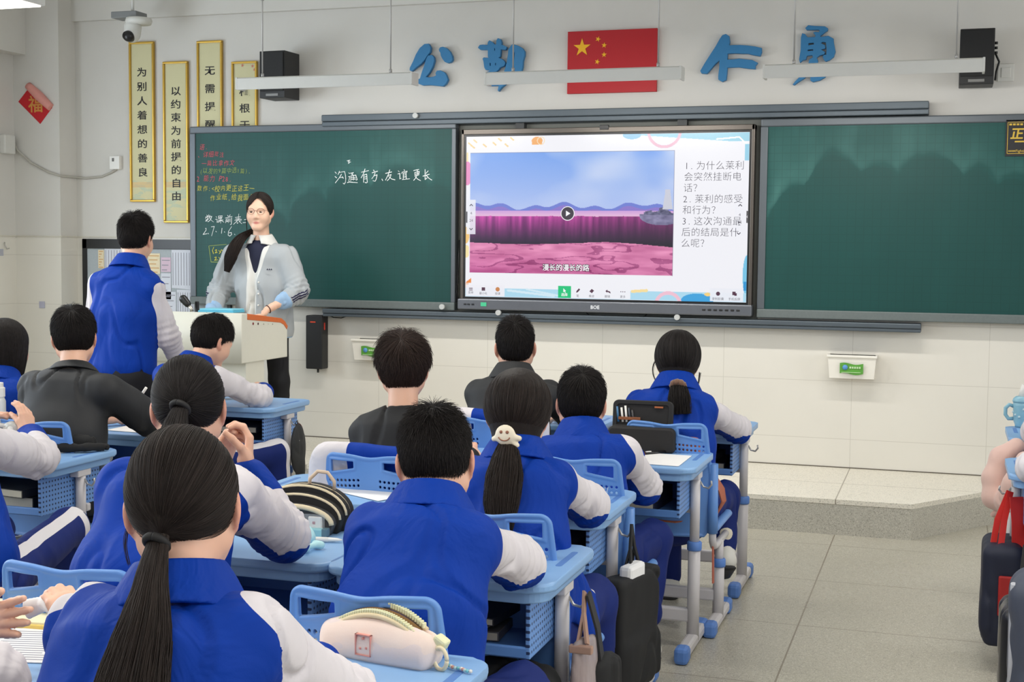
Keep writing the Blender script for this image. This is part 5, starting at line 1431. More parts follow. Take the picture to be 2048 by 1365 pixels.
def teacher_coat(V, F, child, at, c):
    N, hem, lat, fw = c['N'], c['hem'], c['lat'], c['fw']
    band = (hem[2] - .045) - V[:, 2]; band = np.where(at['sleeve'] > .01, -1, band)
    stripe = np.full(len(V), -1.0)
    for i, (S, E, W, sd) in enumerate(c['arms']):
        L = float(np.linalg.norm(W - E)); t = ((V - E) @ (W - E)) / L ** 2
        end = .52 if i == 0 else .93
        d2 = rc(E, W, 0).f(V.astype(np.float32))
        near = (d2 < .09) & (at['sleeve'] > 0)
        band = np.where(near & (t > end - .14), .01, band)
        ax = nrm(W - E); o = nrm(lat * sd - fw * -.35); o = nrm(o - (o @ ax) * ax); k = np.cross(ax, o)
        q = V - (E + np.clip(t, 0, 1)[:, None] * (W - E)); x = q @ k
        tri = .0052 - np.abs(((x + .0235) % .0165) - .00825)
        stripe = np.where(near & (t > -.15) & (t < end - .14) & (np.abs(x) < .0245) & (q @ o > 0), tri, stripe)
    r = np.linalg.norm((V - N)[:, :2], axis=1)
    white = np.full(len(V), -1.0)
    lx = np.abs((V - N) @ lat); fr = (V - N) @ fw
    white = np.where(fr > .03, .036 + .05 * np.clip((V[:, 2] - N[2] + .24) / .2, 0, 1) - lx, -.05)
    jk = child('jacket', V, F, M_COAT, {'white': white, 'band': band, 'stripe': stripe})
    pr = [eseg(hem, N - V3(0, 0, .05), lat, .135, .098, .115, .088, k=.03), eseg(N - V3(0, 0, .08), N - V3(0, 0, .015), lat, .10, .08, .066, .060, k=.03)]
    Vs, Fs = surface(pr, .008); Vs = relax(Vs, Fs, 1); child('shirt', Vs, Fs, M_NAVY)
    off = c['off']
    b = MB()
    for k in range(4):
        p = hem + fw * (.150 - .002 * k) + lat * -.034 + V3(0, 0, .09 + .075 * k) - off
        b.lathe([(.0001, -.003), (.006, -.002), (.006, .002), (.0001, .003)], tuple(p), 10, axis='y')
    b.build('snap_buttons', M_WHITE, jk)
    chest_logo(N, hem, lat, fw, off, jk)
    return jk
def chest_logo(N, hem, lat, fw, off, jk):
    me = text_mesh([('▲▲▲', 0, 0, .013, dict(align='CENTER', offset=.0005)), ('━━━━', 0, -.010, .006, dict(align='CENTER'))], .0006)
    o = link('chest_logo', me, M_NAVY, jk); p = N + lat * -.115 + fw * .118 - V3(0, 0, .165) - off
    o.location = tuple(p); o.rotation_euler = (math.radians(-8), 0, math.atan2(fw[0], -fw[1]) + .25)
M_WHITE = plain('white_plastic', (232, 230, 224), .4, var=.02)
tb, tg, tR, toff = person(dict(H=(-4.315, 7.885, 1.768), N=(-4.325, 7.93, 1.562), SL=(-4.145, 7.93, 1.475), SR=(-4.530, 7.92, 1.485), P=(-4.325, 7.95, 1.06), hem=(-4.315, 7.94, .995), ground=.196,
    EL=(-4.030, 7.90, 1.245), WL=(-4.165, 7.70, 1.135), ER=(-4.605, 7.86, 1.235), WR=(-4.545, 7.665, 1.115), turn=(194, 2, 0), fair=True, brows=True, near=1, gaze=.25,
    hair='long', hair_col='soft_black', part=-.03, hctr=(0, .004, .002), tie=(-4.395, 7.955, 1.655), infl=(1.02, 1.0, 1.04), n=7000, sr=.0010, nape=.0, face_open=.07,
    tail=[(-4.395, 7.95, 1.655), (-4.435, 7.85, 1.60), (-4.455, 7.795, 1.53), (-4.475, 7.775, 1.45), (-4.495, 7.770, 1.375)], tail_r=[.018, .036, .046, .044, .02], tail_n=2200, tail_flat=.5,
    locks=[[(-4.375, 7.845, 1.80), (-4.385, 7.835, 1.74), (-4.392, 7.85, 1.68), (-4.40, 7.87, 1.62)]],
    top='open', cut=teacher_cut, coat=teacher_coat, collar='open', coll_h=.040, sq=.97, wide=1.22, cuff_at=(.52, .93), sl=(.078, .072, .050), hunch=.0, h=.007, fold=.012, seed=5, seam=.0, cap=.066,
    hl=dict(d=(-.35, -.45, -.75), n=(-.6, -.6, .1), curl=.5), trs='black',
    legs=[((-4.235, 7.95, 1.05), (-4.195, 7.92, .65), (-4.165, 7.93, .29)), ((-4.415, 7.95, 1.05), (-4.43, 7.93, .65), (-4.44, 7.94, .29))], feet=((.12, -1, 0), (-.1, -1, 0))),
    'woman with glasses and side ponytail in pale grey jacket, standing behind the lectern')
gl = MB()
for sx in (-1, 1):
    ring = [tg((sx * .033 + .0235 * math.cos(a), .1035 - .012 * abs(math.cos(a)) * (1 if math.cos(a) * sx > 0 else .2), .006 + .0195 * math.sin(a))) - toff for a in np.linspace(0, 2 * math.pi, 25)]
    gl.tube([tuple(p) for p in ring], .0011, 6)
    gl.tube([tuple(tg(q) - toff) for q in ((sx * .0555, .093, .012), (sx * .076, .06, .014), (sx * .083, .0, .012))], .0011, 6)
gl.tube([tuple(tg(q) - toff) for q in ((-.0105, .103, .008), (0, .107, .012), (.0105, .103, .008))], .0011, 6)
gl.build('glasses', plain('thin_metal_spectacle_frame', (96, 72, 62), .3, .8), tb)
br_ = MB(); wr = np.array((-4.165, 7.70, 1.135)); dd = nrm(np.array((-4.165, 7.70, 1.135)) - np.array((-4.03, 7.90, 1.245))); u = nrm(np.cross(dd, (0, 0, 1))); v = np.cross(dd, u)
br_.tube([tuple(wr - dd * .012 + (u * math.cos(a) + v * math.sin(a)) * .0265 - toff) for a in np.linspace(0, 2 * math.pi, 20)], .003, 6); br_.build('bracelet', plain('dark_cord', (70, 34, 30), .6), tb)

# ------------------------------------------------------------------ the students
G_ST = 'students in class'
def S_(P, label):
    P['group'] = G_ST
    return person(P, label)
UN = dict(collar='closed', top='uniform')  # joints in the person specs back-projected from image pixels at assumed depths
# boy in the centre foreground
S_(dict(UN, H=(-1.106, 2.845, 1.052), N=(-1.082, 2.745, .962), SL=(-1.212, 2.705, .915), SR=(-.948, 2.700, .905), P=(-1.065, 2.565, .49), turn=(16, 22, -4),
    EL=(-1.205, 2.97, .795), WL=(-1.10, 3.17, .775), ER=(-.945, 2.985, .800), WR=(-1.09, 3.17, .775), near=1, h=.006, hair='short', hair_col='black', len=.032, lift=.13, mess=.8, n=16000, sr=.00055, infl=(.97, 1.0, 1.02), nape=-.016, crown=(.02, -.5, .86),
    hem=(-1.045, 2.52, .56), wide=1.02, hunch=.055, seed=2, cuff=.12, under=True), 'boy with a spiky crew cut in blue jacket, from behind, centre foreground')
# nearest girl with the long ponytail
b7, g7, R7, o7 = S_(dict(UN, H=(-1.140, 1.835, 1.128), N=(-1.100, 1.755, 1.005), SL=(-1.262, 1.735, .955), SR=(-.958, 1.735, .962), P=(-1.115, 1.58, .50), turn=(23, 14, -3),
    EL=(-1.335, 1.90, .80), WL=(-1.520, 2.065, .815), ER=(-.915, 1.93, .808), WR=(-1.070, 2.150, .785), near=1, h=.0065, hair='pony', hair_col='soft_black', tie=(-1.113, 1.722, 1.108), infl=(1.02, 1.02, 1.03), n=15000, sr=.0005, nape=.008,
    tail=[(-1.113, 1.722, 1.108), (-1.098, 1.680, 1.070), (-1.075, 1.625, 1.005), (-1.055, 1.555, .925), (-1.035, 1.495, .85), (-1.015, 1.455, .77)], tail_r=[.014, .026, .044, .055, .056, .026], tail_n=8000, tail_flat=.6,
    locks=[[(-1.222, 1.84, 1.13), (-1.226, 1.80, 1.09), (-1.215, 1.785, 1.06), (-1.205, 1.78, 1.045)]],
    hem=(-1.11, 1.56, .56), wide=1.08, seam=(.009, .010), hunch=.045, seed=4, cuff=.40, sl=(.064, .060, .048),
    hl=dict(d=(-.55, .40, .72), n=(-.55, .25, -.75), curl=.95, thumb=(.75, .35, .55)), hr=dict(d=(-.70, .70, .05), n=(-.2, -.2, -1), curl=.35)),
    'girl with long dark ponytail in blue jacket, from behind, nearest to the camera')
# girl in the second column, hands clasped before her chin
b6, g6, R6, o6 = S_(dict(UN, H=(-1.745, 2.835, 1.146), N=(-1.702, 2.74, 1.02), SL=(-1.862, 2.715, .968), SR=(-1.545, 2.715, .968), P=(-1.70, 2.565, .50), turn=(25, 10, -2),
    EL=(-1.90, 2.97, .80), WL=(-1.800, 3.06, .945), ER=(-1.580, 3.00, .812), WR=(-1.700, 3.035, .962), near=1, h=.007, hair='pony', hair_col='black', tie=(-1.700, 2.728, 1.172), infl=(1.02, 1.03, 1.03), n=11000, sr=.0006, nape=.005,
    tail=[(-1.700, 2.728, 1.172), (-1.690, 2.685, 1.135), (-1.675, 2.635, 1.06), (-1.655, 2.575, .97), (-1.635, 2.52, .88)], tail_r=[.016, .035, .055, .055, .02], tail_n=3600, tail_flat=.55,
    hem=(-1.70, 2.52, .56), wide=1.12, seam=(.022, .010), hunch=.04, seed=7, cuff=.55, under=True, sl=(.070, .066, .050),
    hr=dict(d=(-.10, .35, .93), n=(-.80, -.35, .20), curl=1.0, thumb=(.7, .5, .5)), hl=dict(d=(.15, .30, .94), n=(.85, -.2, .2), curl=.9)),
    'girl with a ponytail holding clasped hands before her chin, in front of the nearest girl')
# girl with the smiley hair tie
b12, g12, R12, o12 = S_(dict(UN, H=(-1.165, 3.645, 1.068), N=(-1.142, 3.565, .955), SL=(-1.290, 3.545, .905), SR=(-1.005, 3.545, .898), P=(-1.112, 3.44, .49), turn=(13, 8, 2),
    EL=(-1.335, 3.80, .79), WL=(-1.22, 3.99, .775), ER=(-1.000, 3.815, .788), WR=(-1.13, 4.00, .775), near=1, h=.008, hair='pony', hair_col='soft_black', tie=(-1.157, 3.538, 1.018), infl=(1.15, 1.03, 1.05), n=10000, sr=.0007, veil=.075,
    tail=[(-1.157, 3.538, 1.018), (-1.142, 3.475, .985), (-1.125, 3.405, .93), (-1.112, 3.345, .865), (-1.098, 3.305, .79)], tail_r=[.017, .036, .050, .047, .026], tail_n=4000, tail_flat=.55,
    hem=(-1.10, 3.40, .52), wide=1.0, hunch=.05, seed=9, cuff=.15, under=True, extra=[eseg((-1.0, 3.48, .68), (-.930, 3.64, .50), (0, 1, 0), .11, .055, .10, .020, g='t', k=.03)]),
    'girl with a cream smiley-face hair tie on her ponytail, in blue jacket')
# collared boy
S_(dict(UN, H=(-1.232, 4.600, .990), N=(-1.205, 4.515, .878), SL=(-1.345, 4.50, .822), SR=(-1.035, 4.50, .842), P=(-1.175, 4.39, .47), turn=(14, 6, 2), coll_h=.05,
    EL=(-1.38, 4.72, .72), WL=(-1.27, 4.93, .775), ER=(-1.020, 4.70, .690), WR=(-1.12, 4.93, .770), near=.8, hair='short', hair_col='black', len=.055, lift=.10, mess=1.0, n=9000, sr=.0008, infl=(.99, 1.02, 1.06), nape=-.015,
    hem=(-1.15, 4.36, .50), hunch=.05, seed=12, cuff=.10, under=True,
    legs=[((-1.26, 4.42, .47), (-1.30, 4.82, .50), (-1.28, 4.85, .10)), ((-1.08, 4.42, .47), (-1.000, 4.78, .49), (-.990, 4.66, .24))], feet=(None, (.05, .72, -.70))),
    'boy in blue jacket with raised collar, between the smiley hair tie and open pencil case')
# girl with the brown scrunchie, front row
b15, g15, R15, o15 = S_(dict(UN, H=(-1.078, 5.590, 1.072), N=(-1.068, 5.51, .965), SL=(-1.235, 5.49, .898), SR=(-.930, 5.49, .885), P=(-1.05, 5.40, .49), turn=(10, 8, 2), coll_h=.045,
    EL=(-1.31, 5.76, .79), WL=(-1.18, 5.96, .775), ER=(-.850, 5.815, .770), WR=(-1.02, 5.99, .775), near=.8, hair='pony', hair_col='black', tie=(-1.045, 5.490, .998), infl=(1.14, 1.02, 1.10), n=7000, sr=.0009, veil=.075,
    tail=[(-1.050, 5.470, 1.004), (-1.034, 5.390, .985), (-1.024, 5.362, .940), (-1.016, 5.350, .880)], tail_r=[.018, .030, .044, .046], tail_n=1500, tail_flat=.6,
    locks=[[(-1.165, 5.63, 1.10), (-1.190, 5.62, 1.05), (-1.185, 5.60, 1.01), (-1.170, 5.59, .99)], [(-.985, 5.60, 1.03), (-.985, 5.57, .98), (-1.0, 5.55, .95)]],
    hem=(-1.03, 5.36, .52), hunch=.03, seed=15, cuff=.25, under=True,
    legs=[((-1.13, 5.42, .47), (-1.16, 5.80, .50), (-1.14, 5.82, .10)), ((-.96, 5.42, .47), (-.915, 5.86, .46), (-.888, 5.77, .245))], feet=(None, (-.25, .85, -.40))),
    'girl with a brown scrunchie on a short ponytail, sitting in the front row')
# man in the black jacket
b11, g11, R11, o11 = S_(dict(H=(-1.765, 5.480, 1.118), N=(-1.752, 5.415, .995), SL=(-1.912, 5.40, .925), SR=(-1.570, 5.40, .932), P=(-1.75, 5.30, .49), turn=(17, 0, -2), top='black', collar='closed', coll_h=.04,
    EL=(-1.97, 5.62, .78), WL=(-1.86, 5.86, .78), ER=(-1.52, 5.63, .78), WR=(-1.64, 5.86, .78), near=.8, hair='short', hair_col='black', len=.045, lift=.14, mess=.8, n=8000, sr=.0009, infl=(.93, 1.0, 1.05), nape=-.005, trs='black',
    hem=(-1.75, 5.28, .52), wide=1.12, seed=17, seam=9), 'man with short hair and black jacket seated below the screen')
# curly-haired boy
S_(dict(H=(-1.832, 4.390, 1.112), N=(-1.800, 4.315, .972), SL=(-1.950, 4.29, .890), SR=(-1.640, 4.29, .895), P=(-1.80, 4.20, .49), turn=(19, 2, -2), top='tee', bare=True, short=.62,
    EL=(-2.01, 4.50, .72), WL=(-1.88, 4.74, .775), ER=(-1.58, 4.52, .73), WR=(-1.70, 4.75, .775), near=.8, hair='short', hair_col='dark_brown', len=.080, lift=.17, mess=1.9, n=13000, sr=.0007, infl=(1.06, 1.04, 1.09), nape=-.022,
    hem=(-1.80, 4.18, .52), wide=1.02, seed=19), 'boy with wavy brown hair and black T-shirt, jacket over his chair')
# boy in the charcoal sports shirt
b4_, g4_, R4_, o4_ = S_(dict(H=(-3.456, 4.730, 1.152), N=(-3.405, 4.645, 1.030), SL=(-3.560, 4.60, .950), SR=(-3.205, 4.60, .955), P=(-3.375, 4.53, .49), turn=(30, 10, -3), top='tee2', bare=True, short=.86, collar='closed', coll_h=.005,
    EL=(-3.66, 4.84, .79), WL=(-3.50, 5.07, .775), ER=(-3.125, 4.80, .805), WR=(-3.310, 5.055, .785), near=.8, hair='short', hair_col='black', len=.062, lift=.11, mess=1.0, n=10000, sr=.0008, infl=(1.01, 1.04, 1.08), nape=-.02, trs='black',
    hem=(-3.375, 4.50, .52), wide=1.22, sq=1.0, short_r=(.070, .078), hunch=.04, seed=23, hr=dict(d=(-.65, .75, .10), n=(-.3, -.2, -.9), curl=.8)), 'boy in charcoal sports shirt seated at left, writing, with a pen in hand')
# boy writing beside the lectern
S_(dict(UN, H=(-3.512, 5.920, 1.062), N=(-3.548, 5.815, .950), SL=(-3.705, 5.77, .895), SR=(-3.380, 5.755, .888), P=(-3.52, 5.60, .48), turn=(-22, 26, 0),
    EL=(-3.74, 5.98, .79), WL=(-3.60, 6.15, .785), ER=(-3.262, 5.95, .790), WR=(-3.315, 6.10, .798), near=.8, hair='short', hair_col='black', len=.058, lift=.11, mess=.9, n=8500, sr=.0009, infl=(1.02, 1.03, 1.08), nape=-.015,
    hem=(-3.50, 5.55, .52), hunch=.05, seed=27, cuff=.62, sl=(.062, .062, .052), hr=dict(d=(-.55, .75, .30), n=(-.3, -.2, -.9), curl=.75), stripe_up=1.6,
    legs=[((-3.60, 5.62, .48), (-3.62, 6.0, .50), (-3.60, 6.02, .10)), ((-3.42, 5.62, .48), (-3.19, 5.98, .51), (-3.17, 6.02, .10))]), 'boy in blue and white jacket bent over his desk, beside the lectern')
# standing boy
S_(dict(UN, H=(-4.072, 6.105, 1.575), N=(-4.060, 6.035, 1.432), SL=(-4.235, 6.00, 1.335), SR=(-3.895, 5.995, 1.320), P=(-4.05, 5.93, .86), turn=(8, 8, 3), hem=(-4.05, 5.945, .925), coll_h=.04,
    EL=(-4.305, 6.06, 1.08), WL=(-4.24, 6.26, .90), ER=(-3.850, 6.06, 1.065), WR=(-3.880, 6.24, .86), near=.8, h=.008, hair='short', hair_col='black', len=.040, lift=.15, mess=.9, n=9000, sr=.0009, infl=(.99, 1.02, 1.08), nape=-.015, trs='black',
    hunch=.025, wide=1.10, cap=.056, seed=31, cuff=.95, fold=.008, seam=(.0, .0), sq=.96,
    legs=[((-4.14, 5.93, .86), (-4.15, 5.95, .48), (-4.16, 5.92, .09)), ((-3.96, 5.93, .86), (-3.95, 5.95, .48), (-3.94, 5.92, .09))], feet=((0, 1, 0), (0, 1, 0))), 'boy in blue and white jacket standing up, left of the lectern')
# bob-haired girl at the left edge
S_(dict(UN, H=(-4.015, 5.000, 1.075), N=(-3.995, 4.93, .945), SL=(-4.15, 4.91, .885), SR=(-3.875, 4.91, .885), P=(-3.99, 4.82, .49), turn=(4, 8, -2), coll_h=.03,
    EL=(-4.20, 5.10, .79), WL=(-4.08, 5.32, .775), ER=(-3.815, 5.10, .780), WR=(-3.93, 5.32, .775), near=.8, hair='bob', hair_col='black', infl=(1.17, 1.06, 1.06), n=8500, sr=.0009, hem=(-3.99, 4.80, .52), seed=35, cuff=.6), 'girl with a chin-length black bob at the left edge')
# three people cut by the edges of the picture
S_(dict(UN, H=(-3.12, 3.62, 1.10), N=(-3.09, 3.53, .985), SL=(-3.25, 3.51, .925), SR=(-2.945, 3.50, .915), P=(-2.85, 3.37, .49), turn=(0, 8, 0),
    EL=(-3.45, 3.88, .80), WL=(-3.415, 4.075, .835), ER=(-3.055, 3.960, .785), WR=(-3.190, 4.095, .832), near=.8, h=.0065, hair='short', len=.05, lift=.1, n=1500, sr=.0014, hem=(-2.85, 3.36, .55), seed=38, cuff=.50, sl=(.066, .070, .058),
    hr=dict(d=(-.35, .25, .90), n=(-.80, .1, -.2), curl=.45, thumb=(.9, .2, .3)), hl=dict(d=(.55, .25, .60), n=(.5, .1, -.7), curl=.6), stripe_up=2.2,
    legs=[((-2.95, 3.40, .49), (-3.20, 3.90, .52), (-3.22, 3.92, .10)), ((-2.78, 3.40, .49), (-2.955, 4.00, .535), (-2.950, 4.02, .10))]), 'student at the left edge unwinding tape, only sleeve, hands and legs visible')
S_(dict(UN, H=(-1.93, 1.73, 1.10), N=(-1.90, 1.65, .99), SL=(-2.06, 1.64, .93), SR=(-1.74, 1.64, .93), P=(-1.89, 1.50, .50), turn=(0, 8, 0),
    EL=(-2.03, 1.93, .81), WL=(-1.760, 2.035, .822), ER=(-1.525, 1.835, .800), WR=(-1.68, 1.985, .775), near=1, h=.0065, hair='short', len=.05, n=1500, sr=.0014, hem=(-1.89, 1.48, .56), seed=41, cuff=.9, sl=(.064, .068, .056),
    hl=dict(d=(.86, .22, .16), n=(.05, -.95, .1), curl=.28, thumb=(.85, .45, .05), spread=.8)), 'student cut off at the lower left, one open palm beside the girl')
S_(dict(UN, H=(.60, 5.06, 1.09), N=(.59, 4.98, .97), SL=(.435, 4.96, .905), SR=(.75, 4.96, .905), P=(.58, 4.84, .49), turn=(0, 8, 0),
    EL=(.315, 5.17, .765), WL=(.45, 5.35, .775), ER=(.80, 5.17, .79), WR=(.70, 5.36, .775), near=.6, hair='short', len=.05, n=1200, sr=.0014, hem=(.58, 4.82, .52), seed=44, cuff=.2), 'student cut off by the right edge, only one white and blue sleeve visible')
S_(dict(UN, H=(.62, 6.08, 1.09), N=(.61, 6.00, .97), SL=(.465, 5.98, .905), SR=(.76, 5.98, .905), P=(.60, 5.86, .49), turn=(0, 8, 0),
    EL=(.375, 6.16, .785), WL=(.48, 6.34, .775), ER=(.82, 6.17, .79), WR=(.72, 6.36, .775), near=.6, hair='short', len=.05, n=1200, sr=.0014, hem=(.60, 5.84, .52), seed=47, cuff=.9), 'student at the right edge beside the blue mug, only a sleeve visible')

# hair ties belong to their wearers
def tie_ring(body, off, c, ax, r, t, mat, name='hair_tie', wob=0.0):
    ax = nrm(ax); u = nrm(np.cross(ax, (1, .1, 0))); v = np.cross(ax, u)
    b = MB(); pts = [tuple(np.array(c) + (u * math.cos(a) + v * math.sin(a)) * (r + wob * math.sin(a * 9)) - off) for a in np.linspace(0, 2 * math.pi, 49)]
    b.tube(pts, t, 8); return b.build(name, mat, body)
M_ELA = plain('black_elastic', (20, 18, 18), .7)
tie_ring(b7, o7, (-1.113, 1.715, 1.100), (0, -.75, -.65), .0165, .0065, M_ELA)
tie_ring(b6, o6, (-1.700, 2.722, 1.165), (0, -.75, -.65), .020, .007, M_ELA)
tie_ring(b15, o15, (-1.037, 5.402, .990), (0, -.75, -.65), .023, .013, plain('brown_velvet_scrunchie', (112, 80, 62), .85, sheen=.4), 'scrunchie', .003)
sm = MB(); M_CRM = plain('cream_resin_charm', (236, 224, 200), .45); M_BRN = plain('brown_print', (150, 96, 72), .5)
c12 = np.array((-1.150, 3.488, 1.030)) - o12
face = sdf_obj('smiley_charm', [ell(c12, (.0295, .012, .0295), k=.006)] + [rc(c12 + V3(x, .004, z), c12 + V3(x * 1.25, .004, z * 1.25), .008, k=.008) for x, z in ((.026, -.022), (-.027, -.010), (.008, -.033), (.031, -.006))], .003, M_CRM, b12)
cx, cz = c12[0], c12[2]
sm = MB()
for sx in (-1, 1): sm.lathe([(.0001, -.0135), (.0045, -.0125), (.0045, -.010)], (cx + sx * .009, c12[1], cz + .010), 12, axis='y')
sm.tube([(cx + .017 * math.cos(a), c12[1] - .0115, cz - .001 + .013 * math.sin(a)) for a in np.linspace(math.radians(195), math.radians(345), 12)], .0016, 6)
sm.build('smiley_features', M_BRN, face)
tie_ring(b12, o12, (-1.157, 3.532, 1.014), (0, -.6, -.8), .019, .007, M_CRM)
# ------------------------------------------------------------------ hanging lamps
M_LAMP = plain('white_lamp_housing', (212, 211, 205), .45, var=.02); M_DIFF = plain('frosted_lamp_cover', (226, 226, 222), .35)
M_WIRE = plain('grey_suspension_rod', (176, 174, 170), .4, .3)
LN = ['left of the red flag, crossing the left loudspeaker', 'crossing the lower part of the red flag', 'at the right, crossing the right loudspeaker']
RODS = [(-3.973, -3.135), (-2.382, -1.546), (-.813, .007)]
for (xa, xb, zb), ln, rods in zip(BOARD_LAMPS, LN, RODS):
    r = empty('board_lamp', ((xa + xb) / 2, 7.3, zb), 0, 'long white hanging lamp housing ' + ln, 'lamp', 'long lamps hung before the board')
    hw = (xb - xa) / 2
    b = MB(); sec = [(-.045, .0), (.055, .012), (.055, .060), (.03, .074), (-.03, .074), (-.045, .066)]
    L_ = [b.bm.verts.new((-hw, y, z)) for y, z in sec]; R_v = [b.bm.verts.new((hw, y, z)) for y, z in sec]
    for k in range(len(sec)):
        if k != 0: b.bm.faces.new([L_[k], L_[(k + 1) % 6], R_v[(k + 1) % 6], R_v[k]])
    b.bm.faces.new(L_); b.bm.faces.new(R_v)
    b.build('housing', M_LAMP, r)
    for sx in (-1, 1):
        c = MB(); c.box(sx * hw - .006, sx * hw + .006, -.046, .056, .002, .075, bevel=.002); c.build('end_cap', M_LAMP, r)
    for xr in rods:
        x = xr - (xa + xb) / 2
        rd = MB().tube([(x, .0, .074), (x, .0, 3.42 - zb)], .0045, 8).build('suspension_rod', M_WIRE, r)
        MB().tube([(x, 0, .074), (x, 0, .098)], .009, 10).build('clamp', M_HOOK, rd)
        MB().tube([(x, 0, 3.02 - zb), (x, 0, 3.045 - zb)], .010, 10).build('joint', M_WIRE, rd)
M_GLOW = glow('lit_lamp_panel', (255, 250, 240), 4.0)
def pendant():
    r = empty('pendant_lamp', (0, 0, 0))
    MB().box(-.60, .60, -.15, .15, .012, .05, bevel=.004).build('housing', M_LAMP, r)
    MB().box(-.585, .585, -.135, .135, .006, .012).build('light_panel', M_GLOW, r)
    for x in (-.45, .45): MB().tube([(x, 0, .05), (x, 0, .82)], .005, 8).build('suspension_rod', M_WIRE, r)
    return r
pl = pendant()
for i, (x, y) in enumerate(PENDANTS):
    o = pl if i == 0 else copy_tree(pl)
    o.location = (x, y, 2.594)
    prop(o, 'lit white hanging panel lamp in the top left corner' if i == 0 else 'lit hanging panel lamp outside the picture', 'lamp', 'panel lamps over the desks')

# ------------------------------------------------------------------ loudspeakers, camera, small things on the front wall
M_SPK = plain('black_loudspeaker_cloth', (20, 20, 21), .7, var=.2, scale=40); M_SPKB = plain('black_wood_cabinet', (26, 26, 27), .5)
def loudspeaker(x0, x1, z0, z1, rz, label):
    cx = (x0 + x1) / 2
    r = empty('loudspeaker', (cx, 8.25, z0), rz, label, 'loudspeaker', 'black wall loudspeakers')
    w2, h_ = (x1 - x0) / 2, z1 - z0
    MB().box(-w2, w2, .0, .20, 0, h_, bevel=.004).build('cabinet', M_SPKB, r)
    MB().box(-w2 + .008, w2 - .008, -.010, .002, .045, h_ - .008, bevel=.004).build('grille', M_SPK, r)
    MB().box(-w2 + .05, w2 - .05, -.004, .002, .012, .03, bevel=.002).build('name_plate', plain('dull_silver_plate', (120, 120, 118), .4, .5), r)
    MB().box(-.04, .04, .19, .285, h_ * .4, h_ * .6).build('wall_bracket', M_SPKB, r)
    return r
loudspeaker(-4.516, -4.319, 2.555, 2.872, -.05, 'black box loudspeaker on the wall above the left blackboard')
ls = loudspeaker(.025, .215, 2.520, 2.838, .0, 'black box loudspeaker on the wall above the right blackboard')
for k in range(3): MB().lathe([(.008, .0), (.008, .018)], (.095, .06, .24 - .028 * k), 12, axis='x').build('knob', M_BLK, ls)
MB().tube([(.10, .10, .19), (.125, .12, .14), (.11, .10, .08), (.105, .09, .03)], .006, 8).build('cable', M_BLK, ls)
cc = empty('security_camera', (-5.478, 8.2, 2.985), 0, 'white dome security camera hanging on a pole at upper left', 'security camera')
cc.scale = (1.4, 1.4, 1.4)
MB().tube([(0, 0, .10), (0, 0, .312)], .008, 10).build('pole', M_LAMP, cc)
MB().box(-.10, .045, -.04, .06, .10, .132, bevel=.004).build('mount_box', plain('grey_junction_box', (120, 122, 122), .5), cc)
MB().lathe([(.0, .10), (.062, .10), (.066, .085), (.060, .07), (.0, .07)], (.035, 0, 0), 24).build('base_ring', M_LAMP, cc)
sdf_obj('camera_body', [rc((-.0, 0, .055), (.0, -.005, .02), .043, .040, k=.01)], .005, M_LAMP, cc)
MB().lathe([(.001, -.062), (.022, -.058), (.028, -.040), (.028, -.02)], (.0, 0, .008), 20, axis='y').build('lens', M_BLK, cc)
M_RED = plain('red_festival_paper', (196, 22, 34), .55); M_REDB = plain('pale_paper_back', (220, 150, 140), .7); M_GOLDP = plain('gold_print', (214, 150, 70), .5)
fu = empty('festival_paper', (0, 0, 0), 0, 'red square festival paper with a curled corner, stuck on the corner pillar', 'paper decoration')
def quad_paper(name, pts, y, mat, par, th=.002):
    b = MB(); vs = [b.bm.verts.new((x, y, z)) for x, z in pts] + [b.bm.verts.new((x, y + th, z)) for x, z in pts]
    n = len(pts); b.bm.faces.new(vs[:n]); b.bm.faces.new(list(reversed(vs[n:])))
    for k in range(n): b.bm.faces.new([vs[k], vs[n + k], vs[n + (k + 1) % n], vs[(k + 1) % n]])
    return b.build(name, mat, par)
quad_paper('sheet', [(-6.557, 2.590), (-6.368, 2.424), (-6.262, 2.541), (-6.46, 2.69)], 8.343, M_RED, fu)
b = MB(); pts = [(-6.462 + .195 * k / 8, 8.335 - .0, 2.705 - .165 * k / 8) for k in range(9)]
b.tube(pts, [.036 - .008 * abs(k - 4) / 4 for k in range(9)], 12); b.build('curled_corner', M_REDB, fu)
me = text_mesh([('福', -6.405, 2.560, .13, dict(align='CENTER', rot=0, offset=.002))], .0004); me.transform(Matrix.Translation((0, 8.3425, 0))); link('lettering', me, M_GOLDP, fu)
ob = empty('socket_box', (0, 0, 0), 0, 'white cable socket box on the wall left of the banners', 'socket')
MB().box(-5.893, -5.808, 8.505, 8.541, 2.098, 2.196, bevel=.004).build('box', M_WHITE, ob)
MB().box(-5.868, -5.852, 8.500, 8.506, 2.155, 2.180, bevel=.002).build('plug', plain('grey_plug', (110, 108, 104), .5), ob)
cb = MB().tube([(-6.585, 8.30, 2.33), (-6.56, 8.325, 2.235), (-6.452, 8.337, 2.143), (-6.30, 8.337, 2.072), (-6.205, 8.338, 2.046), (-6.196, 8.36, 2.044), (-6.19, 8.53, 2.042), (-6.115, 8.533, 2.036), (-5.98, 8.533, 2.046), (-5.90, 8.533, 2.075), (-5.85, 8.53, 2.099)], .009, 8).build('wall_cable', plain('grey_cable', (176, 172, 162), .5), None, label='drooping grey cable between the left wall and the socket box', cat='cable')
lwb = MB().box(-6.6, -6.55, 8.18, 8.30, 2.20, 2.34, bevel=.01).build('junction_box', M_LAMP, None, label='white junction box at the left edge where the cable starts', cat='socket')
hk = empty('wall_hook', (0, 0, 0), 0, 'metal hook with a small grey tag on the left wall', 'hook')
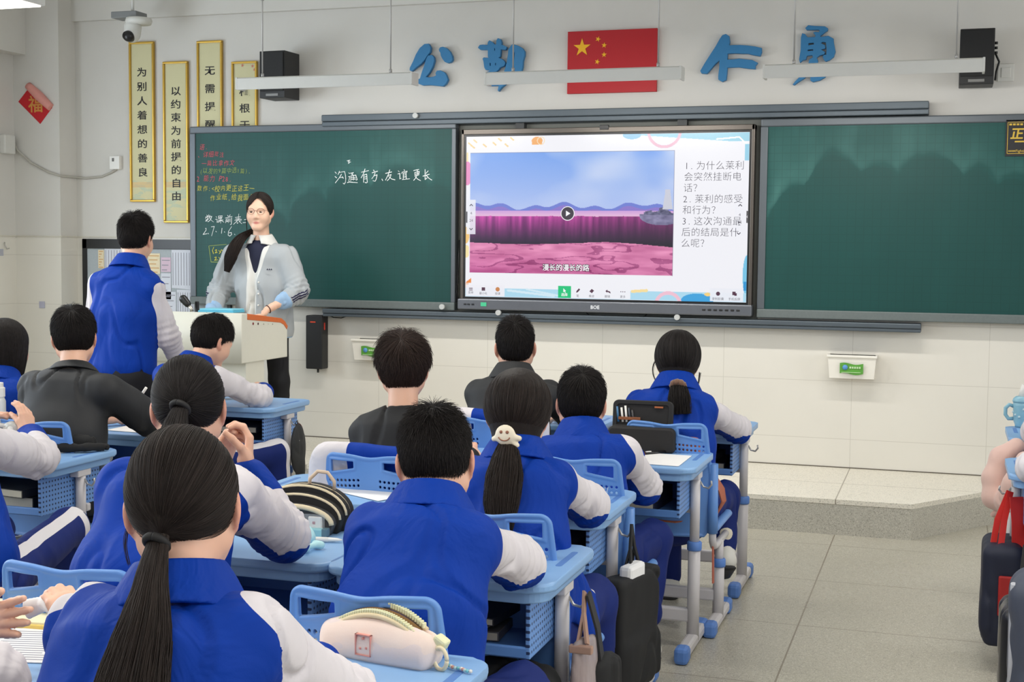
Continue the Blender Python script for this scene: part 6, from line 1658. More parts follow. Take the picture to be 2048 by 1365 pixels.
MB().tube([(-6.594, 8.213, 1.555), (-6.585, 8.21, 1.53), (-6.58, 8.225, 1.505), (-6.575, 8.24, 1.51)], .004, 8).build('hook', M_HOOK, hk)
MB().box(-6.6, -6.594, 8.155, 8.20, 1.455, 1.505).build('tag', plain('grey_tag', (176, 178, 188), .6), hk)
prop(MB().box(-6.397, -6.35, 8.338, 8.346, 1.070, 1.120, bevel=.002).build('cover_plate', plain('lilac_grey_plate', (178, 178, 196), .5)), 'small square grey cover plate low on the corner pillar', 'cover plate')
sw = empty('wall_switch', (0, 0, 0), 0, 'white square blank switch plate right of the right loudspeaker', 'switch')
MB().box(.243, .335, 8.528, 8.541, 2.565, 2.668, bevel=.004).build('plate', M_LAMP, sw); MB().box(.262, .316, 8.523, 8.53, 2.586, 2.646, bevel=.003).build('rocker', M_LAMP, sw)

# notice board behind the standing boy
nb = empty('notice_board', (0, 0, 0), 0, 'grey felt notice board with a thick black frame, behind the standing boy', 'notice board')
b = MB()
for (a, c, d, e) in ((-6.149, -6.110, .72, 1.586), (-6.149, -4.9, 1.515, 1.586), (-6.149, -4.9, .72, .77), (-4.93, -4.9, .72, 1.586)): b.box(a, c, 8.522, 8.541, d, e, bevel=.002)
b.build('frame', M_BLK, nb)
MB().box(-6.115, -4.92, 8.530, 8.540, .75, 1.53).build('felt', plain('grey_felt', (172, 180, 184), .95, var=.08, scale=120), nb)
M_PAP = plain('white_printed_paper', (214, 217, 226), .8, var=.02); M_PAPY = plain('cream_edged_paper', (228, 214, 182), .8); M_PNK = plain('pink_label', (214, 190, 206), .8); M_LINE = plain('grey_print', (150, 150, 160), .8); M_OCH = plain('ochre_print', (206, 160, 100), .8)
def notice(x0, x1, z0, z1, mat, lines, lm, label, vert=False, lean=0):
    o = quad_paper('notice_sheet', [(x0, z1), (x0, z0), (x1, z0 + lean), (x1, z1)], 8.5265, mat, None, .0015)
    prop(o, label, 'paper', 'papers pinned to the notice board')
    b = MB()
    for k in range(lines):
        if vert:
            x = x0 + (x1 - x0) * (k + .5) / lines; b.box(x - .0022, x + .0022, 8.5255, 8.5266, z0 + .02, z1 - .02)
        else:
            z = z1 - (z1 - z0) * (k + .6) / lines; b.box(x0 + .008, x1 - .008 - (k % 3) * .012, 8.5255, 8.5266, z - .003, z + .003)
    b.build('print_lines', lm, o)
notice(-6.013, -5.962, 1.369, 1.505, M_PAPY, 7, M_OCH, 'narrow cream sheet with ochre print, leftmost on the notice board')
notice(-5.958, -5.74, 1.30, 1.524, M_PAP, 9, M_LINE, 'wide white printed sheet behind the standing boy\'s head', True)
notice(-5.585, -5.485, 1.335, 1.484, M_PAPY, 5, M_OCH, 'small cream sheet with an ochre drawing, right of the standing boy')
notice(-5.476, -5.394, 1.350, 1.456, M_PNK, 3, M_LINE, 'pink labelled slip on the notice board, upper of the narrow slips')
notice(-5.476, -5.394, 1.150, 1.340, M_PAP, 4, M_LINE, 'narrow white slip under the pink one')
notice(-5.387, -5.205, 1.234, 1.512, M_PAP, 8, M_LINE, 'large white sheet of columns beside the blackboard frame', True, -.012)
notice(-5.440, -5.352, 1.000, 1.205, M_PAP, 5, M_LINE, 'white slip just above the lectern microphone')
notice(-5.345, -5.205, 1.000, 1.222, M_PAP, 7, M_LINE, 'white sheet under the large sheet of columns', True)

# chalk boxes and black device on the wall
M_BIN = plain('cream_plastic_box', (236, 232, 222), .4, var=.01); M_GRNL = plain('green_label', (92, 158, 62), .5, var=.25, scale=20)
def chalk_box(x0, x1, label):
    z0, z1 = .768, .910
    r = empty('chalk_box', ((x0 + x1) / 2, 8.541, z0), 0, label, 'storage box', 'cream boxes on the wall')
    w2 = (x1 - x0) / 2; h_ = z1 - z0
    b = MB(); o0 = [(-w2 + .012, -.10), (w2 - .012, -.10), (w2 - .012, 0), (-w2 + .012, 0)]; o1 = [(-w2, -.118), (w2, -.118), (w2, 0), (-w2, 0)]
    lo = [b.bm.verts.new((x, y, 0)) for x, y in o0]; hi = [b.bm.verts.new((x, y, h_)) for x, y in o1]; inn = [b.bm.verts.new((x * .95, y * .93, h_)) for x, y in o1]; ib = [b.bm.verts.new((x * .94, y * .92, .012)) for x, y in o0]
    b.bm.faces.new(list(reversed(lo)))
    for A, B in ((lo, hi), (hi, inn), (inn, ib)):
        for k in range(4): b.bm.faces.new([A[k], A[(k + 1) % 4], B[(k + 1) % 4], B[k]])
    b.bm.faces.new(ib); b.build('box', M_BIN, r)
    b = MB(); b.box(-w2 - .006, w2 + .006, -.126, -.112, h_ - .012, h_ + .004, bevel=.003); b.box(-w2 - .006, -w2 + .006, -.12, 0, h_ - .012, h_ + .004); b.box(w2 - .006, w2 + .006, -.12, 0, h_ - .012, h_ + .004); b.build('rim', M_BIN, r)
    pts = [(-.07 + .14 * k / 12, .094 + .006 * math.sin(k * .52 + .4)) for k in range(13)] + [(.07 - .14 * k / 12, .030 + .006 * math.sin((12 - k) * .52 + .4)) for k in range(13)]
    lb = outline_mesh('label', [pts], .001); lb.transform(Matrix.Translation((0, -.1155, 0)) @ Matrix.Rotation(.08, 4, 'X')); lo_ = link('label', lb, M_GRNL, r)
    lo_.location = (0, .0, 0)
    b = MB(); b.lathe([(.0001, -.1255), (.016, -.1255), (.016, -.118)], (-.038, 0, .070), 20, axis='y'); b.build('round_emblem', plain('blue_round_emblem', (90, 150, 205), .4), lo_)
    b = MB()
    for k in range(5): b.box(-.012 + k * .014, -.002 + k * .014, -.1255, -.119, .064, .076)
    b.box(-.06, .055, -.1235, -.1165, .038, .041); b.build('print_marks', plain('pale_green_print', (190, 220, 170), .6), lo_)
    return r
chalk_box(-.690, -.400, 'cream plastic box with a green label on the wall at right, nobody before it')
chalk_box(-3.900, -3.615, 'cream plastic box with a green label, half hidden behind the wavy-haired boy')
dv = empty('wall_device', (0, 0, 0), 0, 'tall black wall-mounted box with orange marks under the left blackboard', 'wall device')
MB().box(-4.262, -4.135, 8.44, 8.541, .690, 1.066, bevel=.008).build('body', M_SPKB, dv)
MB().box(-4.225, -4.185, 8.437, 8.442, 1.016, 1.024).build('orange_mark', plain('orange_mark', (214, 70, 36), .5), dv)
MB().box(-4.137, -4.132, 8.47, 8.485, .965, 1.015).build('orange_mark', plain('orange_mark_side', (190, 50, 36), .5), dv)
MB().tube([(-4.19, 8.49, .69), (-4.19, 8.49, .662)], .008, 8).build('cable_end', M_BLK, dv)
prop(MB().tube([(-4.12, 8.50, 1.068), (-4.08, 8.51, 1.052), (-4.02, 8.51, 1.05), (-3.97, 8.51, 1.066)], .004, 6).build('loose_wire', M_BLK), 'short black wire drooping under the lower rail beside the black box', 'cable')
# poster on the right blackboard
po = empty('slogan_poster', (0, 0, 0), 0, 'black poster with gold border and gold slogan on the right blackboard', 'poster')
MB().box(.298, .62, 8.452, 8.458, 2.118, 2.330).build('sheet', plain('black_poster_sheet', (30, 28, 32), .5), po)
M_GD = plain('gold_poster_print', (206, 172, 60), .5)
b = MB()
for (a, c, d, e) in ((.307, .310, 2.132, 2.318), (.608, .611, 2.132, 2.318), (.307, .611, 2.315, 2.318), (.307, .611, 2.132, 2.135)): b.box(a, c, 8.4505, 8.4525, d, e)
b.build('border', M_GD, po)
me = text_mesh([('正青春', .322, 2.245, .072, dict(offset=.002, shear=.15)), ('一起拼', .345, 2.198, .058, dict(offset=.002, shear=.15)), ('Fighting', .355, 2.148, .022, {})], .0004); me.transform(Matrix.Translation((0, 8.4515, 0))); link('lettering', me, M_GD, po)
b = MB()
for k in range(8): b.box(.316 + k * .020 + (k > 3) * .02, .331 + k * .020 + (k > 3) * .02, 8.4505, 8.4525, 2.298, 2.309)
for k in range(5): b.box(.316 + k * .008, .321 + k * .008, 8.4505, 8.4525, 2.144, 2.153)
b.build('small_print', M_GD, po)

# ------------------------------------------------------------------ lectern
M_LEC = plain('cream_painted_steel', (216, 214, 200), .42, var=.02); M_ORG = plain('orange_edge_trim', (206, 104, 48), .45)
lec = empty('lectern', (-4.5, 7.3, 0), 0, 'cream steel teaching lectern with an orange side edge, in front of the teacher', 'lectern')
def side_prism(name, prof, x0, x1, mat, par, bevel=.006):
    me = outline_mesh(name, [[(y - 7.3, z) for y, z in prof]], x1 - x0, bevel)
    me.transform(Matrix.Rotation(math.radians(90), 4, 'Z')); me.transform(Matrix.Translation(((x0 + x1) / 2 + 4.5, 0, 0)))
    return link(name, me, mat, par)
side_prism('cabinet', [(7.10, .845), (7.674, .845), (7.674, 1.030), (7.60, 1.072), (7.165, 1.118), (7.16, 1.134), (7.10, 1.136)], -5.01, -4.012, M_LEC, lec)
side_prism('side_trim', [(7.165, 1.104), (7.585, 1.066), (7.63, 1.050), (7.668, 1.020), (7.678, 1.036), (7.64, 1.068), (7.595, 1.088), (7.165, 1.135)], -4.045, -4.006, M_ORG, lec, .003)
MB().box(-.45, .48, -.13, .10, 0, .845, bevel=.004).build('pedestal', M_LEC, lec)
MB().box(.486, .4885, -.128, .366, 1.0355, 1.0385).build('drawer_gap', plain('dark_seam', (120, 116, 104), .6), lec)  # thin darker strip marking the seam along the cabinet side
for y, c_, r_ in ((7.234, (120, 30, 28), .008), (7.296, (70, 24, 22), .007), (7.365, (176, 172, 158), .005), (7.423, (186, 182, 168), .003), (7.481, (150, 146, 132), .004)):
    MB().lathe([(.0001, .497), (r_, .496), (r_ * 1.2, .488)], (0, y - 7.3, 1.074 - (y - 7.234) * .06), 14, axis='x').build('button', plain('lectern_button', c_, .4), lec)
MB().box(.486, .490, -.098, -.075, .985, 1.026, bevel=.001).build('lock', M_HOOK, lec)
MB().box(.486, .4895, -.200, -.17, .85, 1.13).build('corner_strip', M_LEC, lec)
mic = empty('microphone', (-4.455, 7.3, 1.136), 0, 'black gooseneck microphone head on the lectern top', 'microphone')
sdf_obj('head', [rc((-.075, 0, .075), (-.045, 0, .045), .026, .022)], .004, M_BLK, mic)
MB().tube([(-.040, 0, .042), (-.018, 0, .015), (-.015, 0, -.002)], [.011, .010, .012], 12).build('neck', plain('brushed_silver', (186, 182, 172), .3, .8), mic)
prop(MB().box(-4.475, -4.455, 7.34, 7.365, 1.128, 1.196, bevel=.004).build('pen_stand', M_BLK), 'small upright black stick standing on the lectern beside the microphone', 'stand')
bb = empty('blue_folder', (-4.285, 7.34, 1.132), 0, 'light blue flat plastic case lying on the lectern', 'folder')
MB().box(-.125, .125, -.07, .07, .0, .013, bevel=.004).build('lower_case', plain('turquoise_plastic', (84, 176, 206), .35), bb)
MB().box(-.115, .120, -.066, .07, .013, .024, bevel=.004).build('lid', plain('light_turquoise_plastic', (120, 202, 224), .35), bb)

# ------------------------------------------------------------------ things on the desks
ZT = .743
# pink zipped pencil case, half open
pc = empty('pencil_case', (-1.035, 2.372, ZT), -.18, 'pale pink pencil case with a big cream zip, half open on the nearest desk', 'pencil case')
def canvas():
    t = NT('pale_pink_canvas'); v = t.obj()
    c = t.mix(t.noise(14, 4, v), lin((232, 206, 192)), lin((240, 222, 210)))
    c = t.mix(t.math('MULTIPLY', t.math('GREATER_THAN', t.noise(9, 2, t.scaled(v, (1, 2, 2))), .56), .35), c, lin((212, 200, 206)))
    t.base(c); t.pr(.85, sheen=.2); t.bump(t.noise(300, 2, v), .15, .001); return t.m
M_PINK = canvas(); M_ZIP = plain('cream_zip_teeth', (226, 224, 184), .5); M_TAPE = plain('cream_zip_tape', (226, 208, 170), .8); M_IN = plain('brown_lining', (120, 88, 48), .9)
L2 = .132
body = [eseg((-L2 + .03, 0, .030), (L2 - .03, 0, .030), (0, 1, 0), .038, .032, .040, .032, k=.02), ell((0, -.002, .036), (L2, .036, .048), k=.02), rbox((0, 0, .012), (L2 - .012, .036, .014), .012, k=.02)]
body.append(eseg((-L2, .004, .080), (L2, .004, .080), (0, 1, 0), .0085, .026, .0085, .026, k=.004, neg=True))
sdf_obj('canvas_body', body, .0035, M_PINK, pc)
arc = lambda t, y, dz=0: (-L2 * .94 + 1.86 * L2 * t, y, .022 + .064 * math.sin(math.pi * min(max(t * .96 + .02, 0), 1)) ** .75 + dz)
for nm, y, dz in (('zip_tape', -.017, 0), ('zip_tape', .016, .012)):
    MB().tube([arc(t, y, dz) for t in np.linspace(.03, .9, 24)], .0055, 8).build(nm, M_TAPE, pc)
    b = MB()
    for t in np.linspace(.04, .88, 38):
        p = arc(t, y * (.72 if y < 0 else .78), dz + .005); b.box(p[0] - .0024, p[0] + .0024, p[1] - .006, p[1] + .006, p[2] - .004, p[2] + .0065, bevel=.001, seg=1)
    tt = b.build('zip_teeth', M_ZIP, pc); tt['kind'] = 'stuff'
MB().tube([arc(t, .001, .001) for t in np.linspace(.06, .86, 20)], .011, 8).build('lining', M_IN, pc)
MB().box(L2 - .036, L2 - .008, -.010, .016, .036, .058, bevel=.005, M=Matrix.Translation((0, 0, .004)) @ Matrix.Rotation(.5, 4, 'Y') @ Matrix.Translation((-.012, 0, .058))).build('zip_slider', M_ZIP, pc)
ring = MB(); ring.tube([(L2 + .012 + .017 * math.cos(a), -.012 - .004 * math.cos(a), .022 + .021 * math.sin(a)) for a in np.linspace(0, 2 * math.pi, 25)], .0042, 8); ring.tube([(L2 - .012, -.004, .048), (L2 + .004, -.008, .040)], .006, 8)
ring.build('zip_pull', plain('ivory_resin', (232, 218, 184), .35), pc)
b = MB()
for (a, c, d, e) in ((-.030, .006, .052, .054), (-.030, .006, .012, .014), (-.030, -.028, .012, .054), (.004, .006, .012, .054)):
    b.box(a, c, -.0455, -.030, d, e)
for x, z in ((-.012, .046), (-.018, .026), (-.004, .028)): b.box(x - .002, x + .002, -.046, -.030, z - .002, z + .002)
b.build('printed_square', plain('faded_pink_print', (220, 150, 138), .8), pc)
rings = MB()
0 and sdf_obj('fold', [rc((-.125, -.036, .038), (.06, -.041, .042), .004), rc((.06, -.041, .042), (.115, -.030, .026), .004)], .004, M_PINK, pc)
ch = empty('bead_charm', (-.890, 2.352, ZT + .004), -.35, 'string of tiny clear and turquoise beads hanging from the pink pencil case', 'charm')
for k in range(11):
    c_ = ((180, 206, 206), (120, 190, 200), (224, 220, 214), (206, 150, 140))[k % 4]
    MB().lathe([(.0001, -.004), (.0036, -.002), (.0036, .002), (.0001, .004)], (.006 * k, .002 * math.sin(k * 1.3), .001), 10).build('bead', plain('bead', c_, .2), ch)
def sheet(name, pts, z, mat, label, cat='paper', th=.0012, group=None, lines=0):
    b = MB(); b.prism(pts, z, z + th); o = b.build(name, mat); prop(o, label, cat, group)
    return o
M_SHEET = plain('white_paper', (232, 231, 230), .8, var=.015)
sheet('loose_paper', [(-1.973, 4.005), (-1.690, 3.850), (-1.625, 4.02), (-1.83, 4.235), (-1.985, 4.235)], ZT + .001, M_SHEET, 'large loose white paper on the desk behind the cream pencil case')
sheet('loose_paper', [(-1.83, 4.04), (-1.60, 3.98), (-1.60, 4.20), (-1.80, 4.22)], ZT + .0030, M_SHEET, 'second white sheet, slanted, behind the crew-cut boy\'s shoulder')
sheet('paper_scrap', [(-1.030, 3.325), (-.985, 3.300), (-.993, 3.335), (-1.03, 3.36)], ZT + .0005, M_SHEET, 'tiny white paper scrap on the crew-cut boy\'s desk')
sheet('exam_paper', [(-1.30, 4.90), (-.93, 4.88), (-.93, 5.15), (-1.30, 5.17)], ZT + .0005, M_SHEET, 'white paper under the open black pencil case')
sheet('exam_paper', [(-3.44, 4.92), (-3.185, 4.90), (-3.185, 5.16), (-3.44, 5.18)], ZT + .0005, M_SHEET, 'white paper under the pen of the boy in the charcoal shirt')
sheet('exam_paper', [(-3.46, 4.30), (-3.25, 4.25), (-3.16, 4.43), (-3.40, 4.47)], ZT + .0005, M_SHEET, 'white paper under the crumpled black jacket at left')
sheet('exam_paper', [(-1.28, 2.30), (-1.145, 2.245), (-1.10, 2.41), (-1.25, 2.42)], ZT + .0005, M_SHEET, 'white paper at the left end of the pink pencil case')
sheet('exam_paper', [(-1.74, 5.10), (-1.60, 5.06), (-1.55, 5.24), (-1.72, 5.24)], ZT + .0005, M_SHEET, 'white paper beside the folded spectacles')
bk = empty('exercise_book', (-1.87, 2.36, ZT), .1, 'open yellow-covered book at lower left under the two hands', 'book')
MB().box(-.13, .10, -.07, .09, 0, .010, bevel=.002).build('cover', plain('yellow_cover', (236, 204, 110), .6), bk)
MB().box(-.125, .095, -.066, .086, .010, .014).build('pages', plain('cream_pages', (238, 228, 186), .8), bk)
ps = empty('printed_sheet', (-1.70, 2.22, ZT), .25, 'printed white worksheet at lower left, under the cut-off student\'s hand', 'paper')
MB().box(-.11, .10, -.12, .10, 0, .0014).build('paper', M_SHEET, ps)
b = MB()
for k in range(14): b.box(-.095, .08 - (k % 4) * .02, -.105 + k * .014, -.1015 + k * .014, .0012, .0018)
b.build('print_lines', M_LINE, ps)
# cream and black pencil case with a clear pocket
cc_ = empty('pencil_case', (-1.725, 3.395, ZT), .10, 'black pencil case with cream piping, loop handle and a clear front pocket', 'pencil case')
def dshape(w_, h_, n=20): return [(-w_ / 2 + .01, 0), (w_ / 2 - .01, 0)] + [(w_ / 2 * math.cos(a), h_ * .35 + h_ * .65 * math.sin(a)) for a in np.linspace(0, math.pi, n)]
def plate(name, w_, h_, y0, y1, mat, par, dx=0):
    me = outline_mesh(name, [dshape(w_, h_)], abs(y1 - y0), .004); me.transform(Matrix.Translation((dx, (y0 + y1) / 2, .004))); return link(name, me, mat, par)
M_BKF = plain('black_nylon', (26, 24, 24), .75); M_CRP = plain('cream_piping', (222, 206, 172), .6)
plate('rear_pouch', .26, .118, .0, .06, M_BKF, cc_); plate('middle_pouch', .25, .100, -.035, -.002, M_BKF, cc_); plate('front_pouch', .225, .074, -.062, -.036, plain('grey_mesh_backing', (70, 70, 72), .6), cc_)
def piping(w_, h_, y, r_, dx=0): MB().tube([(x + dx, y, z + .004) for x, z in dshape(w_, h_)[2:]] , r_, 8).build('piping', M_CRP, cc_)
piping(.262, .120, .0, .0045); piping(.262, .120, .03, .003); piping(.252, .102, -.036, .004); piping(.225, .074, -.068, .0075)
MB().tube([(-.105, -.068, .006), (.105, -.068, .006)], .006, 8).build('piping', M_CRP, cc_)
MB().tube([(.010, .030, .118), (.012, .03, .140), (.035, .03, .162), (.065, .03, .160), (.085, .03, .135), (.085, .03, .112)], .0055, 8).build('loop_handle', plain('beige_cord', (214, 190, 164), .6), cc_)
t = NT('clear_vinyl'); t.base((.9, .92, .92)); t.pr(.08); t.b.inputs['Alpha'].default_value = .12

MB().box(-.095, .095, -.0765, -.0755, .012, .060).build('clear_window', t.m, cc_)
for nm, c_, bx_ in (('correction_tape', (228, 228, 226), (.045, .085, .018, .052)), ('eraser', (206, 214, 224), (-.06, -.01, .028, .05)), ('sharpener', (92, 100, 130), (-.01, .04, .02, .042)), ('pencil_stub', (150, 110, 70), (-.05, .03, .012, .022)), ('pink_note', (214, 120, 140), (.055, .07, .028, .042))):
    MB().box(bx_[0], bx_[1], -.0735, -.062, bx_[2], bx_[3], bevel=.003).build(nm, plain(nm, c_, .5), cc_)
tl = empty('stapler_box', (-1.655, 3.318, ZT), .12, 'small pale teal box lying before the clear pencil-case pocket', 'box')
MB().box(-.055, .045, -.012, .012, 0, .022, bevel=.003).build('body', plain('pale_teal_plastic', (142, 196, 206), .4), tl); MB().box(.030, .047, -.0125, .0125, .001, .0235, bevel=.002).build('end_band', plain('slate_band', (90, 120, 134), .4), tl)
wp = empty('white_marker', (-1.60, 3.262, ZT + .007), .18, 'white felt pen lying in front of the teal box', 'pen')
MB().tube([(-.06, 0, 0), (.02, 0, 0)], .0065, 12).build('barrel', M_WHITE, wp); MB().tube([(.02, 0, 0), (.045, 0, 0), (.058, 0, 0)], [.0065, .005, .002], 12).build('tip', M_WHITE, wp)
M_TOY = plain('pale_aqua_rubber', (176, 220, 224), .5)
ty = empty('bone_eraser', (-1.578, 3.155, ZT + .012), 1.2, 'pale aqua bone-shaped eraser near the desk corner', 'eraser')
sdf_obj('eraser_body', [rc((-.02, 0, 0), (.02, 0, 0), .008, k=.008)] + [ell((x, y, 0), (.012, .012, .011), k=.008) for x in (-.026, .026) for y in (-.009, .009)], .003, M_TOY, ty)
tz = prop(sdf_obj('aqua_bottle_cap', [ell((-1.618, 3.225, ZT + .018), (.016, .014, .018)), rc((-1.618, 3.225, ZT + .02), (-1.622, 3.23, ZT + .042), .009, .006)], .003, M_TOY), 'small aqua figure-like cap beside the white felt pen', 'stationery')
# open black pencil case on the second desk
bc = empty('pencil_case', (-1.150, 5.245, ZT), .03, 'open black pencil case standing upright with pens in its lid', 'pencil case')
lid = outline_mesh('lid', [rounded(.235, .115, .018)], .016, .004); lid.transform(Matrix.Translation((0, .020, .135)) @ Matrix.Rotation(-.12, 4, 'X')); link('lid', lid, M_BKF, bc)
pr = outline_mesh('lid_edge', [rounded(.24, .12, .02), rounded(.215, .095, .014)], .008, .002); pr.transform(Matrix.Translation((0, .008, .135)) @ Matrix.Rotation(-.12, 4, 'X')); link('lid_edge', pr, plain('black_zip', (16, 16, 17), .5), bc)
bx_ = outline_mesh('pouch', [rounded(.255, .085, .014)], .07, .008); bx_.transform(Matrix.Translation((.008, -.025, .0475))); link('pouch', bx_, M_BKF, bc)
MB().box(-.04, .10, -.064, -.058, .020, .048, bevel=.003).build('front_pocket', plain('dark_navy_panel', (30, 36, 48), .7), bc)
MB().box(.048, .082, .004, .010, .170, .176).build('leather_tag', plain('orange_leather', (176, 100, 58), .6), bc)
pens = [(-.098, (60, 110, 150), .062), (-.080, (226, 222, 214), .058), (-.064, (230, 228, 222), .066), (-.050, (52, 60, 70), .058), (-.036, (60, 58, 60), .050)]
for x, c_, h_ in pens:
    MB().tube([(x, .003, .108), (x - .008, .009, .108 + h_)], .0045, 10).build('pen', plain('pen_barrel', c_, .35), bc)
MB().box(-.098, -.008, -.002, .002, .118, .130, bevel=.001).build('pen_strap', plain('brown_leather_strap', (142, 86, 52), .6), bc)
bp = empty('black_pen', (-1.075, 5.145, ZT + .006), .85, 'black pen lying on the paper before the open black pencil case', 'pen')
MB().tube([(-.06, 0, 0), (.05, 0, 0)], .006, 10).build('barrel', M_BLK, bp); MB().tube([(-.066, 0, .0), (-.05, 0, 0)], .0075, 10).build('cap', plain('dark_red_cap', (70, 26, 30), .4), bp); MB().box(-.045, -.02, -.003, .003, .005, .008).build('print_band', M_WHITE, bp)
gs = empty('folded_spectacles', (-1.59, 5.19, ZT + .015), .3, 'dark spectacles lying on the desk behind the smiley hair tie', 'spectacles')
b = MB()
for sx in (-1, 1): b.tube([(sx * .034 + .026 * math.cos(a), 0, .020 * math.sin(a)) for a in np.linspace(0, 2 * math.pi, 21)], .002, 6)
b.tube([(-.008, 0, .004), (.008, 0, .004)], .002, 6); b.build('rims', M_BLK, gs)
MB().tube([(-.06, 0, .005), (-.055, .05, -.002), (.02, .06, -.006)], .0018, 6).build('temple', M_BLK, gs); MB().tube([(.06, 0, .005), (.055, .055, -.002), (-.02, .065, -.006)], .0018, 6).build('temple', M_BLK, gs)
# left desk: crumpled jacket, bottle, tape
bj = [rc((-3.52, 4.30, .80), (-3.34, 4.44, .79), .045, .040, k=.03), rc((-3.40, 4.46, .775), (-3.18, 4.44, .768), .034, .028, k=.03), rc((-3.30, 4.30, .765), (-3.14, 4.37, .760), .026, .022, k=.02), rc((-3.14, 4.37, .762), (-3.10, 4.43, .758), .02, .016, k=.02), rc((-3.5, 4.38, .83), (-3.38, 4.47, .81), .035, .03, k=.03)]
V, F = surface(bj, .007); V[:, 2] = np.maximum(V[:, 2], ZT + .002); V, _ = fold(V, F, .010, 61, 11); V[:, 2] = np.maximum(V[:, 2], ZT + .002)
cj = (-3.3, 4.4, ZT); link('crumpled_jacket', np_mesh('crumpled_jacket', V - np.array(cj), F), plain('black_crumpled_cloth', (18, 18, 19), .85), None, label='black jacket lying crumpled on the desk at the left edge', cat='jacket').location = cj
bt = empty('water_bottle', (-3.53, 4.33, ZT), 0, 'translucent white water bottle at the left edge with a ribbed cap', 'bottle')
MB().lathe([(.0, 0), (.036, 0), (.038, .01), (.038, .185), (.030, .205)], n=24).build('bottle_body', plain('milky_plastic', (204, 206, 204), .3), bt)
MB().lathe([(.033, .20), (.036, .205), (.036, .238), (.030, .242), (.030, .258), (.0, .26)], n=12, smooth=False).build('cap', M_WHITE, bt)
tp = empty('tape_roll', (-3.262, 4.085, .862), .2, 'small clear tape roll held between the hands at the left edge', 'tape')
b = MB(); b.lathe([(.012, -.008), (.030, -.008), (.030, .008), (.012, .008), (.012, -.008)], (0, 0, 0), 24, axis='y'); b.build('roll', plain('clear_tape', (206, 206, 200), .2), tp)
b = MB(); b.lathe([(.0, -.0085), (.013, -.009), (.013, .009), (.0, .0085)], (0, 0, 0), 18, axis='y'); b.build('core', M_WHITE, tp)
ts = MB(); ts.tube([(-.09, 0, -.005), (-.06, 0, .015), (-.02, 0, .012)], .009, 8); ts.build('loose_tape', plain('white_tape_strip', (224, 222, 216), .5), tp)
pn = empty('white_pen', (-3.360, 5.08, .893), 0, 'white pen held upright by the boy in the charcoal shirt', 'pen')
MB().tube([(-.038, 0, -.052), (.010, 0, .014), (.018, 0, .025)], .0062, 10).build('barrel', M_WHITE, pn)
tq = prop(sdf_obj('tissue', [eseg((-1.648, 2.10, .850), (-1.590, 2.085, .872), (0, 0, 1), .020, .007, .014, .005, k=.01), rc((-1.60, 2.085, .868), (-1.575, 2.075, .858), .008, .006, k=.01)], .003, M_SHEET), 'white tissue pinched in the nearest girl\'s left fingers', 'tissue')
# books and bags inside the desk boxes
def box_books(x, y, label, cols):
    z = .560
    for i, (w_, d_, t_, c_) in enumerate(cols):
        o = empty('book', (x + random.uniform(-.03, .03), y - .02 + random.uniform(-.02, .02), z), random.uniform(-.15, .15), label[i], 'book', 'books in the desk boxes')
        MB().box(-w_ / 2, w_ / 2, -d_ / 2, d_ / 2, 0, t_, bevel=.002).build('cover', plain('book_cover', c_, .6), o)
        MB().box(-w_ / 2 + .004, w_ / 2 - .004, -d_ / 2 - .001, d_ / 2 - .003, .003, t_ - .003).build('pages', plain('book_pages', (196, 190, 172), .8), o)
        z += t_ + .001
DK = (40, 40, 44)
box_books(-1.180, 3.245, ['grey book at the bottom of the crew-cut boy\'s desk box', 'cream book, middle one in the crew-cut boy\'s desk box', 'dark book on top in the crew-cut boy\'s desk box'], [(.27, .25, .024, (96, 94, 96)), (.25, .25, .018, (190, 184, 166)), (.24, .24, .02, DK)])
box_books(-1.126, 6.105, ['black book lowest in the front row girl\'s desk box', 'grey book in the middle of the front row girl\'s desk box', 'dark book uppermost in the front row girl\'s desk box'], [(.34, .27, .03, DK), (.32, .26, .03, (84, 84, 88)), (.33, .26, .028, DK)])
box_books(-1.260, 4.115, ['dark book at the bottom of the smiley girl\'s desk box', 'brown book on top in the smiley girl\'s desk box'], [(.33, .26, .035, DK), (.30, .25, .03, (84, 70, 60))])
box_books(-1.165, 5.075, ['navy book lying low in the collared boy\'s desk box', 'black book lying on top in the collared boy\'s desk box'], [(.33, .26, .035, (36, 42, 66)), (.30, .25, .03, DK)])
box_books(-3.460, 6.110, ['black book in the desk box beside the lectern, lower one', 'dark grey book in the desk box beside the lectern, upper one'], [(.34, .26, .04, DK), (.30, .25, .03, (60, 62, 64))])
box_books(-3.380, 4.275, ['black folder low in the desk box at the left edge', 'dark book upper in the desk box at the left edge'], [(.34, .26, .04, (26, 26, 28)), (.32, .25, .03, (48, 44, 44))])

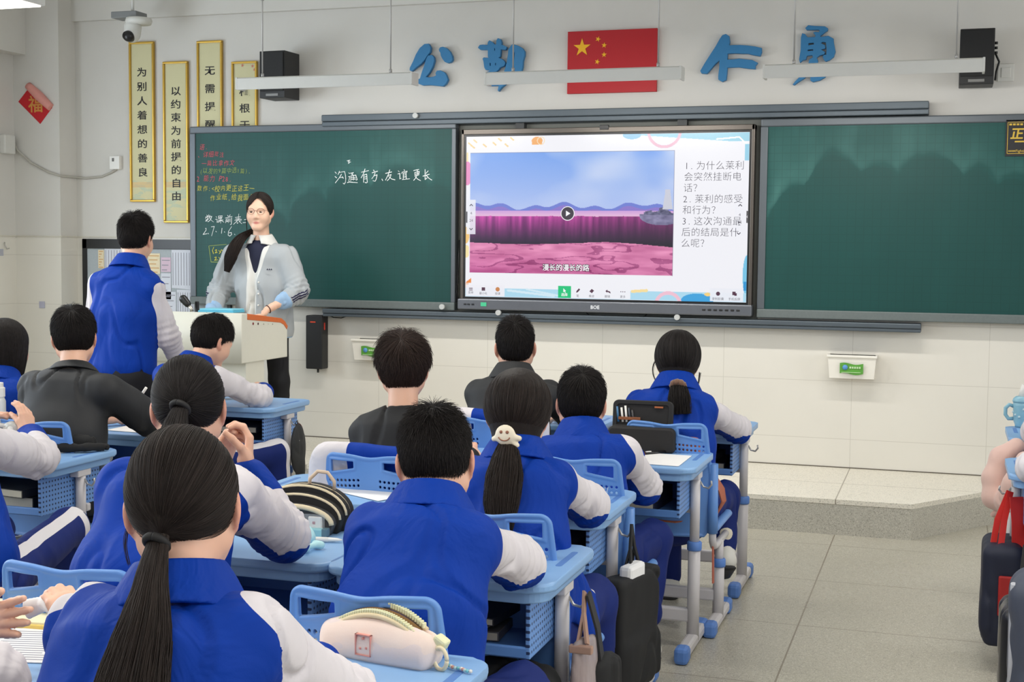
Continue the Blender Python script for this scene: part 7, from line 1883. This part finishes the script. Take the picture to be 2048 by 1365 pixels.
# ------------------------------------------------------------------ bags hung on the desks
M_BAG = plain('black_bag_cloth', (19, 19, 20), .8, var=.2, scale=14)
def soft(name, prims, h, mat, base, label=None, cat=None, parent=None, amp=.006, seed=3, group=None):
    V, F = surface(prims, h); V = relax(V, F, 2); V, _ = fold(V, F, amp, seed, 9); V[:, 2] = np.maximum(V[:, 2], .003)
    o = link(name, np_mesh(name, V - np.array(base), F), mat, parent, label, cat, group)
    if parent is None: o.location = base
    return o
def strap(name, pts, w_, mat, parent, base, th=.003, ref=(0, 1, 0)):
    P_ = [np.array(p, float) for p in pts]; b = MB(); rows = []
    for i, p in enumerate(P_):
        d = nrm(P_[min(i + 1, len(P_) - 1)] - P_[max(i - 1, 0)]); n = nrm(np.cross(d, np.array(ref, float))); l = nrm(np.cross(n, d))
        rows.append([b.bm.verts.new(tuple(p + l * a * w_ / 2 + n * c * th - np.array(base))) for a, c in ((-1, -1), (1, -1), (1, 1), (-1, 1))])
    for A, B in zip(rows, rows[1:]):
        for k in range(4): b.bm.faces.new([A[k], A[(k + 1) % 4], B[(k + 1) % 4], B[k]])
    b.bm.faces.new(rows[0]); b.bm.faces.new(rows[-1]); return b.build(name, mat, parent)
tb_ = (-.925, 4.10, .18)
tote = soft('tote_bag', [rbox((-.925, 4.09, .345), (.042, .150, .185), .018, np.array(Matrix.Rotation(-.22, 3, 'Z'), np.float32), k=.02), rbox((-.925, 4.09, .25), (.055, .135, .09), .04, np.array(Matrix.Rotation(-.22, 3, 'Z'), np.float32), k=.03)], .007, M_BAG, tb_, 'black tote bag hanging from a desk hook, white tissue pack in its top', 'bag')
for dy in (-.07, .07):
    for dx in (-.022, .022): strap('handle', [(-.925 + dx * .8, 4.10 + dy, .50), (-.928, 4.115 + dy * .4, .60), (-.935, 4.132, .668)], .022, M_BAG, tote, tb_)
tis = empty('tissue_pack', (-.915, 4.06, .500), -.2, 'white and purple tissue pack sticking out of the black tote bag', 'tissue')
MB().box(-.022, .022, -.055, .06, .0, .062, bevel=.012).build('pack', M_SHEET, tis); MB().box(-.023, .023, -.056, .0, .0, .022, bevel=.006).build('purple_end', plain('purple_foil', (92, 64, 120), .4), tis)
cb_ = (-.845, 3.23, .15)
cbag = soft('clear_bag', [eseg((-.845, 3.23, .555), (-.848, 3.23, .20), (.3, 1, 0), .055, .012, .085, .035, k=.02)], .007, None, cb_, 'clear pinkish plastic tote with beige handles hanging at the centre desk', 'bag', amp=.008, seed=8)
t = NT('crinkled_clear_plastic'); v = t.obj(); t.base(t.mix(t.noise(40, 4, t.scaled(v, (1, 1, .2))), lin((150, 128, 124)), lin((214, 204, 204)))); t.pr(.18, trans=.35, ior=1.15); t.bump(t.noise(30, 3, t.scaled(v, (1, 1, .15))), .6, .01); cbag.data.materials.append(t.m)
M_BEI = plain('beige_strap', (168, 134, 116), .6)
for dx in (-.012, .012): strap('handle', [(-.845 + dx, 3.20, .555), (-.852, 3.235, .625), (-.858, 3.262, .672)], .022, M_BEI, cbag, cb_)
MB().box(-.03, .03, -.055, -.035, .385, .405, bevel=.003).build('handle_patch', M_BEI, cbag)
sb = (-.800, 3.30, .12)
sbag = soft('shoulder_bag', [eseg((-.815, 3.31, .47), (-.82, 3.31, .14), (.2, 1, 0), .07, .035, .10, .05, k=.03)], .008, M_BAG, sb, 'black shoulder bag with a wide strap hung behind the clear plastic tote', 'bag', seed=12)
strap('shoulder_strap', [(-.812, 3.29, .46), (-.826, 3.275, .58), (-.848, 3.262, .668)], .034, plain('dark_webbing', (40, 40, 42), .7), sbag, sb)
MB().box(.0, .008, -.055, -.035, .295, .312, bevel=.002).build('buckle', plain('chrome_buckle', (222, 220, 216), .2, .9), sbag)
bpk = (-1.00, 3.16, .02)
bpo = soft('backpack', [rbox((-1.02, 3.15, .27), (.13, .10, .24), .08, k=.03), eseg((-1.02, 3.06, .30), (-1.02, 3.05, .12), (1, 0, 0), .10, .03, .10, .04, k=.03)], .010, M_BAG, bpk, 'black backpack standing under the centre foreground desk', 'backpack', seed=15)
MB().tube([(-.05, .0, .49), (-.02, -.01, .525), (.02, -.01, .49)], .008, 8).build('grab_loop', M_BAG, bpo)
strap('strap', [(-1.10, 3.04, .46), (-1.11, 3.0, .30), (-1.10, 3.03, .12)], .04, M_BAG, bpo, bpk, ref=(1, 0, 0))
# racket case by the lectern-side desk
rq = (-3.128, 6.10, .36)
rqo = soft('paddle_case', [ell((-3.123, 6.10, .515), (.022, .075, .130), k=.02), rc((-3.125, 6.12, .43), (-3.128, 6.14, .36), .024, .022, k=.03)], .006, plain('charcoal_case', (42, 43, 44), .7), rq, 'dark grey paddle case hanging from the desk beside the lectern', 'sports case', amp=.002)
MB().tube([(.005, 0, .270), (.0, .0, .30), (-.012, .0, .285), (.004, .01, .268)], .003, 6).build('hanging_loop', M_BLK, rqo)
MB().tube([(.006, .074 * math.cos(a), .155 + .130 * math.sin(a)) for a in np.linspace(-1.2, math.pi / 2, 18)], .0022, 6).build('red_edge', plain('dark_red_piping', (96, 34, 30), .6), rqo)
me = text_mesh([('LIN', 0, 0, .030, dict(align='CENTER', offset=.0006))], .0004); me.transform(Matrix.Rotation(-1.35, 4, 'Y')); me.transform(Matrix.Translation((.012, -.022, .185))); link('logo', me, M_WHITE, rqo)
# orange backpack on the front row girl's chair
M_ORB = plain('salmon_nylon', (190, 106, 84), .65, var=.08); M_ORS = plain('orange_brown_strap', (164, 92, 66), .65)
ob_ = (-1.02, 5.30, .45)
obo = soft('backpack', [rbox((-1.03, 5.285, .62), (.115, .030, .18), .028, k=.02)], .008, M_ORB, ob_, 'salmon-orange backpack squeezed between the front row girl and her chair', 'backpack', amp=.004)
strap('shoulder_strap', [(-.93, 5.30, .70), (-.882, 5.30, .659), (-.835, 5.30, .59), (-.825, 5.30, .545), (-.85, 5.30, .50), (-.92, 5.28, .480), (-1.01, 5.25, .467), (-1.10, 5.25, .47)], .042, M_ORS, obo, ob_, ref=(.3, 1, .4))
strap('strap_tail', [(-.862, 5.29, .478), (-.862, 5.29, .35), (-.859, 5.29, .212)], .020, M_ORB, obo, ob_)
# jackets draped over two chairs
def draped(x, y, rz, label, seed, flip):
    base = (x, y, .45)
    pr = [rbox((x, y, .70), (.175, .030, .175), .028, k=.02), rc((x - .16, y - .01, .86), (x + .16, y - .01, .86), .034, k=.03), rc((x - .19, y - .01, .84), (x - .21, y - .02, .52), .042, .036, k=.03), rc((x + .19, y - .01, .84), (x + .21, y - .02, .52), .042, .036, k=.03)]
    V, F = surface(pr, .009); V = relax(V, F, 2); V, _ = fold(V, F, .008, seed, 8)
    sl = np.where(V[:, 0] < x - .09, 1, -1) * np.minimum(np.abs(V[:, 0] - (x - .09)), .05)
    sl = np.maximum(sl, V[:, 0] - (x + .15))
    o = link('draped_jacket', np_mesh('draped_jacket', V - np.array(base), F, True, {'sleeve': sl, 'cuff': np.full(len(V), -1.), 'piping': np.full(len(V), -1.)}), M_UNI, None, label, 'jacket', 'school jackets over chair backs')
    o.location = base
draped(-1.795, 4.060, 0, 'blue and white school jacket over the wavy-haired boy\'s chair', 71, 0)
draped(-1.730, 5.110, 0, 'blue and white school jacket over the chair of the man in black', 74, 0)
gc = soft('grey_cloth', [rc((-3.27, 4.50, .66), (-3.18, 4.55, .70), .04, .03, k=.03), rc((-3.20, 4.52, .68), (-3.13, 4.50, .62), .03, .025, k=.03)], .007, plain('grey_fabric', (128, 132, 138), .85), (-3.22, 4.52, .6), 'small grey cloth bundle stuffed beside the boy in the charcoal shirt', 'cloth', amp=.007)

# ------------------------------------------------------------------ right edge
mg = empty('mug', (.352, 6.60, ZT), 0, 'light blue lidded mug with a big handle, standing on the right-edge desk', 'mug')
M_MUG = plain('sky_blue_enamel', (140, 188, 206), .35, var=.08, scale=60)
MB().lathe([(.0, 0), (.034, 0), (.036, .01), (.044, .03), (.046, .10), (.046, .118)], n=28).build('cup', M_MUG, mg)
MB().lathe([(.048, .116), (.050, .122), (.046, .132), (.036, .142), (.0, .144)], n=28).build('lid', M_MUG, mg)
MB().tube([(-.044, 0, .095), (-.062, 0, .102), (-.078, 0, .085), (-.078, 0, .055), (-.064, 0, .036), (-.044, 0, .038)], .009, 10).build('handle', M_MUG, mg)
MB().tube([(-.004, 0, .140), (-.002, 0, .17), (.006, 0, .195)], [.020, .017, .018], 14).build('white_spout', M_WHITE, mg)
b = MB()
for a in np.linspace(3.4, 6.0, 7): b.lathe([(.0001, -.002), (.006, -.0015), (.006, .0015), (.0001, .002)], (.046 * math.cos(a), .046 * math.sin(a), .05 + .045 * random.random()), 8, axis='y')
b.build('flower_print', plain('pale_flower_print', (196, 220, 226), .4), mg)
M_PLU = plain('blush_velour', (226, 190, 178), .9, var=.04, sheen=.4)
pb_ = (.24, 6.05, .42)
plo = soft('neck_pillow', [rc((.300, 6.08, .722), (.238, 6.07, .672), .036, .042, k=.02), rc((.238, 6.07, .672), (.212, 6.05, .585), .042, .046, k=.02), rc((.212, 6.05, .585), (.218, 6.03, .505), .046, .048, k=.02), rc((.218, 6.03, .505), (.258, 6.00, .490), .048, .046, k=.02),
     rc((.262, 5.97, .50), (.296, 5.95, .58), .046, .048, k=.004), rc((.296, 5.95, .58), (.330, 5.95, .68), .048, .040, k=.02)], .006, M_PLU, pb_, 'blush pink U-shaped plush neck pillow hanging from the right-edge desk', 'pillow', amp=.003)
soft('pillow_tab', [rc((.238, 6.02, .45), (.215, 6.02, .43), .016, .012)], .005, M_PLU, pb_, parent=plo, amp=.001)
soft('cloth_bag', [eseg((.245, 6.10, .42), (.25, 6.10, .24), (.2, 1, 0), .07, .02, .09, .03, k=.02)], .008, plain('khaki_cloth', (176, 160, 128), .85), (.245, 6.1, .2), 'khaki cloth bag hanging low behind the pink neck pillow', 'bag')
nb_ = (.22, 5.30, .10)
M_NVY = plain('navy_bag_nylon', (22, 28, 50), .65); M_RDS = plain('red_webbing', (206, 36, 28), .55)
nbo = soft('navy_bag', [rbox((.226, 5.30, .285), (.074, .16, .19), .04, k=.03), rbox((.185, 5.24, .21), (.03, .10, .06), .025, k=.03)], .008, M_NVY, nb_, 'navy bag with red straps hanging from the right-edge desk', 'bag', amp=.004)
strap('red_handle', [(.190, 5.24, .455), (.205, 5.28, .55), (.246, 5.345, .648)], .022, M_RDS, nbo, nb_, ref=(1, .3, 0))
strap('red_handle', [(.215, 5.20, .45), (.228, 5.27, .55), (.250, 5.34, .648)], .022, M_RDS, nbo, nb_, ref=(1, .3, 0))
strap('red_strip', [(.268, 5.28, .64), (.278, 5.26, .55), (.28, 5.24, .46)], .05, M_RDS, nbo, nb_, ref=(1, .3, 0))
MB().box(-.01, .06, -.172, -.158, .12, .27, bevel=.006).build('red_pocket', plain('dark_red_panel', (168, 30, 28), .6), nbo)
MB().tube([(-.012, -.075, .35), (-.005, -.08, .362), (.002, -.085, .35)], .004, 8).build('ring', M_BLK, nbo)
prop(sdf_obj('paper_bundle', [eseg((.275, 5.40, .590), (.305, 5.38, .520), (1, .2, 0), .035, .006, .028, .006, k=.01), eseg((.285, 5.39, .585), (.29, 5.37, .55), (1, .4, 0), .03, .01, .03, .008, k=.01)], .004, M_SHEET), 'crumpled white paper tucked by the red strap at the right edge', 'paper')
dk_ = (.22, 4.36, .10)
dko = soft('dark_bag', [rbox((.245, 4.36, .32), (.060, .12, .16), .05, k=.03)], .009, plain('shiny_black_vinyl', (34, 34, 38), .3), dk_, 'glossy black bag at the bottom right corner', 'bag', amp=.006)
strap('handle', [(.235, 4.33, .46), (.25, 4.40, .54), (.262, 4.47, .625)], .02, M_BAG, dko, dk_, ref=(1, .3, 0))
sv_ = (.30, 4.02, .05)
svo = soft('grey_backpack', [rbox((.292, 4.02, .40), (.10, .12, .25), .07, k=.03)], .010, plain('grey_backpack_nylon', (70, 76, 92), .55), sv_, 'grey backpack with a pale edge cut by the right border', 'backpack', amp=.005)
MB().tube([(-.098, -.05 + .02 * math.sin(k), .12 + .045 * k) for k in range(11)], .008, 8).build('pale_piping', plain('silver_grey_piping', (176, 178, 186), .5), svo)
